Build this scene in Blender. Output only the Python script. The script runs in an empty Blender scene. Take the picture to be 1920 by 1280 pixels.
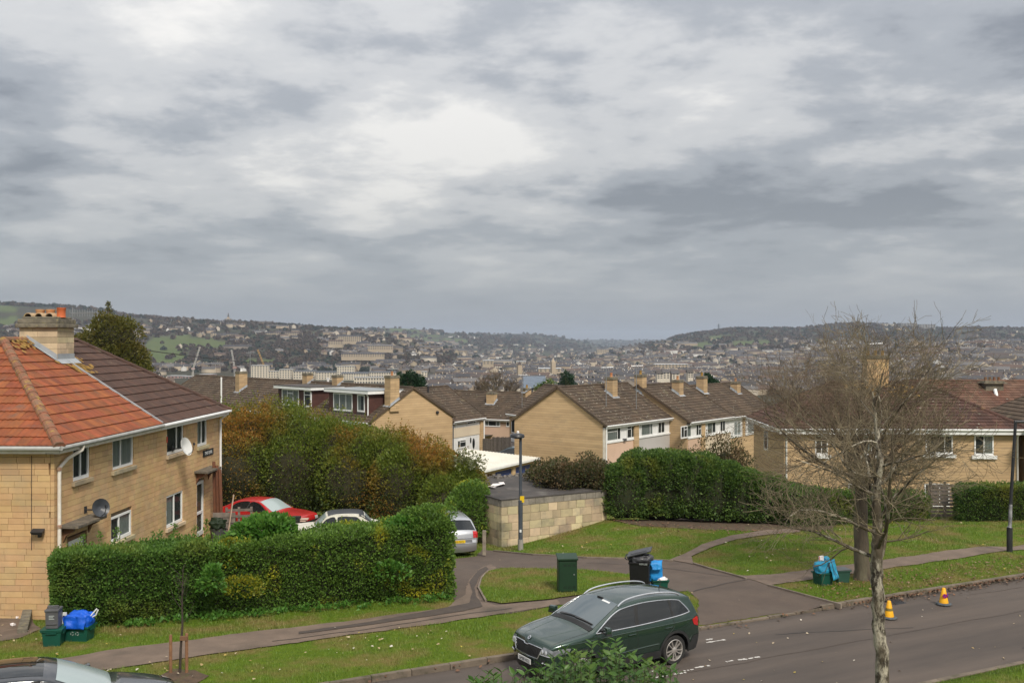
import bpy, bmesh, math, random
import numpy as np
from mathutils import Vector, Matrix, noise as mnoise
from mathutils.geometry import delaunay_2d_cdt
rnd = random.Random(7)
rng = np.random.default_rng(7)
sc = bpy.context.scene
COL = sc.collection
R = math.radians
F = 1850.0            # focal length in photograph pixels (1920 wide)
CZ = 7.2              # camera height above the road
# ------------------------------------------------------------------ camera
cam_d = bpy.data.cameras.new("camera")
cam = bpy.data.objects.new("camera", cam_d)
COL.objects.link(cam)
cam.location = (0, 0, CZ)
cam.rotation_euler = (R(90), 0, 0)
cam_d.sensor_width = 36.0
cam_d.lens = F / 1920 * 36
cam_d.clip_start = 0.1
cam_d.clip_end = 40000
sc.camera = cam
# ------------------------------------------------------------------ light
SUN_ELEV, SUN_AZ = 46, 158      # azimuth clockwise from +Y (view direction)
world = bpy.data.worlds.new("World")
sc.world = world
world.use_nodes = True
nt = world.node_tree
nt.nodes.clear()
def N(nt, typ, **kw):
 n = nt.nodes.new(typ)
 for k, v in kw.items():
  if k in ("ins",):
   for kk, vv in v.items():
    n.inputs[kk].default_value = vv
  else:
   setattr(n, k, v)
 return n
def build_world():
 L = nt.links.new
 out = N(nt, "ShaderNodeOutputWorld")
 bg = N(nt, "ShaderNodeBackground")
 sky = N(nt, "ShaderNodeTexSky")
 sky.sky_type = "NISHITA"
 sky.sun_disc = False
 sky.sun_elevation = R(SUN_ELEV)
 sky.sun_rotation = R(SUN_AZ)
 sky.air_density = 1.2
 sky.dust_density = 2.0
 tc = N(nt, "ShaderNodeTexCoord")
 sep = N(nt, "ShaderNodeSeparateXYZ")
 L(tc.outputs["Generated"], sep.inputs[0])
 h = N(nt, "ShaderNodeMath", operation="MAXIMUM"); h.inputs[1].default_value = 0.0
 L(sep.outputs["Z"], h.inputs[0])
 h2 = N(nt, "ShaderNodeMath", operation="ADD"); h2.inputs[1].default_value = 0.15
 L(h.outputs[0], h2.inputs[0])
 dx = N(nt, "ShaderNodeMath", operation="DIVIDE"); L(sep.outputs["X"], dx.inputs[0]); L(h2.outputs[0], dx.inputs[1])
 dy = N(nt, "ShaderNodeMath", operation="DIVIDE"); L(sep.outputs["Y"], dy.inputs[0]); L(h2.outputs[0], dy.inputs[1])
 cb = N(nt, "ShaderNodeCombineXYZ"); L(dx.outputs[0], cb.inputs[0]); L(dy.outputs[0], cb.inputs[1])
 mp = N(nt, "ShaderNodeMapping"); mp.inputs["Location"].default_value = (3.1, 1.7, 0.0)
 mp.inputs["Rotation"].default_value = (0, 0, R(4.3))
 mp.inputs["Scale"].default_value = (1.15, 1.15, 1.0)
 L(cb.outputs[0], mp.inputs[0])
 def noise(scale, detail, rough, dist, loc=(0, 0, 0)):
  m2 = N(nt, "ShaderNodeMapping"); m2.inputs["Location"].default_value = loc
  L(mp.outputs[0], m2.inputs[0])
  n = N(nt, "ShaderNodeTexNoise")
  n.inputs["Scale"].default_value = scale
  n.inputs["Detail"].default_value = detail
  n.inputs["Roughness"].default_value = rough
  n.inputs["Distortion"].default_value = dist
  L(m2.outputs[0], n.inputs["Vector"])
  return n.outputs["Fac"]
 n1 = noise(0.62, 3, 0.5, 0.2)
 n2 = noise(1.5, 9, 0.56, 0.15, (5, 2, 0))
 n3 = noise(4.2, 8, 0.62, 0.1, (1, 8, 0))
 def math_(op, a, b, c=None):
  m = N(nt, "ShaderNodeMath", operation=op)
  for i, v in enumerate((a, b, c)):
   if v is None:
    continue
   if isinstance(v, (int, float)):
    m.inputs[i].default_value = v
   else:
    L(v, m.inputs[i])
  return m.outputs[0]
 s = math_("MULTIPLY", n1, 0.50)
 s = math_("MULTIPLY_ADD", n2, 0.46, s)
 s = math_("MULTIPLY_ADD", n3, 0.17, s)
 ramp = N(nt, "ShaderNodeValToRGB")
 cr = ramp.color_ramp
 cr.interpolation = "EASE"
 cr.elements[0].position = 0.445; cr.elements[0].color = (0.196, 0.208, 0.230, 1)
 cr.elements[1].position = 0.69; cr.elements[1].color = (0.66, 0.64, 0.612, 1)
 e = cr.elements.new(0.52); e.color = (0.305, 0.318, 0.338, 1)
 e = cr.elements.new(0.595); e.color = (0.465, 0.465, 0.466, 1)
 L(s, ramp.inputs[0])
 fz = N(nt, "ShaderNodeMapRange"); fz.inputs["From Min"].default_value = 0.0; fz.inputs["From Max"].default_value = 0.16
 fz.interpolation_type = "SMOOTHSTEP"
 L(h.outputs[0], fz.inputs["Value"])
 mixh = N(nt, "ShaderNodeMix", data_type="RGBA")
 mixh.inputs["A"].default_value = (0.335, 0.362, 0.40, 1)
 L(fz.outputs[0], mixh.inputs["Factor"]); L(ramp.outputs[0], mixh.inputs["B"])
 gz = N(nt, "ShaderNodeMapRange"); gz.inputs["From Min"].default_value = 0.0; gz.inputs["From Max"].default_value = 1.0
 gz.inputs["To Min"].default_value = 0.405; gz.inputs["To Max"].default_value = 1.2
 L(h.outputs[0], gz.inputs["Value"])
 br = N(nt, "ShaderNodeVectorMath", operation="SCALE")
 L(mixh.outputs["Result"], br.inputs[0]); L(gz.outputs[0], br.inputs["Scale"])
 sk = N(nt, "ShaderNodeVectorMath", operation="SCALE"); sk.inputs["Scale"].default_value = 0.08
 L(sky.outputs[0], sk.inputs[0])
 fin = N(nt, "ShaderNodeMix", data_type="RGBA")
 fin.inputs["Factor"].default_value = 0.93
 L(sk.outputs[0], fin.inputs["A"]); L(br.outputs[0], fin.inputs["B"])
 L(fin.outputs["Result"], bg.inputs["Color"])
 bg.inputs["Strength"].default_value = 1.0
 L(bg.outputs[0], out.inputs[0])
build_world()
sun_d = bpy.data.lights.new("sun", "SUN")
sun_d.energy = 1.5
sun_d.angle = R(12)
sun_d.color = (1.0, 0.93, 0.82)
sun = bpy.data.objects.new("sun", sun_d)
COL.objects.link(sun)
_sd = Vector((math.sin(R(SUN_AZ)) * math.cos(R(SUN_ELEV)), math.cos(R(SUN_AZ)) * math.cos(R(SUN_ELEV)), math.sin(R(SUN_ELEV))))
sun.rotation_euler = _sd.to_track_quat("Z", "Y").to_euler()
sun.location = (30, -40, 60)
sc.view_settings.view_transform = "Standard"
sc.view_settings.look = "None"
sc.view_settings.exposure = 1.25
sc.view_settings.gamma = 1.0
sc.view_settings.use_curve_mapping = False
sc.cycles.max_bounces = 5
sc.cycles.diffuse_bounces = 3
sc.cycles.glossy_bounces = 3
sc.cycles.transmission_bounces = 4
sc.cycles.transparent_max_bounces = 6
sc.cycles.volume_bounces = 0
sc.cycles.use_adaptive_sampling = True
sc.cycles.use_denoising = True
# ------------------------------------------------------------------ helpers
def P(px, py, D):
 return Vector(((px - 960) / F * D, D, CZ + (640 - py) / F * D))
def px_of(v):
 return 960 + F * v[0] / v[1], 640 - F * (v[2] - CZ) / v[1]
def tag(o, label=None, cat=None, group=None, kind=None):
 if label: o["label"] = label
 if cat: o["category"] = cat
 if group: o["group"] = group
 if kind: o["kind"] = kind
 return o
def thing(name, label, cat, loc=(0, 0, 0), rz=0.0, group=None):
 o = bpy.data.objects.new(name, None)
 COL.objects.link(o)
 o.empty_display_size = 0.2
 o.location = loc
 o.rotation_euler = (0, 0, rz)
 return tag(o, label, cat, group)
def link(name, me, parent=None):
 o = bpy.data.objects.new(name, me)
 COL.objects.link(o)
 if parent is not None:
  o.parent = parent
 return o
def mesh_np(name, V, faces_n, idx, mats, smooth=False, mi=None):
 """V (n,3); faces_n: verts per face (int or array); idx flat indices"""
 me = bpy.data.meshes.new(name)
 V = np.asarray(V, dtype=np.float32); idx = np.asarray(idx, dtype=np.int32).ravel()
 if isinstance(faces_n, int):
  nf = len(idx) // faces_n
  tot = np.full(nf, faces_n, dtype=np.int32)
 else:
  tot = np.asarray(faces_n, dtype=np.int32); nf = len(tot)
 start = np.concatenate(([0], np.cumsum(tot)[:-1])).astype(np.int32)
 me.vertices.add(len(V)); me.vertices.foreach_set("co", V.ravel())
 me.loops.add(len(idx)); me.loops.foreach_set("vertex_index", idx)
 me.polygons.add(nf); me.polygons.foreach_set("loop_start", start)
 try:
  me.polygons.foreach_set("loop_total", tot)
 except Exception:
  pass
 if smooth:
  me.polygons.foreach_set("use_smooth", np.ones(nf, dtype=bool))
 for m in (mats if isinstance(mats, (list, tuple)) else [mats]):
  me.materials.append(m)
 if mi is not None:
  me.polygons.foreach_set("material_index", np.asarray(mi, dtype=np.int32))
 me.update(calc_edges=True)
 me.validate()
 return me
class MB:
 """collects shapes, then links them as one mesh object"""
 def __init__(self):
  self.v = []; self.f = []; self.m = []
  self.cur = 0
 def add(self, vs, fs):
  b = len(self.v)
  self.v += [tuple(p) for p in vs]
  for f in fs:
   self.f.append([b + i for i in f]); self.m.append(self.cur)
  return self
 def box(self, c, s, rz=0.0, taper=1.0, mat=None):
  x, y, z = s[0] / 2, s[1] / 2, s[2] / 2
  vs = []
  for dz, k in ((-z, 1.0), (z, taper)):
   for dx, dy in ((-x, -y), (x, -y), (x, y), (-x, y)):
    vs.append(Vector((dx * k, dy * k, dz)))
  if mat is not None:
   vs = [mat @ p for p in vs]
  elif rz:
   m = Matrix.Rotation(rz, 3, "Z"); vs = [m @ p for p in vs]
  vs = [p + Vector(c) for p in vs]
  return self.add(vs, [(3, 2, 1, 0), (4, 5, 6, 7), (0, 1, 5, 4), (1, 2, 6, 5), (2, 3, 7, 6), (3, 0, 4, 7)])
 def bx(self, lo, hi):
  return self.box([(a + b) / 2 for a, b in zip(lo, hi)], [abs(b - a) for a, b in zip(lo, hi)])
 def beam(self, a, b, w, h, up=(0, 0, 1)):
  a = Vector(a); b = Vector(b); d = (b - a)
  L = d.length
  if L < 1e-6: return self
  d /= L; u = Vector(up)
  s = d.cross(u)
  if s.length < 1e-4: s = d.cross(Vector((1, 0, 0)))
  s.normalize(); u = s.cross(d).normalized()
  vs = []
  for p in (a, b):
   for i, j in ((-1, -1), (1, -1), (1, 1), (-1, 1)):
    vs.append(p + s * (w / 2 * i) + u * (h / 2 * j))
  return self.add(vs, [(0, 1, 2, 3), (7, 6, 5, 4), (0, 4, 5, 1), (1, 5, 6, 2), (2, 6, 7, 3), (3, 7, 4, 0)])
 def tube(self, pts, rad, n=8, caps=True):
  pts = [Vector(p) for p in pts]
  if isinstance(rad, (int, float)): rad = [rad] * len(pts)
  b = len(self.v)
  prev = None
  for i, p in enumerate(pts):
   d = (pts[min(i + 1, len(pts) - 1)] - pts[max(i - 1, 0)])
   if d.length < 1e-9: d = Vector((0, 0, 1))
   d.normalize()
   if prev is None:
    s = d.orthogonal().normalized()
   else:
    s = (prev - d * prev.dot(d))
    s = s.normalized() if s.length > 1e-6 else d.orthogonal().normalized()
   prev = s; t = d.cross(s)
   for k in range(n):
    a = 2 * math.pi * k / n
    self.v.append(tuple(p + (s * math.cos(a) + t * math.sin(a)) * rad[i]))
  for i in range(len(pts) - 1):
   for k in range(n):
    k2 = (k + 1) % n
    self.f.append([b + i * n + k, b + i * n + k2, b + (i + 1) * n + k2, b + (i + 1) * n + k]); self.m.append(self.cur)
  if caps:
   self.f.append([b + k for k in range(n)][::-1]); self.m.append(self.cur)
   e = b + (len(pts) - 1) * n
   self.f.append([e + k for k in range(n)]); self.m.append(self.cur)
  return self
 def lathe(self, prof, n=16, axis="Z", c=(0, 0, 0), caps=True):
  b = len(self.v); c = Vector(c)
  for r, h in prof:
   for k in range(n):
    a = 2 * math.pi * k / n
    x, y = r * math.cos(a), r * math.sin(a)
    p = {"Z": (x, y, h), "Y": (x, h, y), "X": (h, x, y)}[axis]
    self.v.append(tuple(c + Vector(p)))
  for i in range(len(prof) - 1):
   for k in range(n):
    k2 = (k + 1) % n
    self.f.append([b + i * n + k, b + i * n + k2, b + (i + 1) * n + k2, b + (i + 1) * n + k]); self.m.append(self.cur)
  if caps:
   self.f.append([b + k for k in range(n)][::-1]); self.m.append(self.cur)
   e = b + (len(prof) - 1) * n
   self.f.append([e + k for k in range(n)]); self.m.append(self.cur)
  return self
 def prism(self, poly, vec):
  """extrude a 3-D polygon along vec"""
  vec = Vector(vec); n = len(poly)
  vs = [Vector(p) for p in poly] + [Vector(p) + vec for p in poly]
  fs = [list(range(n))[::-1], list(range(n, 2 * n))]
  for i in range(n):
   j = (i + 1) % n
   fs.append([i, j, n + j, n + i])
  return self.add(vs, fs)
 def build(self, name, mats, parent=None, smooth=False, bevel=0.0, recalc=True, kind=None):
  me = bpy.data.meshes.new(name)
  me.from_pydata(self.v, [], self.f)
  ms = mats if isinstance(mats, (list, tuple)) else [mats]
  for m in ms: me.materials.append(m)
  if len(ms) > 1: me.polygons.foreach_set("material_index", self.m)
  if recalc or bevel:
   bm = bmesh.new(); bm.from_mesh(me)
   bmesh.ops.recalc_face_normals(bm, faces=bm.faces)
   if bevel:
    bmesh.ops.bevel(bm, geom=list(bm.edges), offset=bevel, segments=2, affect="EDGES", profile=0.6, clamp_overlap=True)
   bm.to_mesh(me); bm.free()
  if smooth:
   me.polygons.foreach_set("use_smooth", np.ones(len(me.polygons), dtype=bool))
   try: me.set_sharp_from_angle(angle=R(38))
   except Exception: pass
  me.update()
  o = link(name, me, parent)
  if kind: o["kind"] = kind
  return o
# ------------------------------------------------------------------ materials
def new_mat(name):
 m = bpy.data.materials.new(name); m.use_nodes = True
 t = m.node_tree; t.nodes.clear()
 out = N(t, "ShaderNodeOutputMaterial")
 return m, t, out
def rgb(c): return (c[0], c[1], c[2], 1.0)
def tinted(t, c1, c2, scale, detail=5, rough=0.6, lo=0.35, hi=0.65, island=0.0, hue=0.0, coord="Position", stretch=None, c3=None, s3=None, f3=(0.55, 0.7), along=None):
 """noise between two colours, value jitter per piece, optional third colour in patches"""
 L = t.links.new
 geo = N(t, "ShaderNodeNewGeometry")
 if coord == "Position":
  vec = geo.outputs["Position"]
 else:
  tc = N(t, "ShaderNodeTexCoord"); vec = tc.outputs[coord]
 if along:
  mp = N(t, "ShaderNodeMapping", vector_type="TEXTURE"); mp.inputs["Rotation"].default_value = (0, 0, along[0]); mp.inputs["Scale"].default_value = (along[1], 1, 1)
  L(vec, mp.inputs[0]); vec = mp.outputs[0]
 if stretch:
  mp = N(t, "ShaderNodeMapping"); mp.inputs["Scale"].default_value = stretch
  L(vec, mp.inputs[0]); vec = mp.outputs[0]
 nz = N(t, "ShaderNodeTexNoise"); nz.inputs["Scale"].default_value = scale; nz.inputs["Detail"].default_value = detail
 nz.inputs["Roughness"].default_value = rough
 L(vec, nz.inputs["Vector"])
 mr = N(t, "ShaderNodeMapRange"); mr.inputs["From Min"].default_value = lo; mr.inputs["From Max"].default_value = hi
 L(nz.outputs["Fac"], mr.inputs["Value"])
 mx = N(t, "ShaderNodeMix", data_type="RGBA"); mx.inputs["A"].default_value = rgb(c1); mx.inputs["B"].default_value = rgb(c2)
 L(mr.outputs[0], mx.inputs["Factor"])
 col = mx.outputs["Result"]
 if c3 is not None:
  n3 = N(t, "ShaderNodeTexNoise"); n3.inputs["Scale"].default_value = s3 or scale * 0.3; n3.inputs["Detail"].default_value = 6
  n3.inputs["Roughness"].default_value = 0.65
  L(vec, n3.inputs["Vector"])
  m3 = N(t, "ShaderNodeMapRange"); m3.inputs["From Min"].default_value = f3[0]; m3.inputs["From Max"].default_value = f3[1]
  L(n3.outputs["Fac"], m3.inputs["Value"])
  mx3 = N(t, "ShaderNodeMix", data_type="RGBA"); L(m3.outputs[0], mx3.inputs["Factor"])
  L(col, mx3.inputs["A"]); mx3.inputs["B"].default_value = rgb(c3)
  col = mx3.outputs["Result"]
 if island or hue:
  oi = N(t, "ShaderNodeObjectInfo")
  ad = N(t, "ShaderNodeMath", operation="ADD"); L(oi.outputs["Random"], ad.inputs[0]); L(geo.outputs["Random Per Island"], ad.inputs[1])
  fr = N(t, "ShaderNodeMath", operation="FRACT"); L(ad.outputs[0], fr.inputs[0])
  hv = N(t, "ShaderNodeHueSaturation"); L(col, hv.inputs["Color"])
  vr = N(t, "ShaderNodeMapRange"); vr.inputs["To Min"].default_value = 1 - island; vr.inputs["To Max"].default_value = 1 + island
  L(fr.outputs[0], vr.inputs["Value"]); L(vr.outputs[0], hv.inputs["Value"])
  if hue:
   m7 = N(t, "ShaderNodeMath", operation="MULTIPLY"); L(fr.outputs[0], m7.inputs[0]); m7.inputs[1].default_value = 7.31
   f7 = N(t, "ShaderNodeMath", operation="FRACT"); L(m7.outputs[0], f7.inputs[0])
   hr = N(t, "ShaderNodeMapRange"); hr.inputs["To Min"].default_value = 0.5 - hue; hr.inputs["To Max"].default_value = 0.5 + hue
   L(f7.outputs[0], hr.inputs["Value"]); L(hr.outputs[0], hv.inputs["Hue"])
  col = hv.outputs["Color"]
 return col, vec, geo
def surf(name, c1, c2=None, scale=3.0, rough=0.8, courses=0, bump=0.0, bscale=None, metal=0.0, spec=0.4, coat=0.0, **kw):
 m, t, out = new_mat(name)
 L = t.links.new
 b = N(t, "ShaderNodeBsdfPrincipled")
 b.inputs["Roughness"].default_value = rough
 b.inputs["Metallic"].default_value = metal
 b.inputs["Specular IOR Level"].default_value = spec
 b.inputs["Coat Weight"].default_value = coat
 b.inputs["Coat Roughness"].default_value = 0.03
 if c2 is None:
  c2 = tuple(x * 0.82 for x in c1)
 col, vec, geo = tinted(t, c1, c2, scale, **kw)
 if courses:
  sp = N(t, "ShaderNodeSeparateXYZ"); L(geo.outputs["Position"], sp.inputs[0])
  dv = N(t, "ShaderNodeMath", operation="DIVIDE"); L(sp.outputs[2], dv.inputs[0]); dv.inputs[1].default_value = courses
  fr = N(t, "ShaderNodeMath", operation="FRACT"); L(dv.outputs[0], fr.inputs[0])
  fl = N(t, "ShaderNodeMath", operation="FLOOR"); L(dv.outputs[0], fl.inputs[0])
  lt = N(t, "ShaderNodeMath", operation="LESS_THAN"); L(fr.outputs[0], lt.inputs[0]); lt.inputs[1].default_value = 0.12
  wn = N(t, "ShaderNodeTexWhiteNoise", noise_dimensions="1D"); L(fl.outputs[0], wn.inputs["W"])
  vr = N(t, "ShaderNodeMapRange"); vr.inputs["To Min"].default_value = 0.92; vr.inputs["To Max"].default_value = 1.06; L(wn.outputs[0], vr.inputs["Value"])
  m1 = N(t, "ShaderNodeMath", operation="MULTIPLY_ADD"); L(lt.outputs[0], m1.inputs[0]); m1.inputs[1].default_value = -0.30; L(vr.outputs[0], m1.inputs[2])
  sc1 = N(t, "ShaderNodeVectorMath", operation="SCALE"); L(col, sc1.inputs[0]); L(m1.outputs[0], sc1.inputs["Scale"]); col = sc1.outputs[0]
 L(col, b.inputs["Base Color"])
 if bump:
  nz = N(t, "ShaderNodeTexNoise"); nz.inputs["Scale"].default_value = bscale or scale * 4; nz.inputs["Detail"].default_value = 5
  L(vec, nz.inputs["Vector"])
  bp = N(t, "ShaderNodeBump"); bp.inputs["Strength"].default_value = bump; bp.inputs["Distance"].default_value = 0.02
  L(nz.outputs["Fac"], bp.inputs["Height"]); L(bp.outputs[0], b.inputs["Normal"])
 L(b.outputs[0], out.inputs[0])
 return m
def leafmat(name, cols, patch=None, pscale=0.5, pf=(0.45, 0.6), trans=0.42, rough=0.55):
 """each leaf takes one of cols; where a slow noise says so, one of patch"""
 m, t, out = new_mat(name); L = t.links.new
 geo = N(t, "ShaderNodeNewGeometry")
 oi = N(t, "ShaderNodeObjectInfo")
 ad = N(t, "ShaderNodeMath", operation="ADD"); L(oi.outputs["Random"], ad.inputs[0]); L(geo.outputs["Random Per Island"], ad.inputs[1])
 fr = N(t, "ShaderNodeMath", operation="FRACT"); L(ad.outputs[0], fr.inputs[0])
 def ramp(cs):
  r = N(t, "ShaderNodeValToRGB"); c = r.color_ramp
  c.elements[0].color = rgb(cs[0]); c.elements[0].position = 0
  c.elements[1].color = rgb(cs[-1]); c.elements[1].position = 1
  for i in range(1, len(cs) - 1):
   e = c.elements.new(i / (len(cs) - 1)); e.color = rgb(cs[i])
  L(fr.outputs[0], r.inputs[0])
  return r.outputs[0]
 col = ramp(cols)
 if patch:
  nz = N(t, "ShaderNodeTexNoise"); nz.inputs["Scale"].default_value = pscale; nz.inputs["Detail"].default_value = 3
  L(geo.outputs["Position"], nz.inputs["Vector"])
  mr = N(t, "ShaderNodeMapRange"); mr.inputs["From Min"].default_value = pf[0]; mr.inputs["From Max"].default_value = pf[1]
  L(nz.outputs["Fac"], mr.inputs["Value"])
  mx = N(t, "ShaderNodeMix", data_type="RGBA"); L(mr.outputs[0], mx.inputs["Factor"])
  L(col, mx.inputs["A"]); L(ramp(patch), mx.inputs["B"])
  col = mx.outputs["Result"]
 b = N(t, "ShaderNodeBsdfPrincipled"); b.inputs["Roughness"].default_value = rough; b.inputs["Specular IOR Level"].default_value = 0.35
 L(col, b.inputs["Base Color"])
 tr = N(t, "ShaderNodeBsdfTranslucent"); L(col, tr.inputs["Color"])
 ms = N(t, "ShaderNodeMixShader"); ms.inputs[0].default_value = trans
 L(b.outputs[0], ms.inputs[1]); L(tr.outputs[0], ms.inputs[2]); L(ms.outputs[0], out.inputs[0])
 return m
STONE = surf("bath_stone", (0.56, 0.37, 0.19), (0.49, 0.31, 0.15), 1.6, rough=0.9, bump=0.35, bscale=14, island=0.08, hue=0.008,
    c3=(0.37, 0.275, 0.165), s3=0.7, f3=(0.48, 0.74))
STONE_OLD = surf("weathered_block", (0.53, 0.425, 0.265), (0.42, 0.34, 0.22), 2.2, rough=0.9, bump=0.5, bscale=12, island=0.27, hue=0.018,
     c3=(0.22, 0.20, 0.16), s3=0.9, f3=(0.5, 0.72))
STONE_FAR = surf("pale_stone", (0.50, 0.352, 0.20), (0.43, 0.298, 0.166), 0.9, courses=0.17, rough=0.9, bump=0.2, bscale=8, island=0.10, stretch=(1, 1, 3.5),
     c3=(0.30, 0.23, 0.15), s3=0.5, f3=(0.55, 0.8))
MORTAR = surf("mortar", (0.20, 0.15, 0.09), (0.15, 0.11, 0.07), 5, rough=0.95)
COPING = surf("stained_coping", (0.20, 0.175, 0.13), (0.10, 0.09, 0.07), 4, rough=0.95, bump=0.6, bscale=20, c3=(0.28, 0.24, 0.12), s3=5)
CANOPY = surf("mossy_concrete", (0.15, 0.125, 0.095), (0.08, 0.07, 0.055), 5, rough=0.95, bump=0.5, bscale=18, c3=(0.2, 0.16, 0.11), s3=3)
TILE_RED = surf("red_roof_tile", (0.285, 0.082, 0.028), (0.180, 0.055, 0.022), 2.5, rough=0.85, bump=0.3, bscale=30, island=0.13, hue=0.007,
    stretch=(1, 1, 1), c3=(0.15, 0.075, 0.05), s3=2.2, f3=(0.55, 0.75))
TILE_BROWN = surf("brown_roof_tile", (0.080, 0.040, 0.027), (0.060, 0.034, 0.026), 2.5, rough=0.85, bump=0.3, bscale=30, island=0.15,
     c3=(0.12, 0.09, 0.06), s3=3, f3=(0.58, 0.75))
TILE_GREY = surf("grey_brown_tile", (0.090, 0.062, 0.041), (0.058, 0.042, 0.029), 0.8, rough=0.9, bump=0.3, bscale=14, island=0.20,
     c3=(0.14, 0.115, 0.07), s3=1.3, f3=(0.58, 0.72))
TILE_GREY_FLECK = surf("lichen_fleck", (0.30, 0.28, 0.22), (0.2, 0.19, 0.15), 4, rough=0.9)
TILE_RUST = surf("rusty_roof_tile", (0.125, 0.053, 0.034), (0.080, 0.040, 0.029), 0.5, rough=0.9, bump=0.3, bscale=14, island=0.25, c3=(0.13, 0.075, 0.05), s3=0.3, f3=(0.42, 0.6))
TILE_PURPLE = surf("dark_red_tile", (0.085, 0.041, 0.030), (0.058, 0.032, 0.025), 1.0, rough=0.9, bump=0.3, bscale=14, island=0.25,
     c3=(0.18, 0.11, 0.05), s3=1.2, f3=(0.58, 0.75))
HIP_TILE = surf("lichen_hip_tile", (0.26, 0.10, 0.055), (0.16, 0.10, 0.06), 5, rough=0.9, bump=0.5, bscale=25, island=0.2, c3=(0.33, 0.22, 0.05), s3=4, f3=(0.55, 0.66))
LICHEN = surf("orange_lichen", (0.36, 0.20, 0.04), (0.25, 0.16, 0.05), 9, rough=0.95, bump=0.5)
LEAD = surf("lead_flashing", (0.27, 0.29, 0.31), (0.36, 0.38, 0.40), 3, rough=0.55, spec=0.5)
TERRACOTTA = surf("terracotta", (0.48, 0.16, 0.06), (0.40, 0.24, 0.12), 5, rough=0.8, island=0.2)
WHITE = surf("white_upvc", (0.78, 0.78, 0.77), (0.70, 0.70, 0.69), 2, rough=0.4, spec=0.5)
CREAM_PAINT = surf("weathered_white_paint", (0.70, 0.66, 0.58), (0.58, 0.52, 0.44), 4, rough=0.6, c3=(0.40, 0.30, 0.2), s3=3, f3=(0.64, 0.74))
CREAM_PANEL = surf("cream_cladding", (0.66, 0.56, 0.42), (0.60, 0.50, 0.38), 0.6, rough=0.6)
PINK_PANEL = surf("salmon_cladding", (0.60, 0.42, 0.31), (0.54, 0.38, 0.28), 0.6, rough=0.6)
GREY_PANEL = surf("grey_cladding", (0.46, 0.43, 0.41), (0.42, 0.40, 0.38), 0.6, rough=0.6)
DORMER_BROWN = surf("brown_hung_tile", (0.085, 0.034, 0.026), (0.06, 0.026, 0.021), 2, rough=0.7, island=0.12)
FLAT_GREY = surf("grey_felt", (0.30, 0.32, 0.33), (0.22, 0.24, 0.25), 1.2, rough=0.7)
FLAT_DARK = surf("dark_felt", (0.075, 0.065, 0.06), (0.05, 0.045, 0.042), 1.5, rough=0.85, c3=(0.16, 0.15, 0.13), s3=1.2, f3=(0.55, 0.75))
FLAT_WHITE = surf("white_roof_sheet", (0.74, 0.72, 0.64), (0.66, 0.63, 0.55), 0.7, rough=0.6)
CURTAIN = surf("net_curtain", (0.45, 0.45, 0.41), (0.30, 0.31, 0.29), 9, rough=0.9, stretch=(1, 1, 0.05))
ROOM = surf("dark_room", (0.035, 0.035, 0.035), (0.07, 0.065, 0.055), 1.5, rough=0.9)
WOOD = surf("brown_timber", (0.20, 0.10, 0.05), (0.13, 0.07, 0.04), 6, rough=0.8, stretch=(1, 1, 0.2), island=0.15)
WOOD_GREY = surf("grey_timber", (0.20, 0.165, 0.14), (0.13, 0.11, 0.095), 6, rough=0.9, island=0.2)
WOOD_PALE = surf("pale_timber", (0.50, 0.36, 0.29), (0.40, 0.29, 0.23), 5, rough=0.8, island=0.1)
DOOR_RED = surf("russet_timber", (0.17, 0.07, 0.035), (0.12, 0.05, 0.03), 4, rough=0.6)
BLACK_MET = surf("black_metal", (0.018, 0.019, 0.022), (0.03, 0.031, 0.034), 4, rough=0.45)
GREY_MET = surf("grey_paint_metal", (0.045, 0.055, 0.07), (0.07, 0.08, 0.095), 3, rough=0.5, c3=(0.13, 0.13, 0.13), s3=4, f3=(0.6, 0.75))
DISH_GREY = surf("dish_grey", (0.055, 0.06, 0.07), None, 3, rough=0.4)
DISH_WHITE = surf("dish_white", (0.60, 0.60, 0.58), (0.5, 0.5, 0.49), 3, rough=0.4)
STEEL = surf("galvanised", (0.45, 0.46, 0.47), (0.36, 0.37, 0.38), 8, rough=0.4, metal=0.8)
CHROME = surf("bright_trim", (0.72, 0.73, 0.75), None, 8, rough=0.18, metal=0.9)
CABINET = surf("green_cabinet_paint", (0.005, 0.026, 0.010), (0.007, 0.034, 0.013), 1.5, rough=0.5, spec=0.5)
BOX_GREEN = surf("green_box_plastic", (0.006, 0.075, 0.050), (0.008, 0.06, 0.042), 3, rough=0.45)
BIN_BLACK = surf("black_bin_plastic", (0.005, 0.005, 0.0055), (0.008, 0.008, 0.0085), 3, rough=0.5)
BIN_GREY = surf("grey_bin_plastic", (0.10, 0.10, 0.105), (0.075, 0.075, 0.08), 3, rough=0.45)
BAG_BLACK = surf("grey_black_bag", (0.055, 0.056, 0.062), (0.035, 0.035, 0.04), 5, rough=0.35, bump=0.5, bscale=16)
BAG_BLUE = surf("blue_woven_bag", (0.004, 0.10, 0.60), (0.004, 0.075, 0.45), 5, rough=0.5, bump=0.7, bscale=16)
BAG_SKY = surf("sky_blue_bag", (0.015, 0.25, 0.60), (0.010, 0.18, 0.50), 6, rough=0.5, bump=0.8, bscale=18)
BAG_TEAL = surf("teal_blue_bag", (0.03, 0.30, 0.47), (0.015, 0.2, 0.36), 7, rough=0.5, bump=0.8, bscale=18)
CARD_WHITE = surf("white_card", (0.78, 0.72, 0.70), None, 5, rough=0.7)
CARD_RED = surf("red_card", (0.65, 0.08, 0.05), None, 5, rough=0.7)
PRINT_WHITE = surf("white_print", (0.72, 0.74, 0.74), None, 5, rough=0.7)
PRINT_GREY = surf("grey_print", (0.35, 0.38, 0.37), None, 5, rough=0.7)
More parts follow.
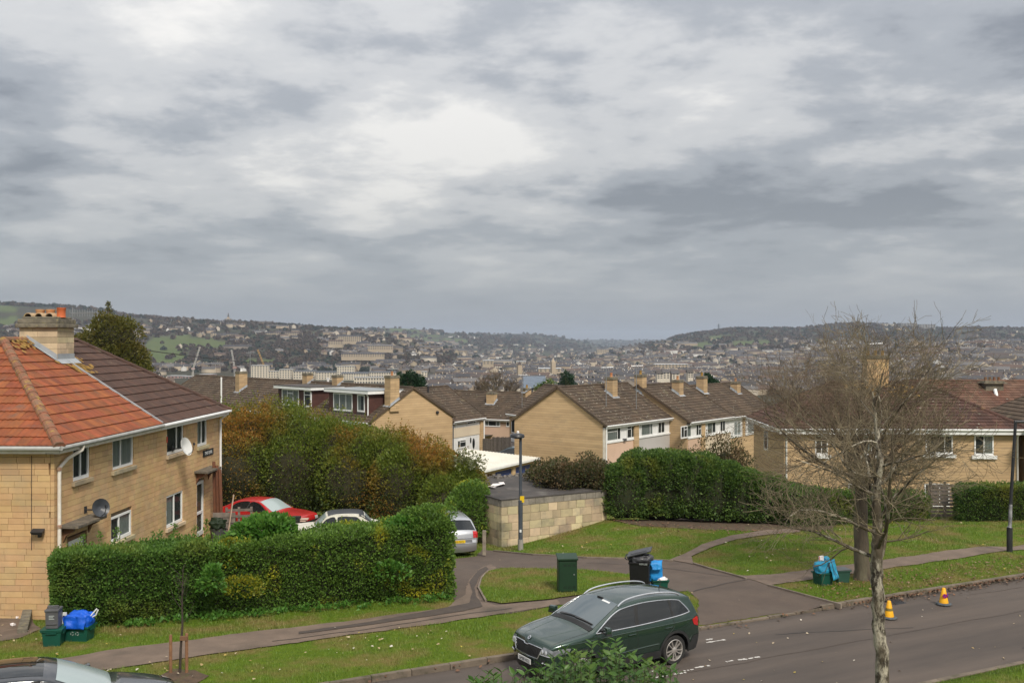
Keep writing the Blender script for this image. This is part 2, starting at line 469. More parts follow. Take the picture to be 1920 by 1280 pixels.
PRINT_BLACK = surf("black_print", (0.02, 0.02, 0.02), None, 5, rough=0.6)
CONE_YEL = surf("cone_yellow", (0.80, 0.40, 0.010), (0.72, 0.35, 0.01), 6, rough=0.5)
CONE_BASE = surf("cone_base_rubber", (0.055, 0.07, 0.08), (0.09, 0.10, 0.11), 8, rough=0.7)
CONE_SIGN = surf("sign_blue_print", (0.10, 0.03, 0.30), None, 5, rough=0.5)
CONE_RED = surf("sign_red_print", (0.45, 0.02, 0.03), None, 5, rough=0.5)
PLATE_W = surf("plate_white", (0.74, 0.74, 0.72), None, 5, rough=0.4)
PLATE_Y = surf("plate_yellow", (0.75, 0.50, 0.015), None, 5, rough=0.4)
TYRE = surf("tyre_rubber", (0.016, 0.016, 0.016), (0.026, 0.025, 0.023), 12, rough=0.8)
CLAD = surf("black_cladding", (0.018, 0.019, 0.02), (0.028, 0.028, 0.028), 6, rough=0.6)
ALLOY = surf("alloy_silver", (0.55, 0.52, 0.48), (0.48, 0.45, 0.42), 6, rough=0.3, metal=0.6)
ALLOY_DARK = surf("alloy_dark", (0.035, 0.035, 0.035), None, 6, rough=0.5)
LAMP_GLASS = surf("headlamp_glass", (0.22, 0.23, 0.25), (0.12, 0.13, 0.14), 14, rough=0.08, spec=0.8, coat=1)
LAMP_WHITE = surf("lamp_reflector", (0.75, 0.76, 0.78), None, 14, rough=0.15, metal=0.5)
LAMP_RED = surf("tail_lamp_red", (0.50, 0.012, 0.012), (0.35, 0.01, 0.012), 10, rough=0.12, coat=1)
def carpaint(name, c, metal=0.5, rough=0.32):
 return surf(name, c, tuple(x * 0.9 for x in c), 1.0, rough=rough, metal=metal, coat=1.0, spec=0.5)
PAINT_GREEN = carpaint("emerald_paint", (0.024, 0.052, 0.038), 0.5, 0.24)
PAINT_DARK = carpaint("black_grey_paint", (0.035, 0.038, 0.045), 0.5, 0.3)
PAINT_RED = surf("faded_red_paint", (0.42, 0.012, 0.014), (0.33, 0.012, 0.012), 2, rough=0.35, coat=0.5)
PAINT_SILVER = carpaint("silver_paint", (0.50, 0.51, 0.53), 0.7, 0.35)
PAINT_OLDWHITE = surf("grimy_white_paint", (0.62, 0.60, 0.53), (0.46, 0.44, 0.36), 3, rough=0.6, c3=(0.25, 0.22, 0.15), s3=2.5, f3=(0.6, 0.75))
VINYL = surf("black_vinyl_roof", (0.022, 0.024, 0.03), (0.035, 0.037, 0.043), 3, rough=0.45)
def glassmat(name, c=(0.02, 0.024, 0.026), rough=0.02, see=0.0):
 m, t, out = new_mat(name); L = t.links.new
 b = N(t, "ShaderNodeBsdfPrincipled")
 b.inputs["Base Color"].default_value = rgb(c); b.inputs["Roughness"].default_value = rough
 b.inputs["IOR"].default_value = 1.52; b.inputs["Specular IOR Level"].default_value = 0.6
 if see:
  tr = N(t, "ShaderNodeBsdfTransparent"); tr.inputs[0].default_value = (0.75, 0.8, 0.8, 1)
  ms = N(t, "ShaderNodeMixShader"); ms.inputs[0].default_value = see
  L(b.outputs[0], ms.inputs[1]); L(tr.outputs[0], ms.inputs[2]); L(ms.outputs[0], out.inputs[0])
 else:
  L(b.outputs[0], out.inputs[0])
 return m
GLASS_CAR = glassmat("car_glass", (0.012, 0.014, 0.015))
GLASS_SHIELD = glassmat("windscreen_glass", (0.085, 0.11, 0.125), 0.05)
GLASS_PALE = glassmat("dusty_glass", (0.32, 0.38, 0.38), 0.15)
GLASS_WIN = glassmat("window_glass", (0.03, 0.035, 0.04), 0.02, 0.72)
# ------------------------------------------------------------------ lie of the land
RT = R(26.3)                                  # the street's direction
RD = Vector((math.cos(RT), math.sin(RT), 0))  # along the street
RN = Vector((-math.sin(RT), math.cos(RT), 0)) # away from the camera, across it
S0 = 20.06                                    # the far kerb
def AS(x, y):
 return x * RD.x + y * RD.y, x * RN.x + y * RN.y - S0
def XY(a, s):
 return a * RD.x + (s + S0) * RN.x, a * RD.y + (s + S0) * RN.y
_ctrl = []
for a in range(-40, 61, 5):
 for s, z in ((-25, 0.1), (-12, 0.1), (-6, 0.1), (0.3, 0.09), (2.5, 0.08), (4.5, 0.06)):
  x, y = XY(a, s); _ctrl.append((x, y, z))
_ctrl += [(-11.5, 25.0, -0.02), (-1.8, 27.8, 0.0), (1.6, 28.2, 0.0), (-0.4, 39.0, -0.95), (4.0, 41.6, -0.27), (0.35, 38.6, -0.9),
   (-1.7, 35.3, -0.55), (-1.2, 31.5, -0.15), (-12.4, 27, -0.5), (-12.0, 41.3, -0.6), (-18, 25, -0.4), (-9.5, 41, -0.75), (-6, 38, -0.65),
   (4.9, 38, -0.2), (7.3, 39.5, -0.22), (12, 39.5, -0.27), (17.7, 35.5, -0.2), (19.5, 42, -0.4), (14, 43.5, -0.6), (27, 45, -0.5),
   (0, 45, -1.6), (4, 48, -1.6), (-6, 46, -1.3), (8, 47, -1.2), (18, 50, -1.4),
   (15.4, 56, -2.5), (30, 58, -2.5), (6, 65, -3.3), (-5, 62, -3.1), (-4, 80, -4.2), (-10, 70, -3.4), (-28, 93, -4.6), (-20, 60, -2.8), (-30, 45, -1.2),
   (45, 60, -2.4), (20, 75, -3.8), (45, 85, -4), (0, 95, -5), (-45, 70, -3.2), (-45, 95, -4.8), (60, 95, -4.6), (-60, 40, -0.8)]
_cx = np.array([(p[0], p[1]) for p in _ctrl]); _cz = np.array([p[2] for p in _ctrl])
def _solve():
 n = len(_cx)
 d = np.hypot(_cx[:, None, 0] - _cx[None, :, 0], _cx[:, None, 1] - _cx[None, :, 1])
 Q = np.c_[np.ones(n), _cx]
 A = np.zeros((n + 3, n + 3)); A[:n, :n] = d - 0.15 * np.eye(n); A[:n, n:] = Q; A[n:, :n] = Q.T
 return np.linalg.solve(A, np.r_[_cz, 0, 0, 0])
_w = _solve()
def near_z(x, y):
 x = np.asarray(x, float); y = np.asarray(y, float)
 sh = x.shape; x = x.ravel(); y = y.ravel(); out = np.empty(len(x))
 for i in range(0, len(x), 20000):
  xs = x[i:i + 20000]; ys = y[i:i + 20000]
  d = np.hypot(xs[:, None] - _cx[None, :, 0], ys[:, None] - _cx[None, :, 1])
  out[i:i + 20000] = d @ _w[:-3] + _w[-3] + _w[-2] * xs + _w[-1] * ys
 return out.reshape(sh)
def sstep(t):
 t = np.clip(t, 0, 1); return t * t * (3 - 2 * t)
_fd = [0, 60, 75, 90, 150, 250, 400, 700, 1000, 1500, 2500, 4000, 6000, 9000, 14000]
_fz = [-2, -3, -3.4, -5, -13, -25, -33, -38, -40, -42, -44, -43, -42, -42, -42]
RIDGES = [  # silhouette in photograph pixels, start and crest distance, wood height allowed for
 dict(n="near", x=[-900, -400, 0, 60, 120, 190, 240, 300, 400, 500, 600, 680, 740, 800, 860, 920], y=[556, 560, 565, 567, 570, 576, 586, 593, 600, 603, 609, 614, 623, 641, 653, 662], d0=1450, d1=2700, t=9),
 dict(n="field", x=[560, 640, 700, 740, 800, 880, 960, 1060], y=[630, 618, 614, 614, 619, 626, 633, 648], d0=3300, d1=5000, t=2),
 dict(n="wood", x=[760, 820, 880, 940, 1000, 1050, 1090, 1120, 1160], y=[630, 624, 624, 623, 624, 629, 637, 643, 650], d0=4300, d1=6500, t=8),
 dict(n="far", x=[-900, 900, 1060, 1130, 1200, 1240, 1400, 2900], y=[640, 639, 637, 636, 637, 636, 637, 640], d0=7500, d1=9800, t=4),
 dict(n="right", x=[1080, 1130, 1180, 1225, 1300, 1370, 1440, 1500, 1560, 1620, 1680, 1750, 1920, 2300, 2900], y=[662, 655, 646, 637, 623, 613, 612, 612, 606, 604, 607, 611, 613, 611, 612], d0=1900, d1=3600, t=9),
 dict(n="shelf", x=[1480, 1600, 1700, 1800, 1920, 2300, 2900], y=[668, 652, 644, 640, 640, 640, 642], d0=700, d1=1700, t=8),
]
def far_z(x, y):
 D = np.maximum(y, 30.0); u = 960 + F * x / D
 fl = np.interp(D, _fd, _fz)
 z = fl.copy()
 for r in RIDGES:
  sil = np.interp(u, r["x"], r["y"])
  top = CZ + (640 - sil) / F * r["d1"] - r["t"]
  t = (D - r["d0"]) / (r["d1"] - r["d0"])
  k = sstep(t) * 0.6 + np.clip(t, 0, 1) * 0.4
  back = np.clip((D - r["d1"]) / (r["d1"] * 0.8), 0, 1)
  zi = fl + (top - fl) * k * (1 - 0.6 * sstep(back))
  e = np.clip(np.minimum((u - r["x"][0]) / 60.0, (r["x"][-1] - u) / 60.0), 0, 1)
  z = np.maximum(z, fl + (zi - fl) * e)
 z = z + (np.sin(x / 97.0 + y / 260.0) * 1.4 + np.sin(x / 41.0 - y / 133.0) * 0.7) * np.clip((D - 600) / 900, 0, 1)
 return z
def _kerbdip(a):
 """the kerb is dropped where the garage drive comes out"""
 return 1 - sstep((a - 14.2) / 0.8) * sstep((19.4 - a) / 0.8) * 1.0
def zt(x, y):
 x = np.asarray(x, float); y = np.asarray(y, float)
 a, s = AS(x, y)
 zn = near_z(x, y)
 k = sstep((y - 80) / 25.0) if np.ndim(y) == 0 else sstep((y - 80) / 25.0)
 k = np.maximum(k, sstep((np.abs(x) - 55) / 20))
 zz = zn * (1 - k) + far_z(x, y) * k
 dip = (1 - _kerbdip(a)) * np.clip(1 - s / 2.0, 0, 1) * (s > -0.5)
 zz = zz - 0.065 * dip
 return zz
def ztf(x, y):
 return float(zt(np.array([x]), np.array([y]))[0])
def G(px, py):
 """the point of the ground that shows at this pixel of the photograph"""
 dx, dz = (px - 960) / F, (640 - py) / F
 lo, D = 3.0, None
 Ds = np.concatenate((np.linspace(8, 90, 1600), np.geomspace(90, 9000, 1500)))
 zs = zt(dx * Ds, Ds)
 below = (CZ + dz * Ds) <= zs
 i = int(np.argmax(below)) if below.any() else len(Ds) - 1
 D = Ds[i]
 return Vector((dx * D, D, float(zs[i])))
# ------------------------------------------------------------------ ground materials
def ground_mat():
 m, t, out = new_mat("turf"); L = t.links.new
 b = N(t, "ShaderNodeBsdfPrincipled"); b.inputs["Roughness"].default_value = 0.95; b.inputs["Specular IOR Level"].default_value = 0.15
 col, vec, geo = tinted(t, (0.102, 0.152, 0.010), (0.062, 0.103, 0.008), 6.0, detail=8, rough=0.75, c3=(0.155, 0.118, 0.04), s3=0.7, f3=(0.46, 0.66))
 L(col, b.inputs["Base Color"])
 nz = N(t, "ShaderNodeTexNoise"); nz.inputs["Scale"].default_value = 45; nz.inputs["Detail"].default_value = 4; L(vec, nz.inputs["Vector"])
 bp = N(t, "ShaderNodeBump"); bp.inputs["Strength"].default_value = 0.7; bp.inputs["Distance"].default_value = 0.04
 L(nz.outputs["Fac"], bp.inputs["Height"]); L(bp.outputs[0], b.inputs["Normal"]); L(b.outputs[0], out.inputs[0])
 return m
TURF = ground_mat()
ROAD = surf("road_asphalt", (0.110, 0.087, 0.072), (0.082, 0.066, 0.056), 0.7, rough=0.85, bump=0.25, bscale=60, along=(RT, 7.0), c3=(0.060, 0.050, 0.044), s3=0.55, f3=(0.42, 0.66), spec=0.35)
PAVE = surf("pavement_tarmac", (0.175, 0.128, 0.096), (0.125, 0.092, 0.070), 1.6, rough=0.9, bump=0.35, bscale=50, c3=(0.075, 0.06, 0.045), s3=0.6, f3=(0.52, 0.74))
DRIVE = surf("drive_tarmac", (0.105, 0.078, 0.061), (0.080, 0.060, 0.048), 1.1, rough=0.9, bump=0.35, bscale=50, c3=(0.105, 0.083, 0.066), s3=0.5, f3=(0.55, 0.75))
PATCH = surf("tarmac_patch", (0.075, 0.058, 0.047), (0.06, 0.047, 0.04), 3, rough=0.9, bump=0.3, bscale=50)
KERB = surf("kerb_stone", (0.17, 0.135, 0.10), (0.11, 0.09, 0.07), 3, rough=0.9, bump=0.4, bscale=30, island=0.15, c3=(0.07, 0.065, 0.03), s3=3, f3=(0.55, 0.7))
EDGING = surf("concrete_edging", (0.22, 0.18, 0.14), (0.15, 0.12, 0.095), 3, rough=0.9, island=0.1)
SOIL = surf("bare_soil", (0.105, 0.068, 0.042), (0.06, 0.042, 0.028), 5, rough=1, bump=0.6, bscale=18, c3=(0.07, 0.08, 0.02), s3=2)
WHITE_LINE = surf("worn_road_paint", (0.62, 0.60, 0.56), (0.42, 0.40, 0.37), 12, rough=0.8)
def far_mat():
 """valley and hills: woods, pasture and gardens as slow patches of colour"""
 m, t, out = new_mat("hill_cover"); L = t.links.new
 b = N(t, "ShaderNodeBsdfPrincipled"); b.inputs["Roughness"].default_value = 1; b.inputs["Specular IOR Level"].default_value = 0.05
 col, vec, geo = tinted(t, (0.070, 0.060, 0.042), (0.036, 0.040, 0.024), 0.012, detail=10, rough=0.75, c3=(0.052, 0.062, 0.032), s3=0.004, f3=(0.5, 0.62))
 at = N(t, "ShaderNodeAttribute"); at.attribute_name = "pasture"; at.attribute_type = "GEOMETRY"
 nz = N(t, "ShaderNodeTexNoise"); nz.inputs["Scale"].default_value = 0.02; nz.inputs["Detail"].default_value = 5; L(vec, nz.inputs["Vector"])
 rr = N(t, "ShaderNodeMix", data_type="RGBA"); rr.inputs["A"].default_value = (0.062, 0.095, 0.027, 1); rr.inputs["B"].default_value = (0.11, 0.12, 0.052, 1)
 L(nz.outputs["Fac"], rr.inputs["Factor"])
 mx = N(t, "ShaderNodeMix", data_type="RGBA"); L(at.outputs["Fac"], mx.inputs["Factor"]); L(col, mx.inputs["A"]); L(rr.outputs["Result"], mx.inputs["B"])
 L(mx.outputs["Result"], b.inputs["Base Color"]); L(b.outputs[0], out.inputs[0])
 return m
FARM = far_mat()
PASTURES = [  # rough outlines in the photograph of the green fields on the hills
 [(276, 634), (330, 628), (395, 634), (440, 645), (400, 655), (330, 652), (285, 655)],
 [(290, 655), (330, 650), (355, 668), (320, 690), (280, 690)], [(270, 640), (300, 640), (310, 675), (275, 680)],
 [(-60, 572), (26, 573), (30, 584), (-60, 586)], [(-60, 596), (34, 594), (30, 612), (-60, 616)],
 [(456, 672), (520, 672), (512, 684), (452, 684)],
 [(750, 628), (815, 627), (830, 633), (760, 635)], [(790, 636), (870, 634), (882, 641), (800, 642)], [(705, 616), (760, 615), (800, 622), (740, 624)],
 [(1290, 645), (1330, 640), (1340, 652), (1295, 655)], [(1370, 641), (1440, 636), (1450, 648), (1380, 652)], [(1330, 630), (1380, 628), (1370, 636), (1330, 638)]]
def in_poly(x, y, poly):
 ins = np.zeros(np.shape(x), bool)
 n = len(poly)
 for i in range(n):
  x1, y1 = poly[i]; x2, y2 = poly[(i + 1) % n]
  c = ((y1 > y) != (y2 > y))
  with np.errstate(divide="ignore", invalid="ignore"):
   xi = (x2 - x1) * (y - y1) / ((y2 - y1) if y2 != y1 else 1e-9) + x1
  ins ^= c & (x < xi)
 return ins
def build_land():
 a = np.arange(-62, 84, 0.6)
 s = np.concatenate((np.arange(-40, -5.6, 1.0), [-5.55, -5.52, -5.5], [0.10, 0.12, 0.15], np.arange(0.5, 30, 0.5), np.arange(30, 84, 1.5)))
 A, S = np.meshgrid(a, s, indexing="ij")
 X = A * RD.x + (S + S0) * RN.x; Y = A * RD.y + (S + S0) * RN.y
 Z = zt(X, Y)
 Z = np.where((S > -5.53) & (S < 0.11), -0.12, Z)
 na, ns = A.shape
 V = np.c_[X.ravel(), Y.ravel(), Z.ravel()]
 i = np.arange(na - 1)[:, None] * ns + np.arange(ns - 1)[None, :]
 Q = np.stack((i, i + ns, i + ns + 1, i + 1), -1).reshape(-1, 4)
 me = mesh_np("ground", V, 4, Q, TURF, smooth=False)
 tag(link("ground", me), kind="structure")
 us = np.linspace(-1150, 3070, 560)
 Ds = np.concatenate((np.linspace(-30, 60, 10), np.geomspace(62, 14500, 190)))
 U, DD = np.meshgrid(us, Ds, indexing="ij")
 X = np.where(DD > 60, (U - 960) / F * DD, (U - 960) / F * 60.0); Y = DD
 Z = zt(X, Y)
 aa, ss = AS(X, Y)
 inn = (aa > -61) & (aa < 83) & (ss > -39.5) & (ss < 82)
 Z = np.where(inn, Z - 1.5, Z)
 nu, nd = U.shape
 V = np.c_[X.ravel(), Y.ravel(), Z.ravel()]
 i = np.arange(nu - 1)[:, None] * nd + np.arange(nd - 1)[None, :]
 Q = np.stack((i, i + nd, i + nd + 1, i + 1), -1).reshape(-1, 4)
 me = mesh_np("hills", V, 4, Q, FARM, smooth=True)
 upx = 960 + F * X / np.maximum(Y, 1); upy = 640 - F * (Z - CZ) / np.maximum(Y, 1)
 pas = np.zeros(X.shape)
 for k, pl in enumerate(PASTURES):
  ok = in_poly(upx, upy, pl) & (Y > 1200)
  if k >= 6 and k < 9: ok &= Y > 3000
  if k < 6: ok &= Y < 3000
  if k >= 9: ok &= (Y > 1700) & (Y < 4200)
  pas[ok] = 1
 at = me.attributes.new("pasture", "FLOAT", "POINT"); at.data.foreach_set("value", pas.ravel().astype(np.float32))
 tag(link("hills", me), kind="structure")
build_land()
def drape(name, poly, mat, dz, step=0.6, jit=0.0, parent=None, px=True, kind="structure"):
 """a sheet lying dz above the ground inside a polygon (photograph pixels or metres)"""
 pts = [G(*p).to_2d() for p in poly] if px else [Vector(p) for p in poly]
 B = []
 n = len(pts)
 for i in range(n):
  a, b = pts[i], pts[(i + 1) % n]
  L = (b - a).length; k = max(1, int(L / (step * 0.5)))
  for j in range(k):
   p = a.lerp(b, j / k)
   if jit and 0 < j:
    q = (mnoise.noise_vector(Vector((p.x * 1.1, p.y * 1.1, 3.0))) + mnoise.noise_vector(Vector((p.x * 4, p.y * 4, 3.0))) * .6) * jit
    p = p + Vector((q.x, q.y))
   B.append(p)
 nb = len(B)
 xs = [p.x for p in B]; ys = [p.y for p in B]
 gx, gy = np.meshgrid(np.arange(min(xs), max(xs), step), np.arange(min(ys), max(ys), step))
 ok = in_poly(gx, gy, [(p.x, p.y) for p in B])
 I = [Vector((x, y)) for x, y in zip(gx[ok], gy[ok])]
 vs, es, fs, *_ = delaunay_2d_cdt(B + I, [(i, (i + 1) % nb) for i in range(nb)], [list(range(nb))], 1, 1e-4)
 if not fs: return None
 xy = np.array([(v.x, v.y) for v in vs])
 z = zt(xy[:, 0], xy[:, 1]) + dz
 me = mesh_np(name, np.c_[xy, z], 3, [list(f) for f in fs], mat, smooth=True)
 o = link(name, me, parent)
 me2 = me
 bm = bmesh.new(); bm.from_mesh(me2); bmesh.ops.recalc_face_normals(bm, faces=bm.faces)
 if sum(f.normal.z for f in bm.faces) < 0: bmesh.ops.reverse_faces(bm, faces=bm.faces)
 bm.to_mesh(me2); bm.free()
 if kind: o["kind"] = kind
 return o
def build_road():
 a = np.arange(-62, 84, 1.0); s = np.linspace(-5.5, 0.10, 9)
 A, S = np.meshgrid(a, s, indexing="ij")
 X = A * RD.x + (S + S0) * RN.x; Y = A * RD.y + (S + S0) * RN.y
 Z = 0.0 + 0.05 * (1 - ((S + 2.7) / 2.8) ** 2) - 0.02
 na, ns = A.shape
 i = np.arange(na - 1)[:, None] * ns + np.arange(ns - 1)[None, :]
 Q = np.stack((i, i + ns, i + ns + 1, i + 1), -1).reshape(-1, 4)
 me = mesh_np("road", np.c_[X.ravel(), Y.ravel(), Z.ravel()], 4, Q, ROAD, smooth=True)
 tag(link("road", me), kind="structure")
 for nm, s0, rng_a in (("kerb", 0.06, (-24, 46)), ("kerb", -5.46, (-8, 40))):
  root = bpy.data.objects.new(nm, None); COL.objects.link(root); root["kind"] = "structure"
  k = 0
  a = rng_a[0]
  base = None
  while a < rng_a[1]:
   L = 0.90
   if base is None:
    mb = MB(); mb.box((0, 0, 0), (L - 0.012, 0.13, 0.26)); base = mb.build("kerb_stone", KERB, root, bevel=0.012)
    o = base
   else:
    o = base.copy(); COL.objects.link(o)
   am = a + L / 2
   x, y = XY(am, s0)
   top = 0.115 + rnd.uniform(-.006, .006)
   if s0 > -1: top -= 0.08 * (1 - _kerbdip(am))
   o.location = (x, y, top - 0.13)
   o.rotation_euler = (rnd.uniform(-.02, .02), rnd.uniform(-.006, .006), RT + rnd.uniform(-.008, .008))
   a += L
   k += 1
build_road()
def dashes():
 root = bpy.data.objects.new("road_marking", None); COL.objects.link(root); root["kind"] = "structure"
 for (x, y, l) in ((1342, 1195, .55), (1330, 1192, .2), (1388, 1231, .28), (1402, 1229, .28), (1416, 1227, .25), (1368, 1233, .2), (1310, 1245, .28), (1322, 1243, .25), (1290, 1250, .3), (1275, 1256, .3), (1240, 1262, .3), (1226, 1252, .25)):
  g = G(x, y)
  mb = MB(); n = 7
  for k in range(n):
   t0 = -l / 2 + l * k / n
   w = rnd.uniform(.018, .042)
   if rnd.random() < .22: continue
   p = [(t0, -w), (t0 + l / n * 1.02, -w * rnd.uniform(.7, 1.1)), (t0 + l / n * 1.02, w * rnd.uniform(.7, 1.1)), (t0, w)]
   mb.add([(q[0], q[1], 0) for q in p], [(0, 1, 2, 3)])
  if not mb.v: continue
  o = mb.build("road_dash", WHITE_LINE, root)
  aa, s_ = AS(g.x, g.y)
  o.location = (g.x, g.y, 0.05 * (1 - ((s_ + 2.7) / 2.8) ** 2) - 0.02 + 0.006)
  o.rotation_euler = (0, 0, RT + rnd.uniform(-.05, .05))
dashes()
ACCESS = [(1309, 1173), (1440, 1153), (1577, 1132), (1510, 1115), (1440, 1098), (1405, 1087), (1372, 1078), (1330, 1066), (1300, 1057), (1262, 1051), (1180, 1047), (1100, 1045), (1000, 1039), (922, 1032), (905, 1030), (893, 1043), (848, 1048),
   (846, 1075), (850, 1100), (852, 1126), (862, 1146), (900, 1156), (960, 1150), (1040, 1136), (1180, 1122), (1290, 1108), (1310, 1125)]
drape("driveway", ACCESS, DRIVE, 0.012, 0.36, jit=0.09)
LEFT_PAVE = [(-60, 1258), (100, 1238), (240, 1215), (400, 1195), (560, 1176), (700, 1159), (838, 1140), (870, 1118), (878, 1090), (905, 1064), (922, 1058), (930, 1066), (902, 1080), (893, 1104), (900, 1128), (930, 1136), (1045, 1125), (1050, 1134), (950, 1150), (840, 1167), (640, 1193), (440, 1222), (240, 1251), (100, 1272), (-60, 1294)]
drape("pavement", LEFT_PAVE, PAVE, 0.022, 0.36, jit=0.09)
RIGHT_PAVE = [(1372, 1078), (1405, 1087), (1440, 1098), (1560, 1082), (1700, 1061), (1800, 1047), (1960, 1026), (1960, 1011), (1800, 1030), (1700, 1044), (1560, 1063), (1470, 1075), (1400, 1080)]
drape("pavement", RIGHT_PAVE, PAVE, 0.022, 0.36, jit=0.09)
FOOTPATH = [(1256, 1050), (1300, 1059), (1296, 1044), (1330, 1028), (1380, 1012), (1440, 1003), (1500, 998), (1500, 991), (1440, 994), (1370, 1005), (1315, 1022), (1285, 1038)]
drape("footpath", FOOTPATH, PAVE, 0.030, 0.4, jit=0.04)
ISLAND = [(898, 1104), (903, 1085), (916, 1072), (940, 1067), (1000, 1067), (1100, 1070), (1185, 1080), (1215, 1090), (1160, 1105), (1040, 1124), (940, 1133), (912, 1128)]
drape("lawn", ISLAND, TURF, 0.045, 0.4, jit=0.09)
PAVE_PATCH = [(840, 1140), (880, 1132), (886, 1112), (880, 1092), (898, 1070), (912, 1063), (916, 1068), (900, 1082), (889, 1104), (893, 1120), (905, 1138), (870, 1147), (700, 1172), (560, 1190), (560, 1186), (700, 1166)]
drape("tarmac_repair", PAVE_PATCH, PATCH, 0.034, 0.3, jit=0.03)
YARD = [(-80, 1090), (20, 1095), (58, 1112), (62, 1168), (78, 1180), (40, 1196), (-80, 1216)]
drape("driveway", YARD, PAVE, 0.02, 0.4, jit=0.04)
SAPLING_SOIL = [(300, 1268), (325, 1255), (365, 1257), (392, 1268), (370, 1282), (320, 1284)]
drape("soil_patch", SAPLING_SOIL, SOIL, 0.02, 0.25, jit=0.06)
HEDGE_SOIL = [(1150, 976), (1200, 986), (1300, 992), (1420, 996), (1560, 994), (1560, 985), (1400, 980), (1250, 972)]
drape("soil_strip", HEDGE_SOIL, SOIL, 0.015, 0.4, jit=0.15)
def edging():
 """thin kerb edgings round the island lawn and the corner verge"""
 for poly in ([(1262, 1053), (1180, 1049), (1100, 1047), (1000, 1041), (925, 1034)], [(916, 1072), (903, 1085), (897, 1104), (911, 1129)], [(1440, 1099), (1510, 1118), (1578, 1136)], [(1300, 1058), (1330, 1067), (1400, 1087)]):
  root = bpy.data.objects.new("path_edging", None); COL.objects.link(root); root["kind"] = "structure"
  pts = [G(*p) for p in poly]
  for a, b in zip(pts[:-1], pts[1:]):
   n = max(1, int((b - a).length / 0.9))
   for k in range(n):
    p, q = a.lerp(b, k / n), a.lerp(b, (k + 1) / n - 0.01)
    p.z = ztf(p.x, p.y); q.z = ztf(q.x, q.y)
    mb = MB(); mb.beam(p, q, 0.055, 0.13); mb.build("edging_stone", EDGING, root)
edging()
def road_wear():
 """tarred seams and cracks, a manhole and a gully grate"""
 root = bpy.data.objects.new("road_wear", None); COL.objects.link(root); root["kind"] = "structure"
 rz = lambda s: 0.05 * (1 - ((s + 2.7) / 2.8) ** 2) - 0.02 + .005
 for a0, s0, a1, s1, w in ((11, -2.6, 34, -2.45, .022), (21, -4.6, 30, -3.2, .016), (16.5, -1.2, 20, -2.3, .016), (24, -.7, 33, -1.0, .018), (26, -2.5, 27.2, -5.0, .014), (14.2, .1, 19.4, .0, .03)):
  n = 40; V = []
  for k in range(n + 1):
   t = k / n; a = a0 + (a1 - a0) * t; s = s0 + (s1 - s0) * t + .07 * mnoise.noise(Vector((a * 1.3, s0, 0))) + .03 * mnoise.noise(Vector((a * 5, s0, 3)))
   ww = w * (.5 + abs(mnoise.noise(Vector((a * 2, 7, s0)))))
   for d in (-ww, ww): V.append((*XY(a, s + d), rz(s)))
  mb = MB(); mb.add(V, [(2 * k, 2 * k + 2, 2 * k + 3, 2 * k + 1) for k in range(n)]); mb.build("crack", PRINT_BLACK if w < .017 else PATCH, root, recalc=False)
 x, y = XY(24.5, -2.9); MB().lathe([(.32, 0), (.32, .006), (.27, .007), (.27, .003), (.01, .004)], 24, c=(x, y, rz(-2.9) - .002)).build("manhole_cover", BLACK_MET, root)
 x, y = XY(21.6, -.28); o = MB()
 for k in range(7): o.box((0, -.18 + k * .06, 0), (.40, .022, .012))
 o.box((0, 0, -.004), (.44, .44, .008)); o = o.build("gully_grate", BLACK_MET, root); o.location = (x, y, rz(-.28) + .004); o.rotation_euler = (0, 0, RT)
 for poly in ([(1300, 1110), (1360, 1095), (1405, 1087)], [(1100, 1056), (1200, 1060), (1290, 1072), (1380, 1083)], [(960, 1142), (880, 1152), (700, 1180), (500, 1206)]):
  V = []
  P_ = [G(*p) for p in poly]
  for a, b in zip(P_[:-1], P_[1:]):
   d = (b - a).to_2d().normalized(); nn = Vector((-d.y, d.x))
   for k in range(20):
    p = a.lerp(b, k / 20); j = .05 * mnoise.noise(Vector((p.x * 1.5, p.y * 1.5, 0)))
    for q in (-.013, .013): V.append((p.x + nn.x * (q + j), p.y + nn.y * (q + j), ztf(p.x, p.y) + .032))
  mb = MB(); mb.add(V, [(2 * k, 2 * k + 2, 2 * k + 3, 2 * k + 1) for k in range(len(V) // 2 - 1)]); mb.build("crack", PRINT_BLACK, root, recalc=False)
road_wear()
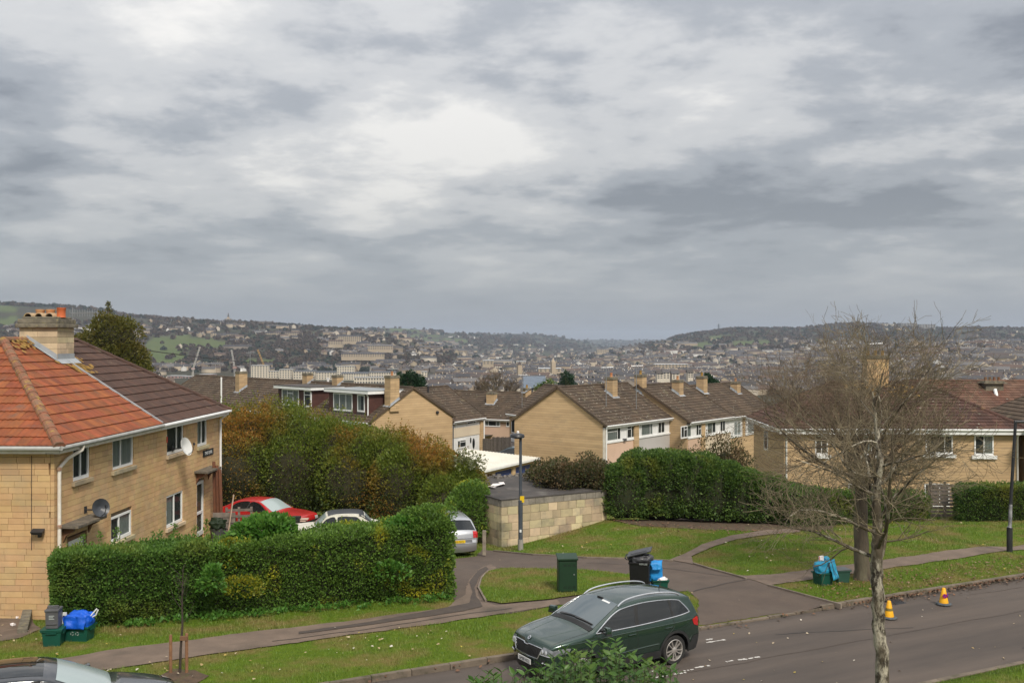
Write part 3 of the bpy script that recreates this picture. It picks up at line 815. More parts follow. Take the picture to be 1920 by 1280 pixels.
# ------------------------------------------------------------------ building parts
MX_FRONT = Matrix.Identity(4)          # wall facing -y: x runs along it, outward is -y
def face_matrix(o, xdir):
 """frame on a wall: origin o, x along xdir, z up, outward -y"""
 x = Vector(xdir).normalized(); z = Vector((0, 0, 1)); y = z.cross(x)
 m = Matrix((x, y, z)).transposed().to_4x4(); m.translation = Vector(o)
 return m
def xf(mb, M):
 mb.v = [tuple(M @ Vector(p)) for p in mb.v]
 return mb
def unit_box():
 mb = MB(); mb.box((0, 0, 0), (1, 1, 1))
 return mb
_unit = {}
def unit_mesh(nm, mat, bev=0.0):
 k = (nm, mat.name)
 if k not in _unit:
  me = bpy.data.meshes.new(nm)
  u = unit_box(); me.from_pydata(u.v, [], u.f); me.materials.append(mat); me.update()
  _unit[k] = me
 return _unit[k]
def block_wall(parent, M, length, height, openings, course, blen, thick, mat, limit, key, name="brick", joint=0.009, skip=None, x0=0.0):
 """single blocks laid in courses, leaving openings (x0,x1,z0,z1); the LIMIT that show largest are objects, the rest one part"""
 pcs = []
 n = int(round(height / course)); ch = height / n
 for i in range(n):
  z0, z1 = i * ch, (i + 1) * ch
  x = x0 - (rnd.uniform(0.1, 0.9)) * blen
  while x < length:
   l = blen * rnd.uniform(0.72, 1.3)
   a, b = max(x, x0), min(x + l, length)
   x += l
   if b - a < 0.05: continue
   segs = [(a, b)]
   for (ox0, ox1, oz0, oz1) in openings:
    if z1 <= oz0 + 0.03 or z0 >= oz1 - 0.03: continue
    ns = []
    for (p, q) in segs:
     if q <= ox0 or p >= ox1: ns.append((p, q)); continue
     if p < ox0: ns.append((p, ox0))
     if q > ox1: ns.append((ox1, q))
    segs = ns
   for (p, q) in segs:
    if q - p < 0.04: continue
    pcs.append((p, q, z0, z1))
 if skip: pcs = [p for p in pcs if not skip(p)]
 pcs.sort(key=key)
 me = unit_mesh(name, mat)
 rest = MB()
 for k, (p, q, z0, z1) in enumerate(pcs):
  out = rnd.uniform(0, 0.006)
  c = M @ Vector(((p + q) / 2, thick / 2 - out, (z0 + z1) / 2))
  s = (q - p - joint, thick, z1 - z0 - joint)
  if k < limit:
   o = bpy.data.objects.new(name, me); COL.objects.link(o); o.parent = parent
   R3 = M.to_3x3().to_4x4(); R3.translation = c
   o.matrix_basis = R3 @ Matrix.Diagonal((s[0], s[1], s[2], 1))
  else:
   m = M.to_3x3()
   rest.box(c, s, mat=m)
 if rest.v:
  rest.build(name + "work", mat, parent, recalc=False, kind="stuff")
 return len(pcs)
def window(parent, M, w, h, cols=(0.5, 0.5), transom=None, frame=0.065, depth=0.07, sill=None, curtain=None, fmat=WHITE, name="window", bar=0.05, sillmat=None, proud=False, label=None):
 """frame with its lights; M: origin at the opening's lower corner on the wall's face. depth > 0: set back into the wall; proud: planted on it"""
 y = depth; cmp_ = depth <= 0
 mb = MB(); t = 0.045 if cmp_ else 0.06
 yg = y + (.018 if cmp_ else .04); yb = y + (.028 if cmp_ else .064)
 mb.bx((0, y, 0), (w, y + t, frame * 1.5)); mb.bx((0, y, h - frame), (w, y + t, h))
 mb.bx((0, y + .002, frame * 1.5), (frame, y + t, h - frame)); mb.bx((w - frame, y + .002, frame * 1.5), (w, y + t, h - frame))
 xs = [frame]; acc = 0
 tot = sum(cols)
 for c in cols[:-1]:
  acc += c / tot
  xm = acc * w
  mb.bx((xm - bar / 2, y + .004, frame * 1.5), (xm + bar / 2, y + t, h - frame))
 if transom:
  acc0 = 0
  for i, c in enumerate(cols):
   f = transom[i] if i < len(transom) else None
   if f:
    a = acc0 / tot * w; b = (acc0 + c) / tot * w
    mb.bx((a + bar / 2, y + .006, f * h - bar / 2), (b - bar / 2, y + t, f * h + bar / 2))
   acc0 += c
 fr = xf(mb, M).build(name, fmat, parent)
 if label: fr["label"] = label
 g = MB(); g.add([(frame * .6, yg, frame * .8), (w - frame * .6, yg, frame * .8), (w - frame * .6, yg, h - frame * .6), (frame * .6, yg, h - frame * .6)], [(0, 1, 2, 3)])
 xf(g, M).build("pane", GLASS_WIN, fr, recalc=False)
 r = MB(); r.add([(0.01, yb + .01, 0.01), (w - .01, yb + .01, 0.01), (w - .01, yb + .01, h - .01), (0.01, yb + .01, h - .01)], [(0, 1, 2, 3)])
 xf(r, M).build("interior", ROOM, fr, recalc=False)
 if curtain:
  cm = MB()
  for (a, b) in curtain:
   n = max(6, int((b - a) * w / 0.06)); vs = []
   for k in range(n + 1):
    f = a + (b - a) * k / n
    yy = yb + .004 * math.sin(k * 1.9)
    vs += [(f * w, yy, frame), (f * w, yy, h - .02)]
   cm.add(vs, [(2 * k, 2 * k + 2, 2 * k + 3, 2 * k + 1) for k in range(n)])
  xf(cm, M).build("curtain", CURTAIN, fr, recalc=False)
 if sill:
  s = MB(); s.bx((-sill, -0.09, -0.13), (w + sill, 0.02, -0.012))
  xf(s, M).build("sill", sillmat or STONE, fr, bevel=0.008)
 return fr
_PROFILE = [(f / 8, 0.016 * (0.5 - 0.5 * math.cos(2 * math.pi * 2 * f / 8)) ** 1.0) for f in range(9)]
def slope(parent, A, B, C, D, gauge, tw, mat, limit=0, name="roof_tile", lift=0.036, key=None, prof=_PROFILE, fleck=None):
 """lay a roof slope with lapped tiles; A-B eave (seen from outside, left to right), D and C above them"""
 A, B, C, D = map(Vector, (A, B, C, D))
 ex = (B - A).normalized(); nrm = ex.cross(((C + D) / 2 - A)).normalized()
 ey = nrm.cross(ex)
 Lx = (B - A).length; cx = (C - A).dot(ex); dx = (D - A).dot(ex); h = (C - A).dot(ey)
 Mx = Matrix((ex, ey, nrm)).transposed().to_4x4(); Mx.translation = A
 deck = MB(); deck.add([A - nrm * .02, B - nrm * .02, C - nrm * .02, D - nrm * .02] if (C - D).length > 1e-3 else [A - nrm * .02, B - nrm * .02, C - nrm * .02], [(0, 1, 2, 3)] if (C - D).length > 1e-3 else [(0, 1, 2)])
 n = int(round(h / gauge)); g = h / n
 full = []; rest_v = []; rest_n = []; base = 0
 def tile_verts(u0, u1l, v0, u0t, u1t, jl):
  vs = []
  for f, z in prof:
   vs.append((u0 + (u1l - u0) * f, v0, lift + z + jl))
  for f, z in prof:
   vs.append((u0t + (u1t - u0t) * f, v0 + g + 0.02, 0.002 + z + jl * .3))
  for f, z in prof:
   vs.append((u0 + (u1l - u0) * f, v0 + .004, -0.012))
  return vs
 np_ = len(prof)
 faces = []
 for k in range(np_ - 1):
  faces.append((k, k + 1, np_ + k + 1, np_ + k)); faces.append((2 * np_ + k, 2 * np_ + k + 1, k + 1, k))
 faces.append((2 * np_, 0, np_)); faces.append((np_ - 1, 3 * np_ - 1, 2 * np_ - 1))
 cuts = []
 for i in range(n):
  v0, v1 = i * g, (i + 1) * g
  l0, l1 = dx * v0 / h, dx * v1 / h
  r0, r1 = Lx - (Lx - cx) * v0 / h, Lx - (Lx - cx) * v1 / h
  u = 0.0 - (tw * 0.5 if i % 2 else 0)
  while u < Lx:
   a0, b0 = max(u, l0), min(u + tw, r0)
   a1, b1 = max(u, l1), min(u + tw, r1)
   if b0 - a0 > 0.015:
    if b1 < a1: m_ = max(min(a1, r1), l1) if a1 > r1 else b1; a1 = b1 = min(max(m_, min(l1, r1)), max(l1, r1))
    if abs(a0 - u) < 1e-6 and abs(b0 - u - tw) < 1e-6 and abs(a1 - u) < 1e-6 and abs(b1 - u - tw) < 1e-6:
     full.append((u, v0))
    else:
     cuts.append((a0, b0, v0, a1, b1))
   u += tw
 if limit:
  if key: full.sort(key=lambda q: key(Mx @ Vector((q[0], q[1], 0))))
  me = bpy.data.meshes.new(name); me.from_pydata(tile_verts(0, tw - .006, 0, 0, tw - .006, 0), [], faces)
  me.materials.append(mat); me.polygons.foreach_set("use_smooth", np.ones(len(faces), bool))
  me.set_sharp_from_angle(angle=R(40)); me.update()
  for (u, v) in full[:limit]:
   o = bpy.data.objects.new(name, me); COL.objects.link(o); o.parent = parent
   o.matrix_basis = Mx @ Matrix.Translation((u, v, rnd.uniform(0, .006))) @ Matrix.Rotation(rnd.uniform(-.006, .006), 4, "Z")
  full = full[limit:]
 mb = MB()
 for (u, v) in full:
  mb.add([Mx @ Vector(p) for p in tile_verts(u, u + tw - .004, v, u, u + tw - .004, rnd.uniform(0, .007))], faces)
 for (a0, b0, v0, a1, b1) in cuts:
  mb.add([Mx @ Vector(p) for p in tile_verts(a0, b0 - .003, v0, a1, max(b1 - .003, a1), rnd.uniform(0, .004))], faces)
 dk = deck.build("roof_deck", TILE_BROWN, parent)
 if mb.v:
  mb.build(name + "work", mat, parent, recalc=False, kind="stuff")
 if fleck:
  fm = MB()
  for _ in range(fleck):
   v = rnd.uniform(0.1, h - .1); l = dx * v / h; r_ = Lx - (Lx - cx) * v / h
   u = rnd.uniform(l, r_); s = rnd.uniform(.02, .07); k = int(v / g); fz = lift * (1 - (v - k * g) / g) + .018
   pts = [(u + s * math.cos(a) * rnd.uniform(.6, 1.4), v + s * math.sin(a) * rnd.uniform(.5, 1), fz + .004) for a in np.linspace(0, 5.3, 6)]
   fm.add([Mx @ Vector(p) for p in pts], [list(range(6))])
  fm.build("lichen", TILE_GREY_FLECK, parent, recalc=False, kind="stuff")
 return Mx
def ridge_tiles(parent, a, b, mat, r=0.13, L=0.42, name="ridge_tile", asobj=True):
 a = Vector(a); b = Vector(b); d = (b - a); n = max(1, int(d.length / L)); d.normalize()
 side = d.cross(Vector((0, 0, 1))).normalized(); up = side.cross(d)
 join = MB()
 for k in range(n):
  p = a + d * (k * (b - a).length / n); q = a + d * ((k + 1) * (b - a).length / n + 0.03)
  vs = []
  for e, (c, rr) in enumerate(((p, r * 1.08), (q, r * 0.94))):
   for j in range(7):
    ang = math.pi * (j / 6)
    vs.append(c + side * (rr * math.cos(ang)) + up * (rr * math.sin(ang) * 0.85 - 0.05))
  vs += [p + up * -0.08, q + up * -0.08]
  fs = [(j, j + 1, 8 + j, 7 + j) for j in range(6)] + [tuple(range(7))]
  mb = MB() if asobj else join
  mb.add(vs, fs)
  if asobj:
   o = mb.build(name, mat, parent, recalc=False)
 if not asobj: join.build(name, mat, parent, recalc=False)
def pipe(parent, pts, r=0.045, mat=WHITE, name="drainpipe"):
 return MB().tube(pts, r, 8).build(name, mat, parent, smooth=True)
def chimney(parent, c, sx, sy, z0, z1, mat=STONE_FAR, pots=1, name="chimney", coping=True, blocks=True, potmat=None, flash=None, capw=0.07):
 """a stack with a coping and pots; c: its centre in plan"""
 core = MB(); e = 0.03 if blocks else 0
 core.bx((c[0] - sx / 2 + e, c[1] - sy / 2 + e, z0), (c[0] + sx / 2 - e, c[1] + sy / 2 - e, z1))
 st = core.build(name, MORTAR if blocks else mat, parent)
 if blocks:
  zs = z0; i = 0
  bl = MB()
  while zs < z1 - .02:
   zt_ = min(zs + 0.2, z1)
   for side in range(4):
    L = sx if side % 2 == 0 else sy
    k = 2 if L > 0.7 else 1
    cut = [0] + sorted([L * (j + (0.5 if i % 2 else 0) * 0.6 + rnd.uniform(-.06, .06)) / k for j in range(1, k)] if k > 1 else ([] if i % 2 else [L * .55])) + [L]
    for a, b in zip(cut[:-1], cut[1:]):
     if b - a < .05: continue
     if side == 0: lo, hi = (c[0] - sx / 2 + a, c[1] - sy / 2), (c[0] - sx / 2 + b, c[1] - sy / 2 + .1)
     if side == 2: lo, hi = (c[0] - sx / 2 + a, c[1] + sy / 2 - .1), (c[0] - sx / 2 + b, c[1] + sy / 2)
     if side == 1: lo, hi = (c[0] + sx / 2 - .1, c[1] - sy / 2 + a), (c[0] + sx / 2, c[1] - sy / 2 + b)
     if side == 3: lo, hi = (c[0] - sx / 2, c[1] - sy / 2 + a), (c[0] - sx / 2 + .1, c[1] - sy / 2 + b)
     one = MB() if blocks == "single" else bl
     j = .005
     one.bx((lo[0] + (j if side % 2 == 0 else 0), lo[1] + (j if side % 2 else 0), zs + j), (hi[0] - (j if side % 2 == 0 else 0), hi[1] - (j if side % 2 else 0), zt_ - j))
     if blocks == "single": one.build("block", mat, st)
   zs = zt_; i += 1
  if blocks != "single": bl.build("blockwork", mat, st)
 if coping:
  cp = MB()
  cp.bx((c[0] - sx / 2 - capw, c[1] - sy / 2 - capw, z1), (c[0] + sx / 2 + capw, c[1] + sy / 2 + capw, z1 + .10))
  cp.bx((c[0] - sx / 2 - capw * .35, c[1] - sy / 2 - capw * .35, z1 + .10), (c[0] + sx / 2 + capw * .35, c[1] + sy / 2 + capw * .35, z1 + .2))
  cp.build("coping", COPING, st, bevel=0.02)
  for k in range(pots):
   px_ = c[0] + (k - (pots - 1) / 2) * sx / max(pots, 1)
   MB().lathe([(.11, 0), (.10, .03), (.085, .22), (.105, .26), (.105, .30), (.08, .30), (.07, .1)], 10, c=(px_, c[1], z1 + .19)).build("chimney_pot", potmat or TERRACOTTA, st, smooth=True)
 return st
# ------------------------------------------------------------------ the stone semi-detached pair on the near side
HO = Vector((-12.65, 27.25, -0.55)); HRZ = math.atan2(1, 0.033)
HM = Matrix.Translation(HO) @ Matrix.Rotation(HRZ, 4, "Z"); HMI = HM.inverted()
def on_plane(MI, M, px, py, y0=0.0, axis=1):
 """where a pixel's ray meets the plane y = y0 (or x = y0) of a local frame"""
 o = MI @ Vector((0, 0, CZ)); d = (MI.to_3x3() @ Vector(((px - 960) / F, 1, (640 - py) / F)))
 t = (y0 - o[axis]) / d[axis]
 return o + d * t
def rect(MI, M, x0, x1, yt, yb, y0=0.0):
 xm = (x0 + x1) / 2
 a = on_plane(MI, M, x0, yb, y0); b = on_plane(MI, M, x1, yb, y0)
 t = on_plane(MI, M, xm, yt, y0); m = on_plane(MI, M, xm, yb, y0)
 return a.x, b.x, m.z, t.z
def stone_pair():
 LT = 13.9; EZ = 4.9; W = 8.4; MID = 6.95; RZ_ = 7.78
 houses = []
 rd = thing("stone_house", "honey stone house half with orange red tiled hipped roof and big chimney", "house", HM @ Vector((0, 0, 0)), HRZ, "semi-detached stone houses")
 br = thing("stone_house", "honey stone house half with dark brown tiled roof and black name plaque", "house", HM @ Vector((MID, 0, 0)), HRZ, "semi-detached stone houses")
 OFF = {rd: 0.0, br: MID}
 def r_(x0, x1, yt, yb): return rect(HMI, HM, x0, x1, yt, yb)
 wins = [("r", r_(137, 168, 834, 898), (0.5, 0.5), None, [(0.0, .12)]), ("r", r_(211, 250, 817, 877), (0.42, 0.58), None, [(0.02, .40), (.46, .98)]),
   ("b", r_(313, 344, 793, 849), (0.62, 0.38), None, None), ("b", r_(370, 388, 783, 835), (0.5, 0.5), None, [(.05, .45)]),
   ("r", r_(208, 247, 963, 1010), (0.42, .58), None, [(.5, .95)]), ("b", r_(312, 343, 924, 983), (0.5, .5), None, [(.02, .45)])]
 d1 = list(r_(136, 200, 990, 1100)); d1[2] = 0.15; d1[3] = 2.15; d1[0] = 0.75; d1[1] = 1.95
 d2 = list(r_(369, 383, 908, 1000)); d2[2] = 0.12; d2[3] = 2.25
 ops = [w[1] for w in wins] + [tuple(d1), tuple(d2)]
 for h, x0, x1 in ((rd, 0.0, MID), (br, MID, LT)):
  o_ = OFF[h]
  core = MB(); core.bx((x0 - o_ + (0.1 if h is rd else 0), 0.1, -1.2), (x1 - o_ - (0.1 if h is br else 0), W, EZ))
  core.build("wall", MORTAR, h)
  M = face_matrix((0 - o_, 0, 0), (1, 0, 0))
  block_wall(h, M, x1, EZ + 0.0, ops, 0.17, 0.47, 0.1, STONE, 210 if h is rd else 300, (lambda p: -p[3] * 0 + abs(p[0] - 2.2) + max(0, 1.6 - p[2]) * 4) if h is rd else (lambda p: p[0] - MID + max(0, 1.2 - p[2]) * 6), x0=x0)
  pl = MB(); pl.bx((x0 - o_, 0.002, -1.2), (x1 - o_, 0.1, -0.004)); pl.build("plinth", STONE, h)
 M = face_matrix((0, W, 0), (0, -1, 0))
 block_wall(rd, M, W - 0.1, EZ, [], 0.17, 0.5, 0.1, STONE, 90, lambda p: -p[1] + max(0, 0.2 - p[2]) * 9)
 MB().bx((0.002, 0.1, -1.2), (0.1, W, -0.004)).build("plinth", STONE, rd)
 for k, (who, rc, cols, tr, cur) in enumerate(wins):
  h = rd if who == "r" else br
  x0, x1, z0, z1 = rc
  Mw = face_matrix((x0 - OFF[h], 0, z0), (1, 0, 0))
  w_ = window(h, Mw, x1 - x0, z1 - z0, cols, tr, curtain=cur, depth=.02, sill=0.10, sillmat=STONE_OLD)
  if k == 1:
   pt = MB()
   for q in range(26):
    aa = rnd.uniform(0, 6.28); c = Vector((.62 * (x1 - x0), .125, .16 + rnd.uniform(0, .35)))
    dd = Vector((math.cos(aa) * .10, math.sin(aa) * .005, rnd.uniform(.02, .14)))
    pt.add([c, c + dd * .5 + Vector((.03, 0, .0)), c + dd, c + dd * .5 - Vector((.03, 0, 0))], [(0, 1, 2, 3)])
   xf(pt, Mw).build("houseplant", surf("houseplant_leaf", (.02, .06, .02)), w_, recalc=False)
  if k == 2:
   MB_ = MB(); MB_.bx((-.05, -.02, .42 * (z1 - z0)), (.015, .03, .62 * (z1 - z0)))
   xf(MB_, Mw).build("red_cloth", CARD_RED, w_)
 for h, d, gl in ((rd, d1, False), (br, d2, True)):
  x0, x1, z0, z1 = d
  Mw = face_matrix((x0 - OFF[h], 0, z0), (1, 0, 0)); w = x1 - x0; hh = z1 - z0
  if gl:
   window(h, Mw, w, hh, (1,), (0.42,), frame=.11, depth=.03, name="door", bar=.10)
  else:
   fr = MB(); fr.bx((0, .01, 0), (.09, .1, hh)); fr.bx((w - .09, .01, 0), (w, .1, hh)); fr.bx((.09, .01, hh - .1), (w - .09, .1, hh))
   dr = xf(fr, Mw).build("door_frame", WOOD, h)
   lf = MB(); lf.bx((.092, .05, 0.01), (w - .092, .095, hh - .102)); lf.bx((.2, .035, .2), (w - .2, .052, hh * .45)); lf.bx((.2, .035, hh * .55), (w - .2, .052, hh - .25))
   xf(lf, Mw).build("door", WHITE, h, bevel=.008)
 for h, t0, t1, z in ((rd, 0.28, 2.32, 2.50), (br, 10.9, 12.75, 2.62)):
  o_ = OFF[h]
  mb = MB(); mb.prism([(t0 - o_, .06, z + .03), (t1 - o_, .06, z + .03), (t1 - o_, -.10, z + .03), (t1 - o_ - .12, -.50, z), (t0 - o_ + .12, -.50, z), (t0 - o_, -.10, z + .03)], (0, 0, .085))
  c = mb.build("door_canopy", CANOPY, h, bevel=.015)
  for q in (t0 + .25, t1 - .25):
   bk = MB(); bk.prism([(q - o_ - .05, -.002, z - .42), (q - o_ - .05, -.002, z - .005), (q - o_ - .05, -.36, z - .005), (q - o_ - .05, -.30, z - .10), (q - o_ - .05, -.10, z - .2)], (.1, 0, 0))
   bk.build("bracket", DOOR_RED if h is br else WOOD, c)
 e = .32; zE = EZ - .02
 rl, rr = 5.0, 10.0
 cam_l = HMI @ Vector((0, 0, CZ))
 key = lambda p: (p - cam_l).length
 A = (-e, -e, zE); Bm = (MID, -e, zE); Cm = (MID, W / 2, RZ_); D = (rl, W / 2, RZ_)
 slope(rd, A, Bm, Cm, D, .445, .325, TILE_RED, 175, key=key)
 slope(rd, (-e, W + e, zE), (-e, -e, zE), D, D, .445, .325, TILE_RED, 110, key=lambda p: p.y)
 s = lambda p: (p[0] - MID, p[1], p[2])
 slope(br, s(Bm), s((LT + e, -e, zE)), s((rr, W / 2, RZ_)), s(Cm), .445, .325, TILE_BROWN, 240, key=lambda p: -p.z * 0.01 + p.x * 0)
 slope(br, s((LT + e, -e, zE)), s((LT + e, W + e, zE)), s((rr, W / 2, RZ_)), s((rr, W / 2, RZ_)), .445, .325, TILE_BROWN)
 for h, a, b, c, d in ((rd, (MID, W + e, zE), (-e, W + e, zE), D, Cm), (br, s((LT + e, W + e, zE)), s((MID, W + e, zE)), s(Cm), s((rr, W / 2, RZ_)))):
  slope(h, a, b, c, d, .445, .65, TILE_RED if h is rd else TILE_BROWN)
 up = Vector((0, 0, .05))
 ridge_tiles(rd, Vector(A) + up, Vector(D) + up, HIP_TILE, .15, .46, "hip_tile")
 ridge_tiles(rd, Vector((-e, W + e, zE)) + up, Vector(D) + up, HIP_TILE, .15, .46, "hip_tile")
 ridge_tiles(rd, Vector(D) + up, Vector((6.3, W / 2, RZ_)) + up, HIP_TILE, .15, .46, "ridge_tile")
 ridge_tiles(br, Vector(s((LT + e, -e, zE))) + up, Vector(s((rr, W / 2, RZ_))) + up, TILE_BROWN, .13, .46, "hip_tile")
 ridge_tiles(br, Vector(s((7.7, W / 2, RZ_))) + up, Vector(s((rr, W / 2, RZ_))) + up, TILE_BROWN, .13, .46, "ridge_tile")
 for h, c, n_, sx in ((rd, Vector((5.5, W / 2 - .25, RZ_ - .1)), 60, .5), (br, Vector((.45, 2.75, zE + (2.75 + e) / (W / 2 + e) * (RZ_ - zE))), 70, .3), (rd, Vector((6.6, 2.7, zE + (2.7 + e) / (W / 2 + e) * (RZ_ - zE))), 30, .2)):
  mb = MB(); sl = (RZ_ - zE) / (W / 2 + e)
  for _ in range(n_):
   dx, dy = rnd.gauss(0, sx), rnd.gauss(0, .22); q = rnd.uniform(.03, .10)
   z = c.z + dy * sl + .07
   if c.y + dy > W / 2 - .05: continue
   mb.add([(c.x + dx + q * math.cos(a_) * rnd.uniform(.6, 1.3), c.y + dy + q * math.sin(a_), z + q * math.sin(a_) * sl) for a_ in np.linspace(0, 5.2, 6)], [list(range(6))])
  mb.build("lichen", LICHEN, h, recalc=False, kind="stuff")
 MB().beam(Vector((MID, -e, zE)) + Vector((0, 0, .06)), Vector((MID, 3.1, zE + (3.1 + e) / (W / 2 + e) * (RZ_ - zE))) + Vector((0, 0, .07)), .05, .05).build("party_strip", LEAD, rd)
 for h, x0, x1 in ((rd, -e, MID), (br, MID, LT + e)):
  o_ = OFF[h]
  MB().bx((x0 - o_ + .03, -e + .03, zE - .20), (x1 - o_, -e + .055, zE - .03)).build("fascia", CREAM_PAINT if h is rd else WHITE, h)
  MB().bx((x0 - o_ + .03, -e + .055, zE - .20), (x1 - o_, .10, zE - .17)).build("soffit", CREAM_PAINT if h is rd else WHITE, h)
  g = MB(); g.tube([(x0 - o_, -e - .035, zE - .05), (x1 - o_, -e - .035, zE - .045)], .062, 8); g.build("gutter", surf("grey_gutter", (.38, .38, .36), (.28, .28, .26), 3, rough=.6) if h is rd else WHITE, h, smooth=True)
 MB().bx((-e + .03, -e + .03, zE - .20), (-e + .055, W + e, zE - .03)).build("fascia", CREAM_PAINT, rd)
 MB().bx((-e + .055, -e + .055, zE - .20), (.1, W + e, zE - .17)).build("soffit", CREAM_PAINT, rd)
 MB().tube([(-e - .035, -e - .035, zE - .05), (-e - .035, W + e, zE - .05)], .062, 8).build("gutter", surf("grey_gutter_end", (.38, .38, .36), (.28, .28, .26), 3, rough=.6), rd, smooth=True)
 MB().bx((LT + e - .055 - MID, -e + .03, zE - .20), (LT + e - .03 - MID, W + e, zE - .03)).build("fascia", WHITE, br)
 pipe(rd, [(1.0, -e - .03, zE - .10), (.95, -e - .02, zE - .22), (.55, -.12, zE - .42), (.16, -.09, zE - .62), (.13, -.085, zE - .8), (.13, -.085, 0)], .05, CREAM_PAINT)
 for z in (4.22, 2.62, 1.0):
  MB().lathe([(.062, -.05), (.068, 0), (.062, .05)], 8, c=(.13, -.085, z)).build("pipe_collar", surf("rusty_collar%d" % int(z * 10), (.26, .11, .06), (.4, .3, .22), 6), rd)
 pipe(br, [(LT - MID - .05, -e - .03, zE - .08), (LT - MID - .07, -e + .05, zE - .2), (LT - MID - .10, -.075, zE - .38), (LT - MID - .10, -.075, 0)], .045, WHITE)
 MB().tube([(-.022, 7.0, .2), (-.022, 7.0, 4.7)], .012, 6).build("cable", PRINT_BLACK, rd)
 MB().tube([(-.022, .62, 2.0), (-.022, .62, 4.6)], .008, 6).build("cable", PRINT_BLACK, rd)
 cx, cy = 6.95, 3.75
 ch = chimney(rd, (cx, cy), 1.2, 1.32, 6.3, 8.22, STONE_OLD, 0, blocks="single", coping=False)
 cp = MB(); cp.bx((cx - .72, cy - .76, 8.22), (cx + .72, cy + .76, 8.36)); cp.bx((cx - .66, cy - .70, 8.36), (cx + .66, cy + .70, 8.52)); cp.bx((cx - .56, cy - .6, 8.52), (cx + .56, cy + .6, 8.6))
 cp.build("coping", COPING, ch, bevel=.03)
 for k in range(3):
  yy = cy + .46 - k * .37; n = 9; vs = []
  for x in (cx - .42, cx + .28):
   for r in (.15, .125):
    for j in range(n):
     a = math.pi * j / (n - 1); vs.append((x, yy + r * math.cos(a), 8.585 + r * math.sin(a)))
  mb = MB(); fs = []
  for j in range(n - 1):
   fs += [(j, j + 1, 2 * n + j + 1, 2 * n + j), (n + j, 3 * n + j, 3 * n + j + 1, n + j + 1), (j, n + j, n + j + 1, j + 1), (2 * n + j, 2 * n + j + 1, 3 * n + j + 1, 3 * n + j)]
  mb.add(vs, fs); mb.build("flue_hood", surf("buff_hood%d" % k, (.48, .34, .20), (.36, .26, .17), 8, rough=.9, c3=(.3, .24, .06), s3=7), ch, smooth=True)
  MB().lathe([(.14, 8.6), (.14, 8.80), (.16, 8.83), (.16, 8.87), (.11, 8.87)], 12, c=(cx + .22, yy - .1, 0)).build("chimney_pot", TERRACOTTA, ch, smooth=True)
 MB().lathe([(.155, 8.58), (.14, 8.62), (.14, 8.86), (.155, 8.88), (.155, 8.92), (.10, 8.92)], 14, c=(cx - .1, cy - .55, 0)).build("chimney_pot", surf("new_terracotta", (.55, .13, .04), (.45, .11, .04), 4, rough=.7), ch, smooth=True)
 zf = lambda y: zE + (y + e) / (W / 2 + e) * (RZ_ - zE)
 y0 = cy - .66
 mb = MB(); mb.add([(cx - .72, y0 - .22, zf(y0 - .22) + .07), (cx + .72, y0 - .22, zf(y0 - .22) + .07), (cx + .72, y0 - .01, zf(y0) + .08), (cx - .72, y0 - .01, zf(y0) + .08)], [(0, 1, 2, 3)])
 mb.add([(cx - .61, y0 - .012, zf(y0)), (cx + .61, y0 - .012, zf(y0)), (cx + .61, y0 - .012, zf(y0) + .26), (cx - .61, y0 - .012, zf(y0) + .26)], [(0, 1, 2, 3)])
 for sx in (-1, 1):
  x = cx + sx * .612
  mb.add([(x, y0, zf(y0)), (x, cy + .4, zf(cy + .4)), (x, cy + .4, zf(cy + .4) + .24), (x, y0, zf(y0) + .24)], [(0, 1, 2, 3)])
  mb.add([(x, y0 - .1, zf(y0 - .1) + .075), (x + sx * .17, y0 - .1, zf(y0 - .1) + .075), (x + sx * .17, cy + .4, zf(cy + .4) + .075), (x, cy + .4, zf(cy + .4) + .075)], [(0, 1, 2, 3)])
 mb.build("flashing", LEAD, ch, recalc=False)
 sg = thing("house_sign", "small black name plaque with pale letters below the narrow upper window", "sign", HM @ Vector((12.3, 0, 0)), HRZ)
 q0 = on_plane(HMI, HM, 380, 850); q1 = on_plane(HMI, HM, 399, 841)
 w = max(.7, q1.x - q0.x)
 sg.location = HM @ Vector((q0.x, 0, q0.z - .02))
 MB().bx((0, -.032, -.13), (w, -.005, .13)).build("board", PRINT_BLACK, sg, bevel=.004)
 text(sg, "THE OVAL", (w / 2, -.036, -.065), .19, PRINT_WHITE, Matrix.Rotation(R(90), 4, "X"))
 for nm, lab, px, py, r, mat, face in (("satellite_dish", "dark grey satellite dish above the nearer door canopy", 186, 952, .27, DISH_GREY, (0.75, -.62, .22)), ("satellite_dish", "pale grey satellite dish seen edge on beside the open upper window", 345, 838, .34, DISH_WHITE, (.93, -.2, .3))):
  q = on_plane(HMI, HM, px, py, -.42)
  dsh = thing(nm, lab, "satellite dish", HM @ Vector((q.x, -.02, q.z)), HRZ, "satellite dishes")
  f = Vector(face).normalized()
  fl = HRZ
  floc = Matrix.Rotation(-HRZ, 3, "Z") @ f
  Mq = floc.to_track_quat("Z", "Y").to_matrix().to_4x4(); Mq.translation = Vector((0, -.40, 0))
  mb = MB(); prof = [(0.001, .0)] + [(r * k / 6, .10 * (k / 6) ** 2) for k in range(1, 7)] + [(r, .115), (r * .9, .1), (0.01, -.02)]
  mb.lathe(prof, 20, caps=False); xf(mb, Mq).build("reflector", mat, dsh, smooth=True)
  mb = MB(); mb.tube([(0, -r * .9, .06), (0, -r * .75, .28), (0, -.03, .42)], .012, 6); mb.box((0, 0, .42), (.06, .09, .06)); xf(mb, Mq).build("feed_arm", BLACK_MET, dsh)
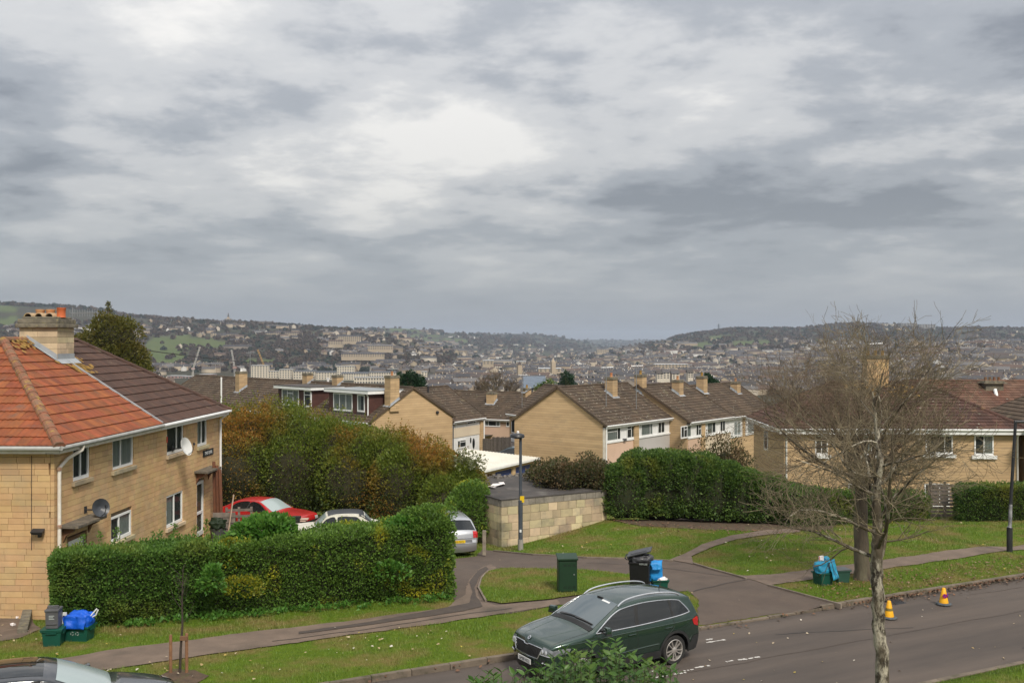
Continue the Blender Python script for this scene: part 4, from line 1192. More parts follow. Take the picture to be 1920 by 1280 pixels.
  mb = MB(); mb.tube([(0, .01, -.05), (0, -.2, -.05), (0, -.38, 0)], .022, 8); mb.box((0, .012, -.05), (.16, .02, .2)); mb.build("wall_bracket", BLACK_MET, dsh)
 ae = thing("tv_aerial", "long television aerial with upright rods reaching out from the big chimney", "aerial", HM @ Vector((cx + .62, cy - .6, 8.6)), 0)
 base = ae.location
 e0 = P(126, 600, base.y) - base; e1 = P(174, 590.5, base.y - .1) - base; e1.y = 0; e0.y = 0
 mb = MB(); mb.tube([(0, 0, -.5), (0.0, 0, .35)], .016, 6); mb.build("mast", STEEL, ae)
 mb = MB(); b0 = Vector((-.1, 0, .14)); b1 = Vector((1.0, -.3, .17)); mb.tube([b0, b1], .011, 6); mb.build("boom", STEEL, ae)
 for k in range(12):
  p = b0.lerp(b1, k / 11); hh = .12 + .01 * (k % 3)
  MB().tube([p + Vector((0, 0, -hh)), p + Vector((0, 0, hh))], .006, 5).build("rod", STEEL, ae)
 q = on_plane(HMI, HM, 76, 996, -0.0, axis=0)
 sl = thing("security_light", "black wall lamp on the end wall above the gate", "lamp", HM @ Vector((0, q.y, q.z)), HRZ)
 MB().box((-.05, 0, -.1), (.09, .07, .09)).build("wall_mount", BLACK_MET, sl)
 Mq = Matrix.Rotation(R(-25), 4, "Y"); Mq.translation = Vector((-.15, 0, .02)); mb = MB(); mb.box((0, 0, 0), (.16, .30, .10), taper=1.15); xf(mb, Mq).build("lamp_head", BLACK_MET, sl, bevel=.01)
 mb = MB(); mb.box((0, 0, -.056), (.11, .22, .012)); xf(mb, Mq).build("lamp_glass", LAMP_GLASS, sl)
def text(parent, s, loc, size, mat, rot=None, align="CENTER", name="lettering", depth=0.002, sx=1.0):
 cu = bpy.data.curves.new(name, "FONT"); cu.body = s; cu.size = size; cu.align_x = align; cu.extrude = depth
 o = bpy.data.objects.new(name, cu)
 dg = bpy.context.evaluated_depsgraph_get()
 COL.objects.link(o)
 dg.update()
 me = bpy.data.meshes.new_from_object(o.evaluated_get(dg))
 bpy.data.objects.remove(o); bpy.data.curves.remove(cu)
 me.materials.clear(); me.materials.append(mat)
 o = link(name, me, parent)
 M = rot.copy() if rot else Matrix.Identity(4)
 M.translation = Vector(loc)
 o.matrix_basis = M @ Matrix.Diagonal((sx, 1, 1, 1))
 return o
stone_pair()
# ------------------------------------------------------------------ terraces down the slope
FASCIA_H = 0.17
def terrace_house(label, O, rz, L, W, eave, rise, group, tile=TILE_GREY, gable=(True, True), flecks=60, back=True, gmat=STONE_FAR, overv=0.12, name="terraced_house", fascia=True, tiles_front=True):
 """local x along the ridge, front at y = 0 facing -y"""
 h = thing(name, label, "house", O, rz, group)
 mb = MB()
 mb.bx((0.005, 0.12, -2.5), (L - 0.005, W, eave))
 for x in (0.005, L - 0.125):
  mb.prism([(x, 0.12, eave + .001), (x, W, eave + .001), (x, W / 2, eave + rise * (1 - .24 / W))], (.12, 0, 0))
 mb.build("wall", gmat, h)
 e = .22; zE = eave + .02; k = rise / (W / 2); zlow = zE - e * k
 R0, R1 = (-overv if gable[0] else 0), (L + overv if gable[1] else L)
 top = Vector((0, W / 2, zE + rise))
 slope(h, (R0, -e, zlow), (R1, -e, zlow), (R1, W / 2, zE + rise), (R0, W / 2, zE + rise), .33, .33 if tiles_front else .66, tile, fleck=flecks)
 slope(h, (R1, W + e, zlow), (R0, W + e, zlow), (R0, W / 2, zE + rise), (R1, W / 2, zE + rise), .33, .66, tile)
 ridge_tiles(h, (R0, W / 2, zE + rise + .05), (R1, W / 2, zE + rise + .05), tile, .12, .45, asobj=False)
 vg = MB()
 for g, x in ((gable[0], R0 + .02), (gable[1], R1 - .02)):
  if not g: continue
  vg = MB()
  for s in (0, 1):
   y0 = -e if s == 0 else W + e
   vg.beam((x, y0, zlow + .0), (x, W / 2, zE + rise + .0), .05, .16, up=(0, 0, 1))
  vg.build("verge", tile, h)
 if fascia:
  MB().bx((0, -e + .02, zlow - FASCIA_H), (L, -e + .05, zlow + .01)).build("fascia", WHITE, h)
  MB().bx((0, -e + .05, zlow - FASCIA_H), (L, .12, zlow - FASCIA_H + .02)).build("soffit", WHITE, h)
  MB().tube([(0, -e - .03, zlow - .02), (L, -e - .03, zlow - .02)], .05, 6).build("gutter", WHITE, h, smooth=True)
 h["frame_"] = 0
 del h["frame_"]
 return h
def frame(O, rz):
 M = Matrix.Translation(O) @ Matrix.Rotation(rz, 4, "Z")
 return M, M.inverted()
def chim_on(h, px, O, rz, W, eave, rise, w=.62, d=.62, ztop=None, py=None, yfrac=0.36, mat=STONE_FAR, pots=1, foot=True, potmat=None):
 M, MI = frame(O, rz)
 y = W * yfrac
 q = on_plane(MI, M, px, 700, y)
 zr = eave + rise * (y / (W / 2)) if y < W / 2 else eave + rise * ((W - y) / (W / 2))
 if py is not None: ztop = on_plane(MI, M, px, py, y).z - .1
 c = chimney(h, (q.x, y), w, d, zr - .6, ztop, mat, pots, blocks=True, capw=.04, potmat=potmat)
 k = rise / (W / 2); fy = y - d / 2
 zf = lambda yy: eave + k * yy + .07
 mb = MB()
 mb.add([(q.x - w / 2 - .12, fy - .16, zf(fy - .16)), (q.x + w / 2 + .12, fy - .16, zf(fy - .16)), (q.x + w / 2 + .12, fy, zf(fy)), (q.x - w / 2 - .12, fy, zf(fy))], [(0, 1, 2, 3)])
 for s in (-1, 1):
  x = q.x + s * w / 2
  mb.add([(x, fy, zf(fy)), (x + s * .13, fy, zf(fy)), (x + s * .13, y + d / 2, zf(y + d / 2)), (x, y + d / 2, zf(y + d / 2))], [(0, 1, 2, 3)])
  mb.add([(x + s * .005, fy, zf(fy)), (x + s * .005, y + d / 2, zf(y + d / 2)), (x + s * .005, y + d / 2, zf(y + d / 2) + .15), (x + s * .005, fy, zf(fy) + .15)], [(0, 1, 2, 3)])
 mb.build("flashing", LEAD, c, recalc=False)
 return c, q
def panel_front(h, x0, x1, z0, z1, mat, name="cladding_panel", y=.05, lines=0):
 o = MB().bx((x0, y, z0), (x1, .13, z1)).build(name, mat, h)
 return o
# --- right-hand terrace: gable towards us, white and salmon fronts
def right_terrace():
 W = 7.5; E = 5.0; RS = 2.3
 rz = math.atan2(.788, .616)
 O = Vector((6.08, 65.0, -3.25))
 M, MI = frame(O, rz)
 L1 = 8.9
 G_ = "stepped terrace right of the white garages"
 xm = on_plane(MI, M, 1196, 800).x
 h1 = terrace_house("terraced house with big plain tan gable and salmon panel under its windows", O, rz, xm, W, E, RS, G_, gable=(True, False), flecks=110)
 O2 = M @ Vector((xm, 0, 0))
 h2 = terrace_house("terraced house with grey panel and green curtained window next to the tan gable", O2, rz, L1 - xm, W, E, RS, G_, gable=(False, True), flecks=60)
 def rr(MI_, M_, a, b, t, bt): return rect(MI_, M_, a, b, t, bt, 0.0)
 M2, MI2 = frame(O2, rz)
 zt_ = E - .27
 def band(h, MI_, M_, pxs, z0, L, first, pmat, cur):
  zs = z0
  panel_front(h, .12, L - (.0), zs - 2.2, zs - .06, pmat, y=.06)
  panel_front(h, .12, L - .0, zs - .055, zt_, WHITE, "window_band", y=.085)
  MB().bx((.08, .0, zs - .10), (L, .10, zs - .0)).build("sill_board", WHITE, h)
  for (a, b, cols, tr, cu) in pxs:
   xa = on_plane(MI_, M_, a, 815).x; xb = on_plane(MI_, M_, b, 815).x
   Mw = face_matrix((xa, .03, zs), (1, 0, 0))
   window(h, Mw, xb - xa, zt_ - zs - .05, cols, tr, proud=False, depth=.0, curtain=cu)
 zs = on_plane(MI, M, 1136, 829).z
 band(h1, MI, M, [(1139, 1165, (.75, .25), (.72, None), [(.02, .7)]), (1176.5, 1192, (.55, .45), (.75, None), None)], zs, xm, True, PINK_PANEL, None)
 MB().bx((xm - .5, -.03, -2.5), (xm + .12, .11, E - .3)).build("pier", STONE_FAR, h1)
 MB().bx((-.002, -.04, -2.5), (.16, .115, E - .3)).build("corner_board", CREAM_PAINT, h1)
 pipe(h1, [(.08, -.12, E - .3), (.08, -.1, -.5)], .045, WHITE)
 MB().box((on_plane(MI, M, 1171, 824).x, -.02, on_plane(MI, M, 1171, 824).z), (.3, .14, .16)).build("alarm_box", BIN_GREY, h1)
 band(h2, MI2, M2, [(1203, 1225, (.76, .24), None, [(.02, .7), (.78, .98)]), (1234.5, 1247.5, (.5, .5), None, None)], zs + .02, L1 - xm, False, GREY_PANEL, None)
 zd = -.28
 O3 = M @ Vector((L1, -1.45, zd)); M3, MI3 = frame(O3, rz)
 xm3 = on_plane(MI3, M3, 1321, 800).x; L3 = on_plane(MI3, M3, 1368, 800).x + .3
 W3 = 8.3
 h3 = terrace_house("third terraced house from the tan gable, stepping forward with a small stone return wall", O3, rz, xm3, W3, E, RS + .12, G_, gable=(True, False), flecks=60)
 O4 = M3 @ Vector((xm3, 0, 0)); M4, MI4 = frame(O4, rz)
 h4 = terrace_house("fourth terraced house from the tan gable, partly behind bare twigs", O4, rz, L3 - xm3, W3, E, RS + .12, G_, gable=(False, True), flecks=40)
 zs3 = on_plane(MI3, M3, 1278, 822.5).z
 band(h3, MI3, M3, [(1278, 1297, (.3, .3, .4), (None, .7, None), [(.62, .98)]), (1306, 1316, (.5, .5), (None, .6), None)], zs3, xm3, True, PINK_PANEL, None)
 MB().bx((xm3 - .45, -.03, -2.5), (xm3 + .1, .11, E - .3)).build("pier", STONE_FAR, h3)
 band(h4, MI4, M4, [(1327, 1343, (.6, .4), None, [(.03, .6)]), (1351, 1361, (.5, .5), None, None)], zs3, L3 - xm3, True, CREAM_PANEL, None)
 O5 = M @ Vector((L1 + L3 + .02, 0, zd - .3)); M5, MI5 = frame(O5, rz)
 h5 = terrace_house("fifth terraced house from the tan gable, half hidden by the bare tree", O5, rz, 5.6, W, E, RS, G_, gable=(True, False), flecks=30)
 O6 = M5 @ Vector((5.6, 0, 0))
 h6 = terrace_house("last terraced house behind the bare tree, grey tiled", O6, rz, 6.0, W, E, RS, G_, gable=(False, True), flecks=30)
 M6, MI6 = frame(O6, rz)
 for h in (h5, h6):
  panel_front(h, .3, 5.2, 3.2, zt_, WHITE, "window_band")
  Mw = face_matrix((.6, .03, 3.3), (1, 0, 0)); window(h, Mw, 2.2, 1.2, (.6, .4), depth=0)
  Mw = face_matrix((3.6, .03, 3.3), (1, 0, 0)); window(h, Mw, 1.3, 1.2, (.5, .5), depth=0)
 kw = dict(w=.66, d=.66)
 chim_on(h1, 1146, O, rz, W, E, RS, py=709, **kw)
 chim_on(h2, 1201, O2, rz, W, E, RS, py=704, pots=1, potmat=LICHEN, **kw)
 chim_on(h3, 1270.5, O3, rz, W3, E, RS + .12, py=714, **kw)
 chim_on(h4, 1316, O4, rz, W3, E, RS + .12, py=707, potmat=LICHEN, **kw)
 chim_on(h5, 1379, O5, rz, W, E, RS, py=717, **kw)
 MB().prism([(0, -1.3, 2.05), (0, 0.05, 2.35), (0, .05, 2.25), (0, -1.3, 1.95)], (xm, 0, 0)).build("porch_roof", FLAT_GREY, h1)
 MB().prism([(0, -1.3, 2.05), (0, 0.05, 2.35), (0, .05, 2.25), (0, -1.3, 1.95)], (L1 - xm, 0, 0)).build("porch_roof", FLAT_GREY, h2)
right_terrace()
# --- terrace with the two brown dormers, gable end towards us
def dormer_terrace():
 W = 7.5; E = 5.0; RS = 2.25
 ux, uy = .68, -.733
 rz = math.atan2(uy, ux)
 pk = Vector((-7.27, 72.3)); vd = Vector((.733, .68))
 O0 = pk - vd * (W / 2)
 zb = -3.45
 G_ = "long terrace behind the copse"
 U = [0, 7.8, 14.8, 21.5, 28.2, 35.5]
 labs = ["end terraced house with tan gable and a dormer under a pale grey flat roof", "terraced house whose brown dormer has a dark flat roof",
   "terraced house with plain mossy roof left of the dormers", "terraced house with tall tan chimney near the stone pair", "furthest house of the dormer terrace, roof mostly behind the stone pair"]
 hs = []
 for k in range(5):
  L = U[k + 1] - U[k]
  o = O0 + Vector((-ux, -uy)) * U[k + 1]
  O = Vector((o.x, o.y, zb))
  h = terrace_house(labs[k], O, rz, L, W, E, RS, G_, gable=(k == 4, k == 0), flecks=90 if k else 160)
  hs.append((h, O, L))
 def dormer(k, pr, pl, pyt, pyb, roofmat, wins, y=.55):
  h, O, L = hs[k]
  M, MI = frame(O, rz)
  xr = on_plane(MI, M, pr, 750, y).x; xl = on_plane(MI, M, pl, 750, y).x
  zt_ = E + RS - .16; zb_ = E + RS * (y / (W / 2)) - .05
  yb = W / 2 + .3
  d = MB(); d.bx((xl, y, zb_ - .3), (xr, yb, zt_ - .14)); dm = d.build("dormer", DORMER_BROWN, h)
  for j in range(int((zt_ - zb_ - .2) / .16)):
   z = zb_ + .02 + j * .16
   s = MB(); s.prism([(xr, y, z), (xr + .012, y, z), (xr + .004, y, z + .15), (xr, y, z + .15)], (0, yb - y, 0))
   s.prism([(xl, y, z), (xl, y - .014, z), (xl, y - .004, z + .15), (xl, y, z + .15)], (xr - xl, 0, 0))
   s.build("tile_course", DORMER_BROWN, dm)
  rf = MB(); rf.bx((xl - .28, y - .30, zt_ - .02), (xr + .30, yb, zt_ + .035)); rf.build("flat_roof", roofmat, dm)
  f = MB(); f.bx((xl - .27, y - .29, zt_ - .22), (xr + .29, y - .26, zt_ - .021)); f.bx((xr + .26, y - .259, zt_ - .22), (xr + .29, yb, zt_ - .021)); f.bx((xl - .27, y - .259, zt_ - .22), (xl - .24, yb, zt_ - .021)); f.build("fascia", WHITE, dm)
  MB().bx((xl - .24, y - .258, zt_ - .21), (xr + .26, yb, zt_ - .19)).build("soffit", WHITE, dm)
  pipe(dm, [(xr + .06, y - .27, zt_ - .15), (xr - .02, y - .06, zt_ - .4), (xr - .02, y - .06, zb_ - .05)], .05, WHITE)
  for (a, b, t, bt, cols, tr, cur) in wins:
   x0, x1, z0, z1 = rect(MI, M, a, b, t, bt, y)
   z0 = max(z0, zb_ + .14)
   Mw = face_matrix((x0, y - .06, z0), (1, 0, 0)); window(h, Mw, x1 - x0, z1 - z0, cols, tr, depth=0, curtain=cur, frame=.08)
   MB().bx((x0 - .04, y - .06, zb_ - .06), (x1 + .04, y - .003, z0 - .01)).build("apron", FLAT_DARK, dm)
  return zt_
 dormer(0, 691.5, 617, 735, 778, FLAT_GREY, [(626, 661.5, 737, 770, (1, 1, 1), None, [(.02, .34), (.36, .66), (.68, .98)]), (671, 684.5, 739.5, 772, (1,), None, [(.05, .5)])])
 dormer(1, 585, 522, 725, 768, FLAT_DARK, [(529.5, 561, 729.5, 760.5, (1, 1, 1), (None, .76, None), [(.03, .3), (.36, .63), (.7, .97)]), (571, 583.5, 732, 763, (1,), (.74,), None)])
 h0, O_, L0 = hs[0]
 kw = dict(W=W, eave=E, rise=RS, rz=rz)
 chim_on(h0, 735, O_, w=.72, d=.8, py=706, yfrac=.27, **kw)
 h, O, L = hs[1]; chim_on(h, 633, O, w=.75, d=.6, py=705, yfrac=.48, pots=0, **kw)
 h, O, L = hs[2]; chim_on(h, 577, O, w=.75, d=.6, py=701, yfrac=.48, pots=0, **kw)
 h, O, L = hs[3]; chim_on(h, 452.5, O, w=.72, d=.8, py=698, yfrac=.30, pots=1, potmat=WHITE, **kw)
 for (k, lx, lz) in ((0, L0 + .012, E + .35),):
  o = MB(); o.lathe([(.12, 0), (.12, .10), (.09, .12)], 10, axis="X", c=(lx, W * .80, lz)); o.build("wall_vent", BLACK_MET, h0)
 MB().lathe([(.09, 0), (.09, .3), (.14, .32), (.14, .4)], 8, c=(3.2, W / 2 + .1, E + RS)).build("flue", WHITE, hs[1][0], smooth=True)
dormer_terrace()
# --- the white fronted house beyond, its neighbour and the two rear terraces
def rear_houses():
 W = 7.5; E = 4.95; RS = 2.5
 rz = math.atan2(.883, .469)
 O = Vector((-4.9, 80.6, -4.2)); M, MI = frame(O, rz); L = 5.2
 h = terrace_house("house with cream and white clad front and oval door glass beyond the tan gable", O, rz, L, W, E, RS, None, gable=(True, True), flecks=50)
 c = lambda x, y: on_plane(MI, M, x, y, 0.0)
 z1 = E - .42
 zu = c(880, 797).z
 panel_front(h, .1, L - .55, zu - .08, z1, WHITE, "window_band", y=.08)
 zl = c(880, 816.5).z
 panel_front(h, .1, L - .55, zl, zu - .085, CREAM_PANEL, y=.05)
 panel_front(h, .1, L - .55, -.8, zl - .005, WHITE, "ground_front", y=.09)
 MB().bx((L - .53, -.05, -1.5), (L - .06, .11, E - .35)).build("pier", STONE_FAR, h)
 pipe(h, [(L - .1, -.12, E - .25), (L - .1, -.1, -.6)], .06, WHITE)
 for (a, b, t, bt, cols, tr) in ((876.5, 893.5, 782, 795.5, (.68, .32), (.62, None)), (853.5, 857, 787, 799, (1,), None), (858.5, 875, 824, 840, (.3, .7), (None, .72))):
  x0, x1, z0, zz = rect(MI, M, a, b, t, bt, 0.0)
  window(h, face_matrix((x0, .03, z0), (1, 0, 0)), x1 - x0, zz - z0, cols, tr, depth=0, frame=.08)
 for (x, y, r) in ((884, 825, .16), (889.5, 831, .3)):
  q = c(x, y)
  mb = MB(); vs = [(q.x + r * .62 * math.cos(a), .06, q.z + r * 1.5 * math.sin(a)) for a in np.linspace(0, 6.283, 18, endpoint=False)]
  mb.prism(vs, (0, .03, 0)); mb.build("oval_glass", GLASS_CAR, h)
 pipe(h, [(.12, -.05, E - .3), (.12, -.05, -.6)], .035, GREY_MET)
 MB().lathe([(.07, 0), (.07, .5), (.09, .52), (.09, .58)], 8, c=(L * .25, W * .42, E + RS * .84)).build("flue", BLACK_MET, h)
 rz2 = math.atan2(-.469, .883)
 O2 = Vector((-7.9, 98.5, -5.2)); M2, MI2 = frame(O2, rz2)
 h2 = terrace_house("far terraced house with salmon panels and three light window above a porch", O2, rz2, 11.5, W, 5.0, 2.3, None, gable=(False, False), flecks=60)
 panel_front(h2, 3.5, 9.6, .5, 4.5, PINK_PANEL, y=.06)
 for (a, b, t, bt, cols) in ((908.5, 937.5, 785.5, 799.5, (.25, .5, .25)), (949, 955, 787, 800, (1,))):
  x0, x1, z0, zz = rect(MI2, M2, a, b, t, bt, 0.0)
  window(h2, face_matrix((x0, .01, z0), (1, 0, 0)), x1 - x0, zz - z0, cols, None, depth=0, curtain=[(.02, .24), (.76, .98)] if len(cols) > 1 else None)
 x0, x1, z0, zz = rect(MI2, M2, 903, 951, 815, 830, 0.0)
 MB().bx((x0, -2.2, z0 + .75), (x1 - 1.6, .05, zz)).build("porch_roof", FLAT_DARK, h2)
 MB().bx((x0, -2.3, z0 + .42), (x1 - 1.6, -2.2, z0 + .75)).build("fascia", WHITE, h2)
 chim_on(h2, 922, O2, rz2, W, 5.0, 2.3, w=.85, d=.7, py=737, yfrac=.30, pots=0)
 rz3 = math.atan2(-.883, .42)
 P3 = P(953, 778, 89.0)
 O3 = Vector((P3.x, P3.y, P3.z - 4.75))
 h3 = terrace_house("house tucked behind the big tan gable, roof falling towards the lamp post", O3, rz3, 8.5, W, 5.0, 2.4, None, gable=(True, False), flecks=40)
 M3, MI3 = frame(O3, rz3)
 window(h3, face_matrix((.5, .06, 3.2), (1, 0, 0)), 1.5, 1.3, (1,), None, depth=0)
 panel_front(h3, .25, 3.5, 1.0, 3.1, WHITE, y=.06)
 MB().bx((.3, -1.8, 2.0), (7, .06, 2.45)).build("porch_roof", FLAT_DARK, h3)
 MB().bx((.3, -1.9, 1.75), (7, -1.8, 2.1)).build("fascia", WHITE, h3)
 chim_on(h3, 988, O3, rz3, W, 5.0, 2.4, w=.6, d=.6, py=729, yfrac=.38, pots=1, potmat=LICHEN)
rear_houses()
# --- garages
def garages():
 d = Vector((.467, .884, 0)); b = Vector((-.884, .467, 0))
 rz = math.atan2(d.y, d.x)
 O = Vector((-3.1, 56.5, -2.95)); M, MI = frame(O, rz)
 L = 9.95; H = 2.42
 g = thing("garage_block", "row of garages under one white sheet roof with dark blue doors", "garages", O, rz)
 MB().bx((0.05, .12, -1), (L - .05, 5.0, H - .1)).build("wall", STONE_FAR, g)
 rf = MB(); rf.prism([(-.05, -.25, H), (-.05, 5.1, H + .28), (-.05, 5.1, H + .34), (-.05, -.25, H + .06)], (L + .15, 0, 0)); r = rf.build("roof", FLAT_WHITE, g)
 for k in range(22):
  y = -.2 + k * .24; MB().bx((-.04, y, H + .062 + (y + .25) * .0523), (L + .09, y + .05, H + .085 + (y + .25) * .0523)).build("roof_rib", FLAT_WHITE, r)
 MB().bx((-.05, -.31, H - .06), (L + .1, -.255, H + .07)).build("fascia", WHITE, g)
 MB().bx((0, -.02, H - .27), (L, .115, H - .062)).build("lintel", STONE_FAR, g)
 xs = [0.0, 3.1, 6.5, L]
 edges = [on_plane(MI, M, x, 872).x for x in (882, 921.5, 928, 960, 966, 996.5)]
 for k, (a, e) in enumerate(((edges[0], edges[1]), (edges[2], edges[3]), (edges[4], edges[5]))):
  dm = MB(); dm.bx((a + .03, .06, -.9), (e - .03, .118, H - .28)); 
  dr = dm.build("garage_door", surf("blue_door%d" % k, (.012, .035, .14), (.015, .045, .17), 2, rough=.5) if k else WOOD, g)
  for j in range(7):
   MB().bx((a + .05, .05, -.85 + j * .4), (e - .05, .062, -.85 + j * .4 + .03)).build("rib", dr.data.materials[0], dr)
 for a, e in ((edges[1], edges[2]), (edges[3], edges[4]), (edges[5], L)):
  MB().bx((a + .0, -.03, -1), (e, .117, H - .274)).build("pier", STONE_FAR, g)
 pipe(g, [(L - .05, -.36, H - .1), (L - .05, -.34, -.6)], .05, WHITE)
 W0 = Vector((-.42, 39.0)); W1 = Vector((4.0, 41.6))
 dd = (W1 - W0); Lw = dd.length; dd.normalize(); nn = Vector((-dd.y, dd.x))
 rz = math.atan2(dd.y, dd.x)
 O = Vector((W0.x, W0.y, -.97)); H = 1.88
 g = thing("garage", "flat roofed garage with weathered stone block wall beside the lamp post", "garage", O, rz)
 Wd = 6.0
 MB().bx((.2, .2, -1.2), (Lw - .2, Wd, H - .02)).build("core", MORTAR, g)
 M = face_matrix((0, 0, -.3), (1, 0, 0))
 key = lambda p: 0
 block_wall(g, M, Lw, H + .3 - .26, [], .312, .47, .2, STONE_OLD, 200, key, name="stone_block", joint=.012)
 M = face_matrix((0, Wd, -.3), (0, -1, 0))
 block_wall(g, M, Wd - .2, H + .3 - .26, [], .312, .47, .2, STONE_OLD, 90, lambda p: -p[1], name="stone_block", joint=.012)
 M = face_matrix((Lw, .2, -.3), (0, 1, 0))
 block_wall(g, M, Wd - .2, H + .3 - .26, [], .312, .47, .2, STONE_OLD, 0, key, name="stone_block", joint=.012)
 cope = surf("grey_coping_block", (.27, .24, .20), (.19, .17, .14), 4, rough=.95, bump=.4, bscale=16, island=.15)
 x = 0.0
 while x < Lw - .05:
  l = min(rnd.uniform(.3, .5), Lw - x); MB().bx((x + .005, -.012, H - .255), (x + l - .005, .2, H)).build("coping_block", cope, g, bevel=.01); x += l
 y = .2
 while y < Wd:
  l = min(.5, Wd - y + .01); MB().bx((-.012, y + .005, H - .255), (.2, y + l - .005, H)).build("coping_block", cope, g, bevel=.01); y += l
 fl = MB(); n = 14
 vs = [(.0 + (Lw) * i / n, .0 + Wd * j / n, H + .012 + .05 * mnoise.noise(Vector((i * .5, j * .5, 1)))) for i in range(n + 1) for j in range(n + 1)]
 fl.add(vs, [(i * (n + 1) + j, (i + 1) * (n + 1) + j, (i + 1) * (n + 1) + j + 1, i * (n + 1) + j + 1) for i in range(n) for j in range(n)])
 fl.bx((-.03, -.03, H + .004), (Lw + .03, .03, H + .05)); fl.bx((-.03, .031, H + .004), (.03, Wd, H + .05))
 fl.build("flat_roof", FLAT_DARK, g, recalc=False)
 for (px, py, s, lb) in ((932, 908, .35, 'largest pale torn sheet lying on the dark flat garage roof'), (941, 905, .25, 'pale scrap beside the largest sheet, nearer the lamp post'), (922, 912, .2, 'smallest pale scrap near the open edge of the flat garage roof')):
  q = on_plane(Matrix.Rotation(-rz, 4, "Z") @ Matrix.Translation(-O), None, px, py, H + .1, axis=2)
  sc_ = thing("roof_scrap", lb, "scrap", O + Matrix.Rotation(rz, 3, "Z") @ Vector((q.x, q.y, H + .08)), rnd.uniform(0, 3), "scraps on the flat garage roof")
  mb = MB(); mb.add([(-s, -s * .4, 0), (s, -s * .5, .03), (s * 1.1, s * .4, .02), (0, s * .6, .05), (-s, s * .3, .01)], [(0, 1, 2, 3, 4)]); mb.build("sheet", CARD_WHITE, sc_)
 mb = MB()
 for k in range(150):
  x = rnd.uniform(-.2, Lw + .2); y = Wd - .2 + rnd.gauss(0, .25); s = rnd.uniform(.05, .16)
  mb.box((x, y, H + s * .4), (s * rnd.uniform(.7, 1.5), s, s * .8), rz=rnd.uniform(0, 3))
 o = mb.build("rubble", surf("roof_rubble", (.22, .2, .18), (.1, .09, .08), 3, rough=.95, island=.35), g, recalc=False, kind="stuff")
 fz = thing("fence", "weathered grey close boarded fence beyond the white garage roof", "fence", (0, 0, 0))
 a = P(905, 843, 84); b = P(958, 848, 80); 
 n = 26
 for k in range(n):
  p = a.lerp(b, k / n); q = a.lerp(b, (k + .94) / n)
  z0 = -4.6; zt2 = P(930, 822 if k < 9 else 819, (p.y)).z
  MB().beam(((p.x + q.x) / 2, (p.y + q.y) / 2, z0), ((p.x + q.x) / 2, (p.y + q.y) / 2, zt2 + rnd.uniform(-.03, .03)), (q - p).length, .03, up=(q - p).cross(Vector((0, 0, 1)))).build("board", WOOD_GREY, fz)
garages()
# --- hipped houses on the right, behind the bare trees
def hip_house(label, O, rz, L, W, E, RZ_, r0, r1, tile, group, brick=STONE_FAR, gauge=.34, eavemat=WHITE, flecks=40):
 h = thing("hipped_house", label, "house", O, rz, group)
 MB().bx((0, 0, -2), (L, W, E)).build("wall", brick, h)
 e = .4; zE = E
 A, B, C, D = (-e, -e, zE), (L + e, -e, zE), (r1, W / 2, RZ_), (r0, W / 2, RZ_)
 slope(h, A, B, C, D, gauge, .33, tile, fleck=flecks)
 slope(h, (-e, W + e, zE), A, D, D, gauge, .33, tile)
 slope(h, B, (L + e, W + e, zE), C, C, gauge, .66, tile)
 slope(h, (L + e, W + e, zE), (-e, W + e, zE), D, C, gauge, .66, tile)
 up = Vector((0, 0, .05))
 for p, q in ((A, D), (B, C), (D, C)):
  ridge_tiles(h, Vector(p) + up, Vector(q) + up, tile, .14, .45, "ridge_tile", asobj=False)
 MB().bx((-e + .02, -e + .02, zE - .32), (L + e - .02, -e + .05, zE - .02)).build("fascia", eavemat, h)
 MB().bx((-e + .02, -e + .052, zE - .32), (L + e - .02, .0, zE - .29)).build("soffit", eavemat, h)
 MB().bx((-e + .02, -e + .053, zE - .32), (-e + .05, W + e, zE - .02)).build("fascia", eavemat, h)
 MB().tube([(-e, -e - .03, zE - .06), (L + e, -e - .03, zE - .06)], .06, 6).build("gutter", eavemat, h, smooth=True)
 MB().tube([(-e - .03, -e, zE - .06), (-e - .03, W + e, zE - .06)], .06, 6).build("gutter", eavemat, h, smooth=True)
 return h
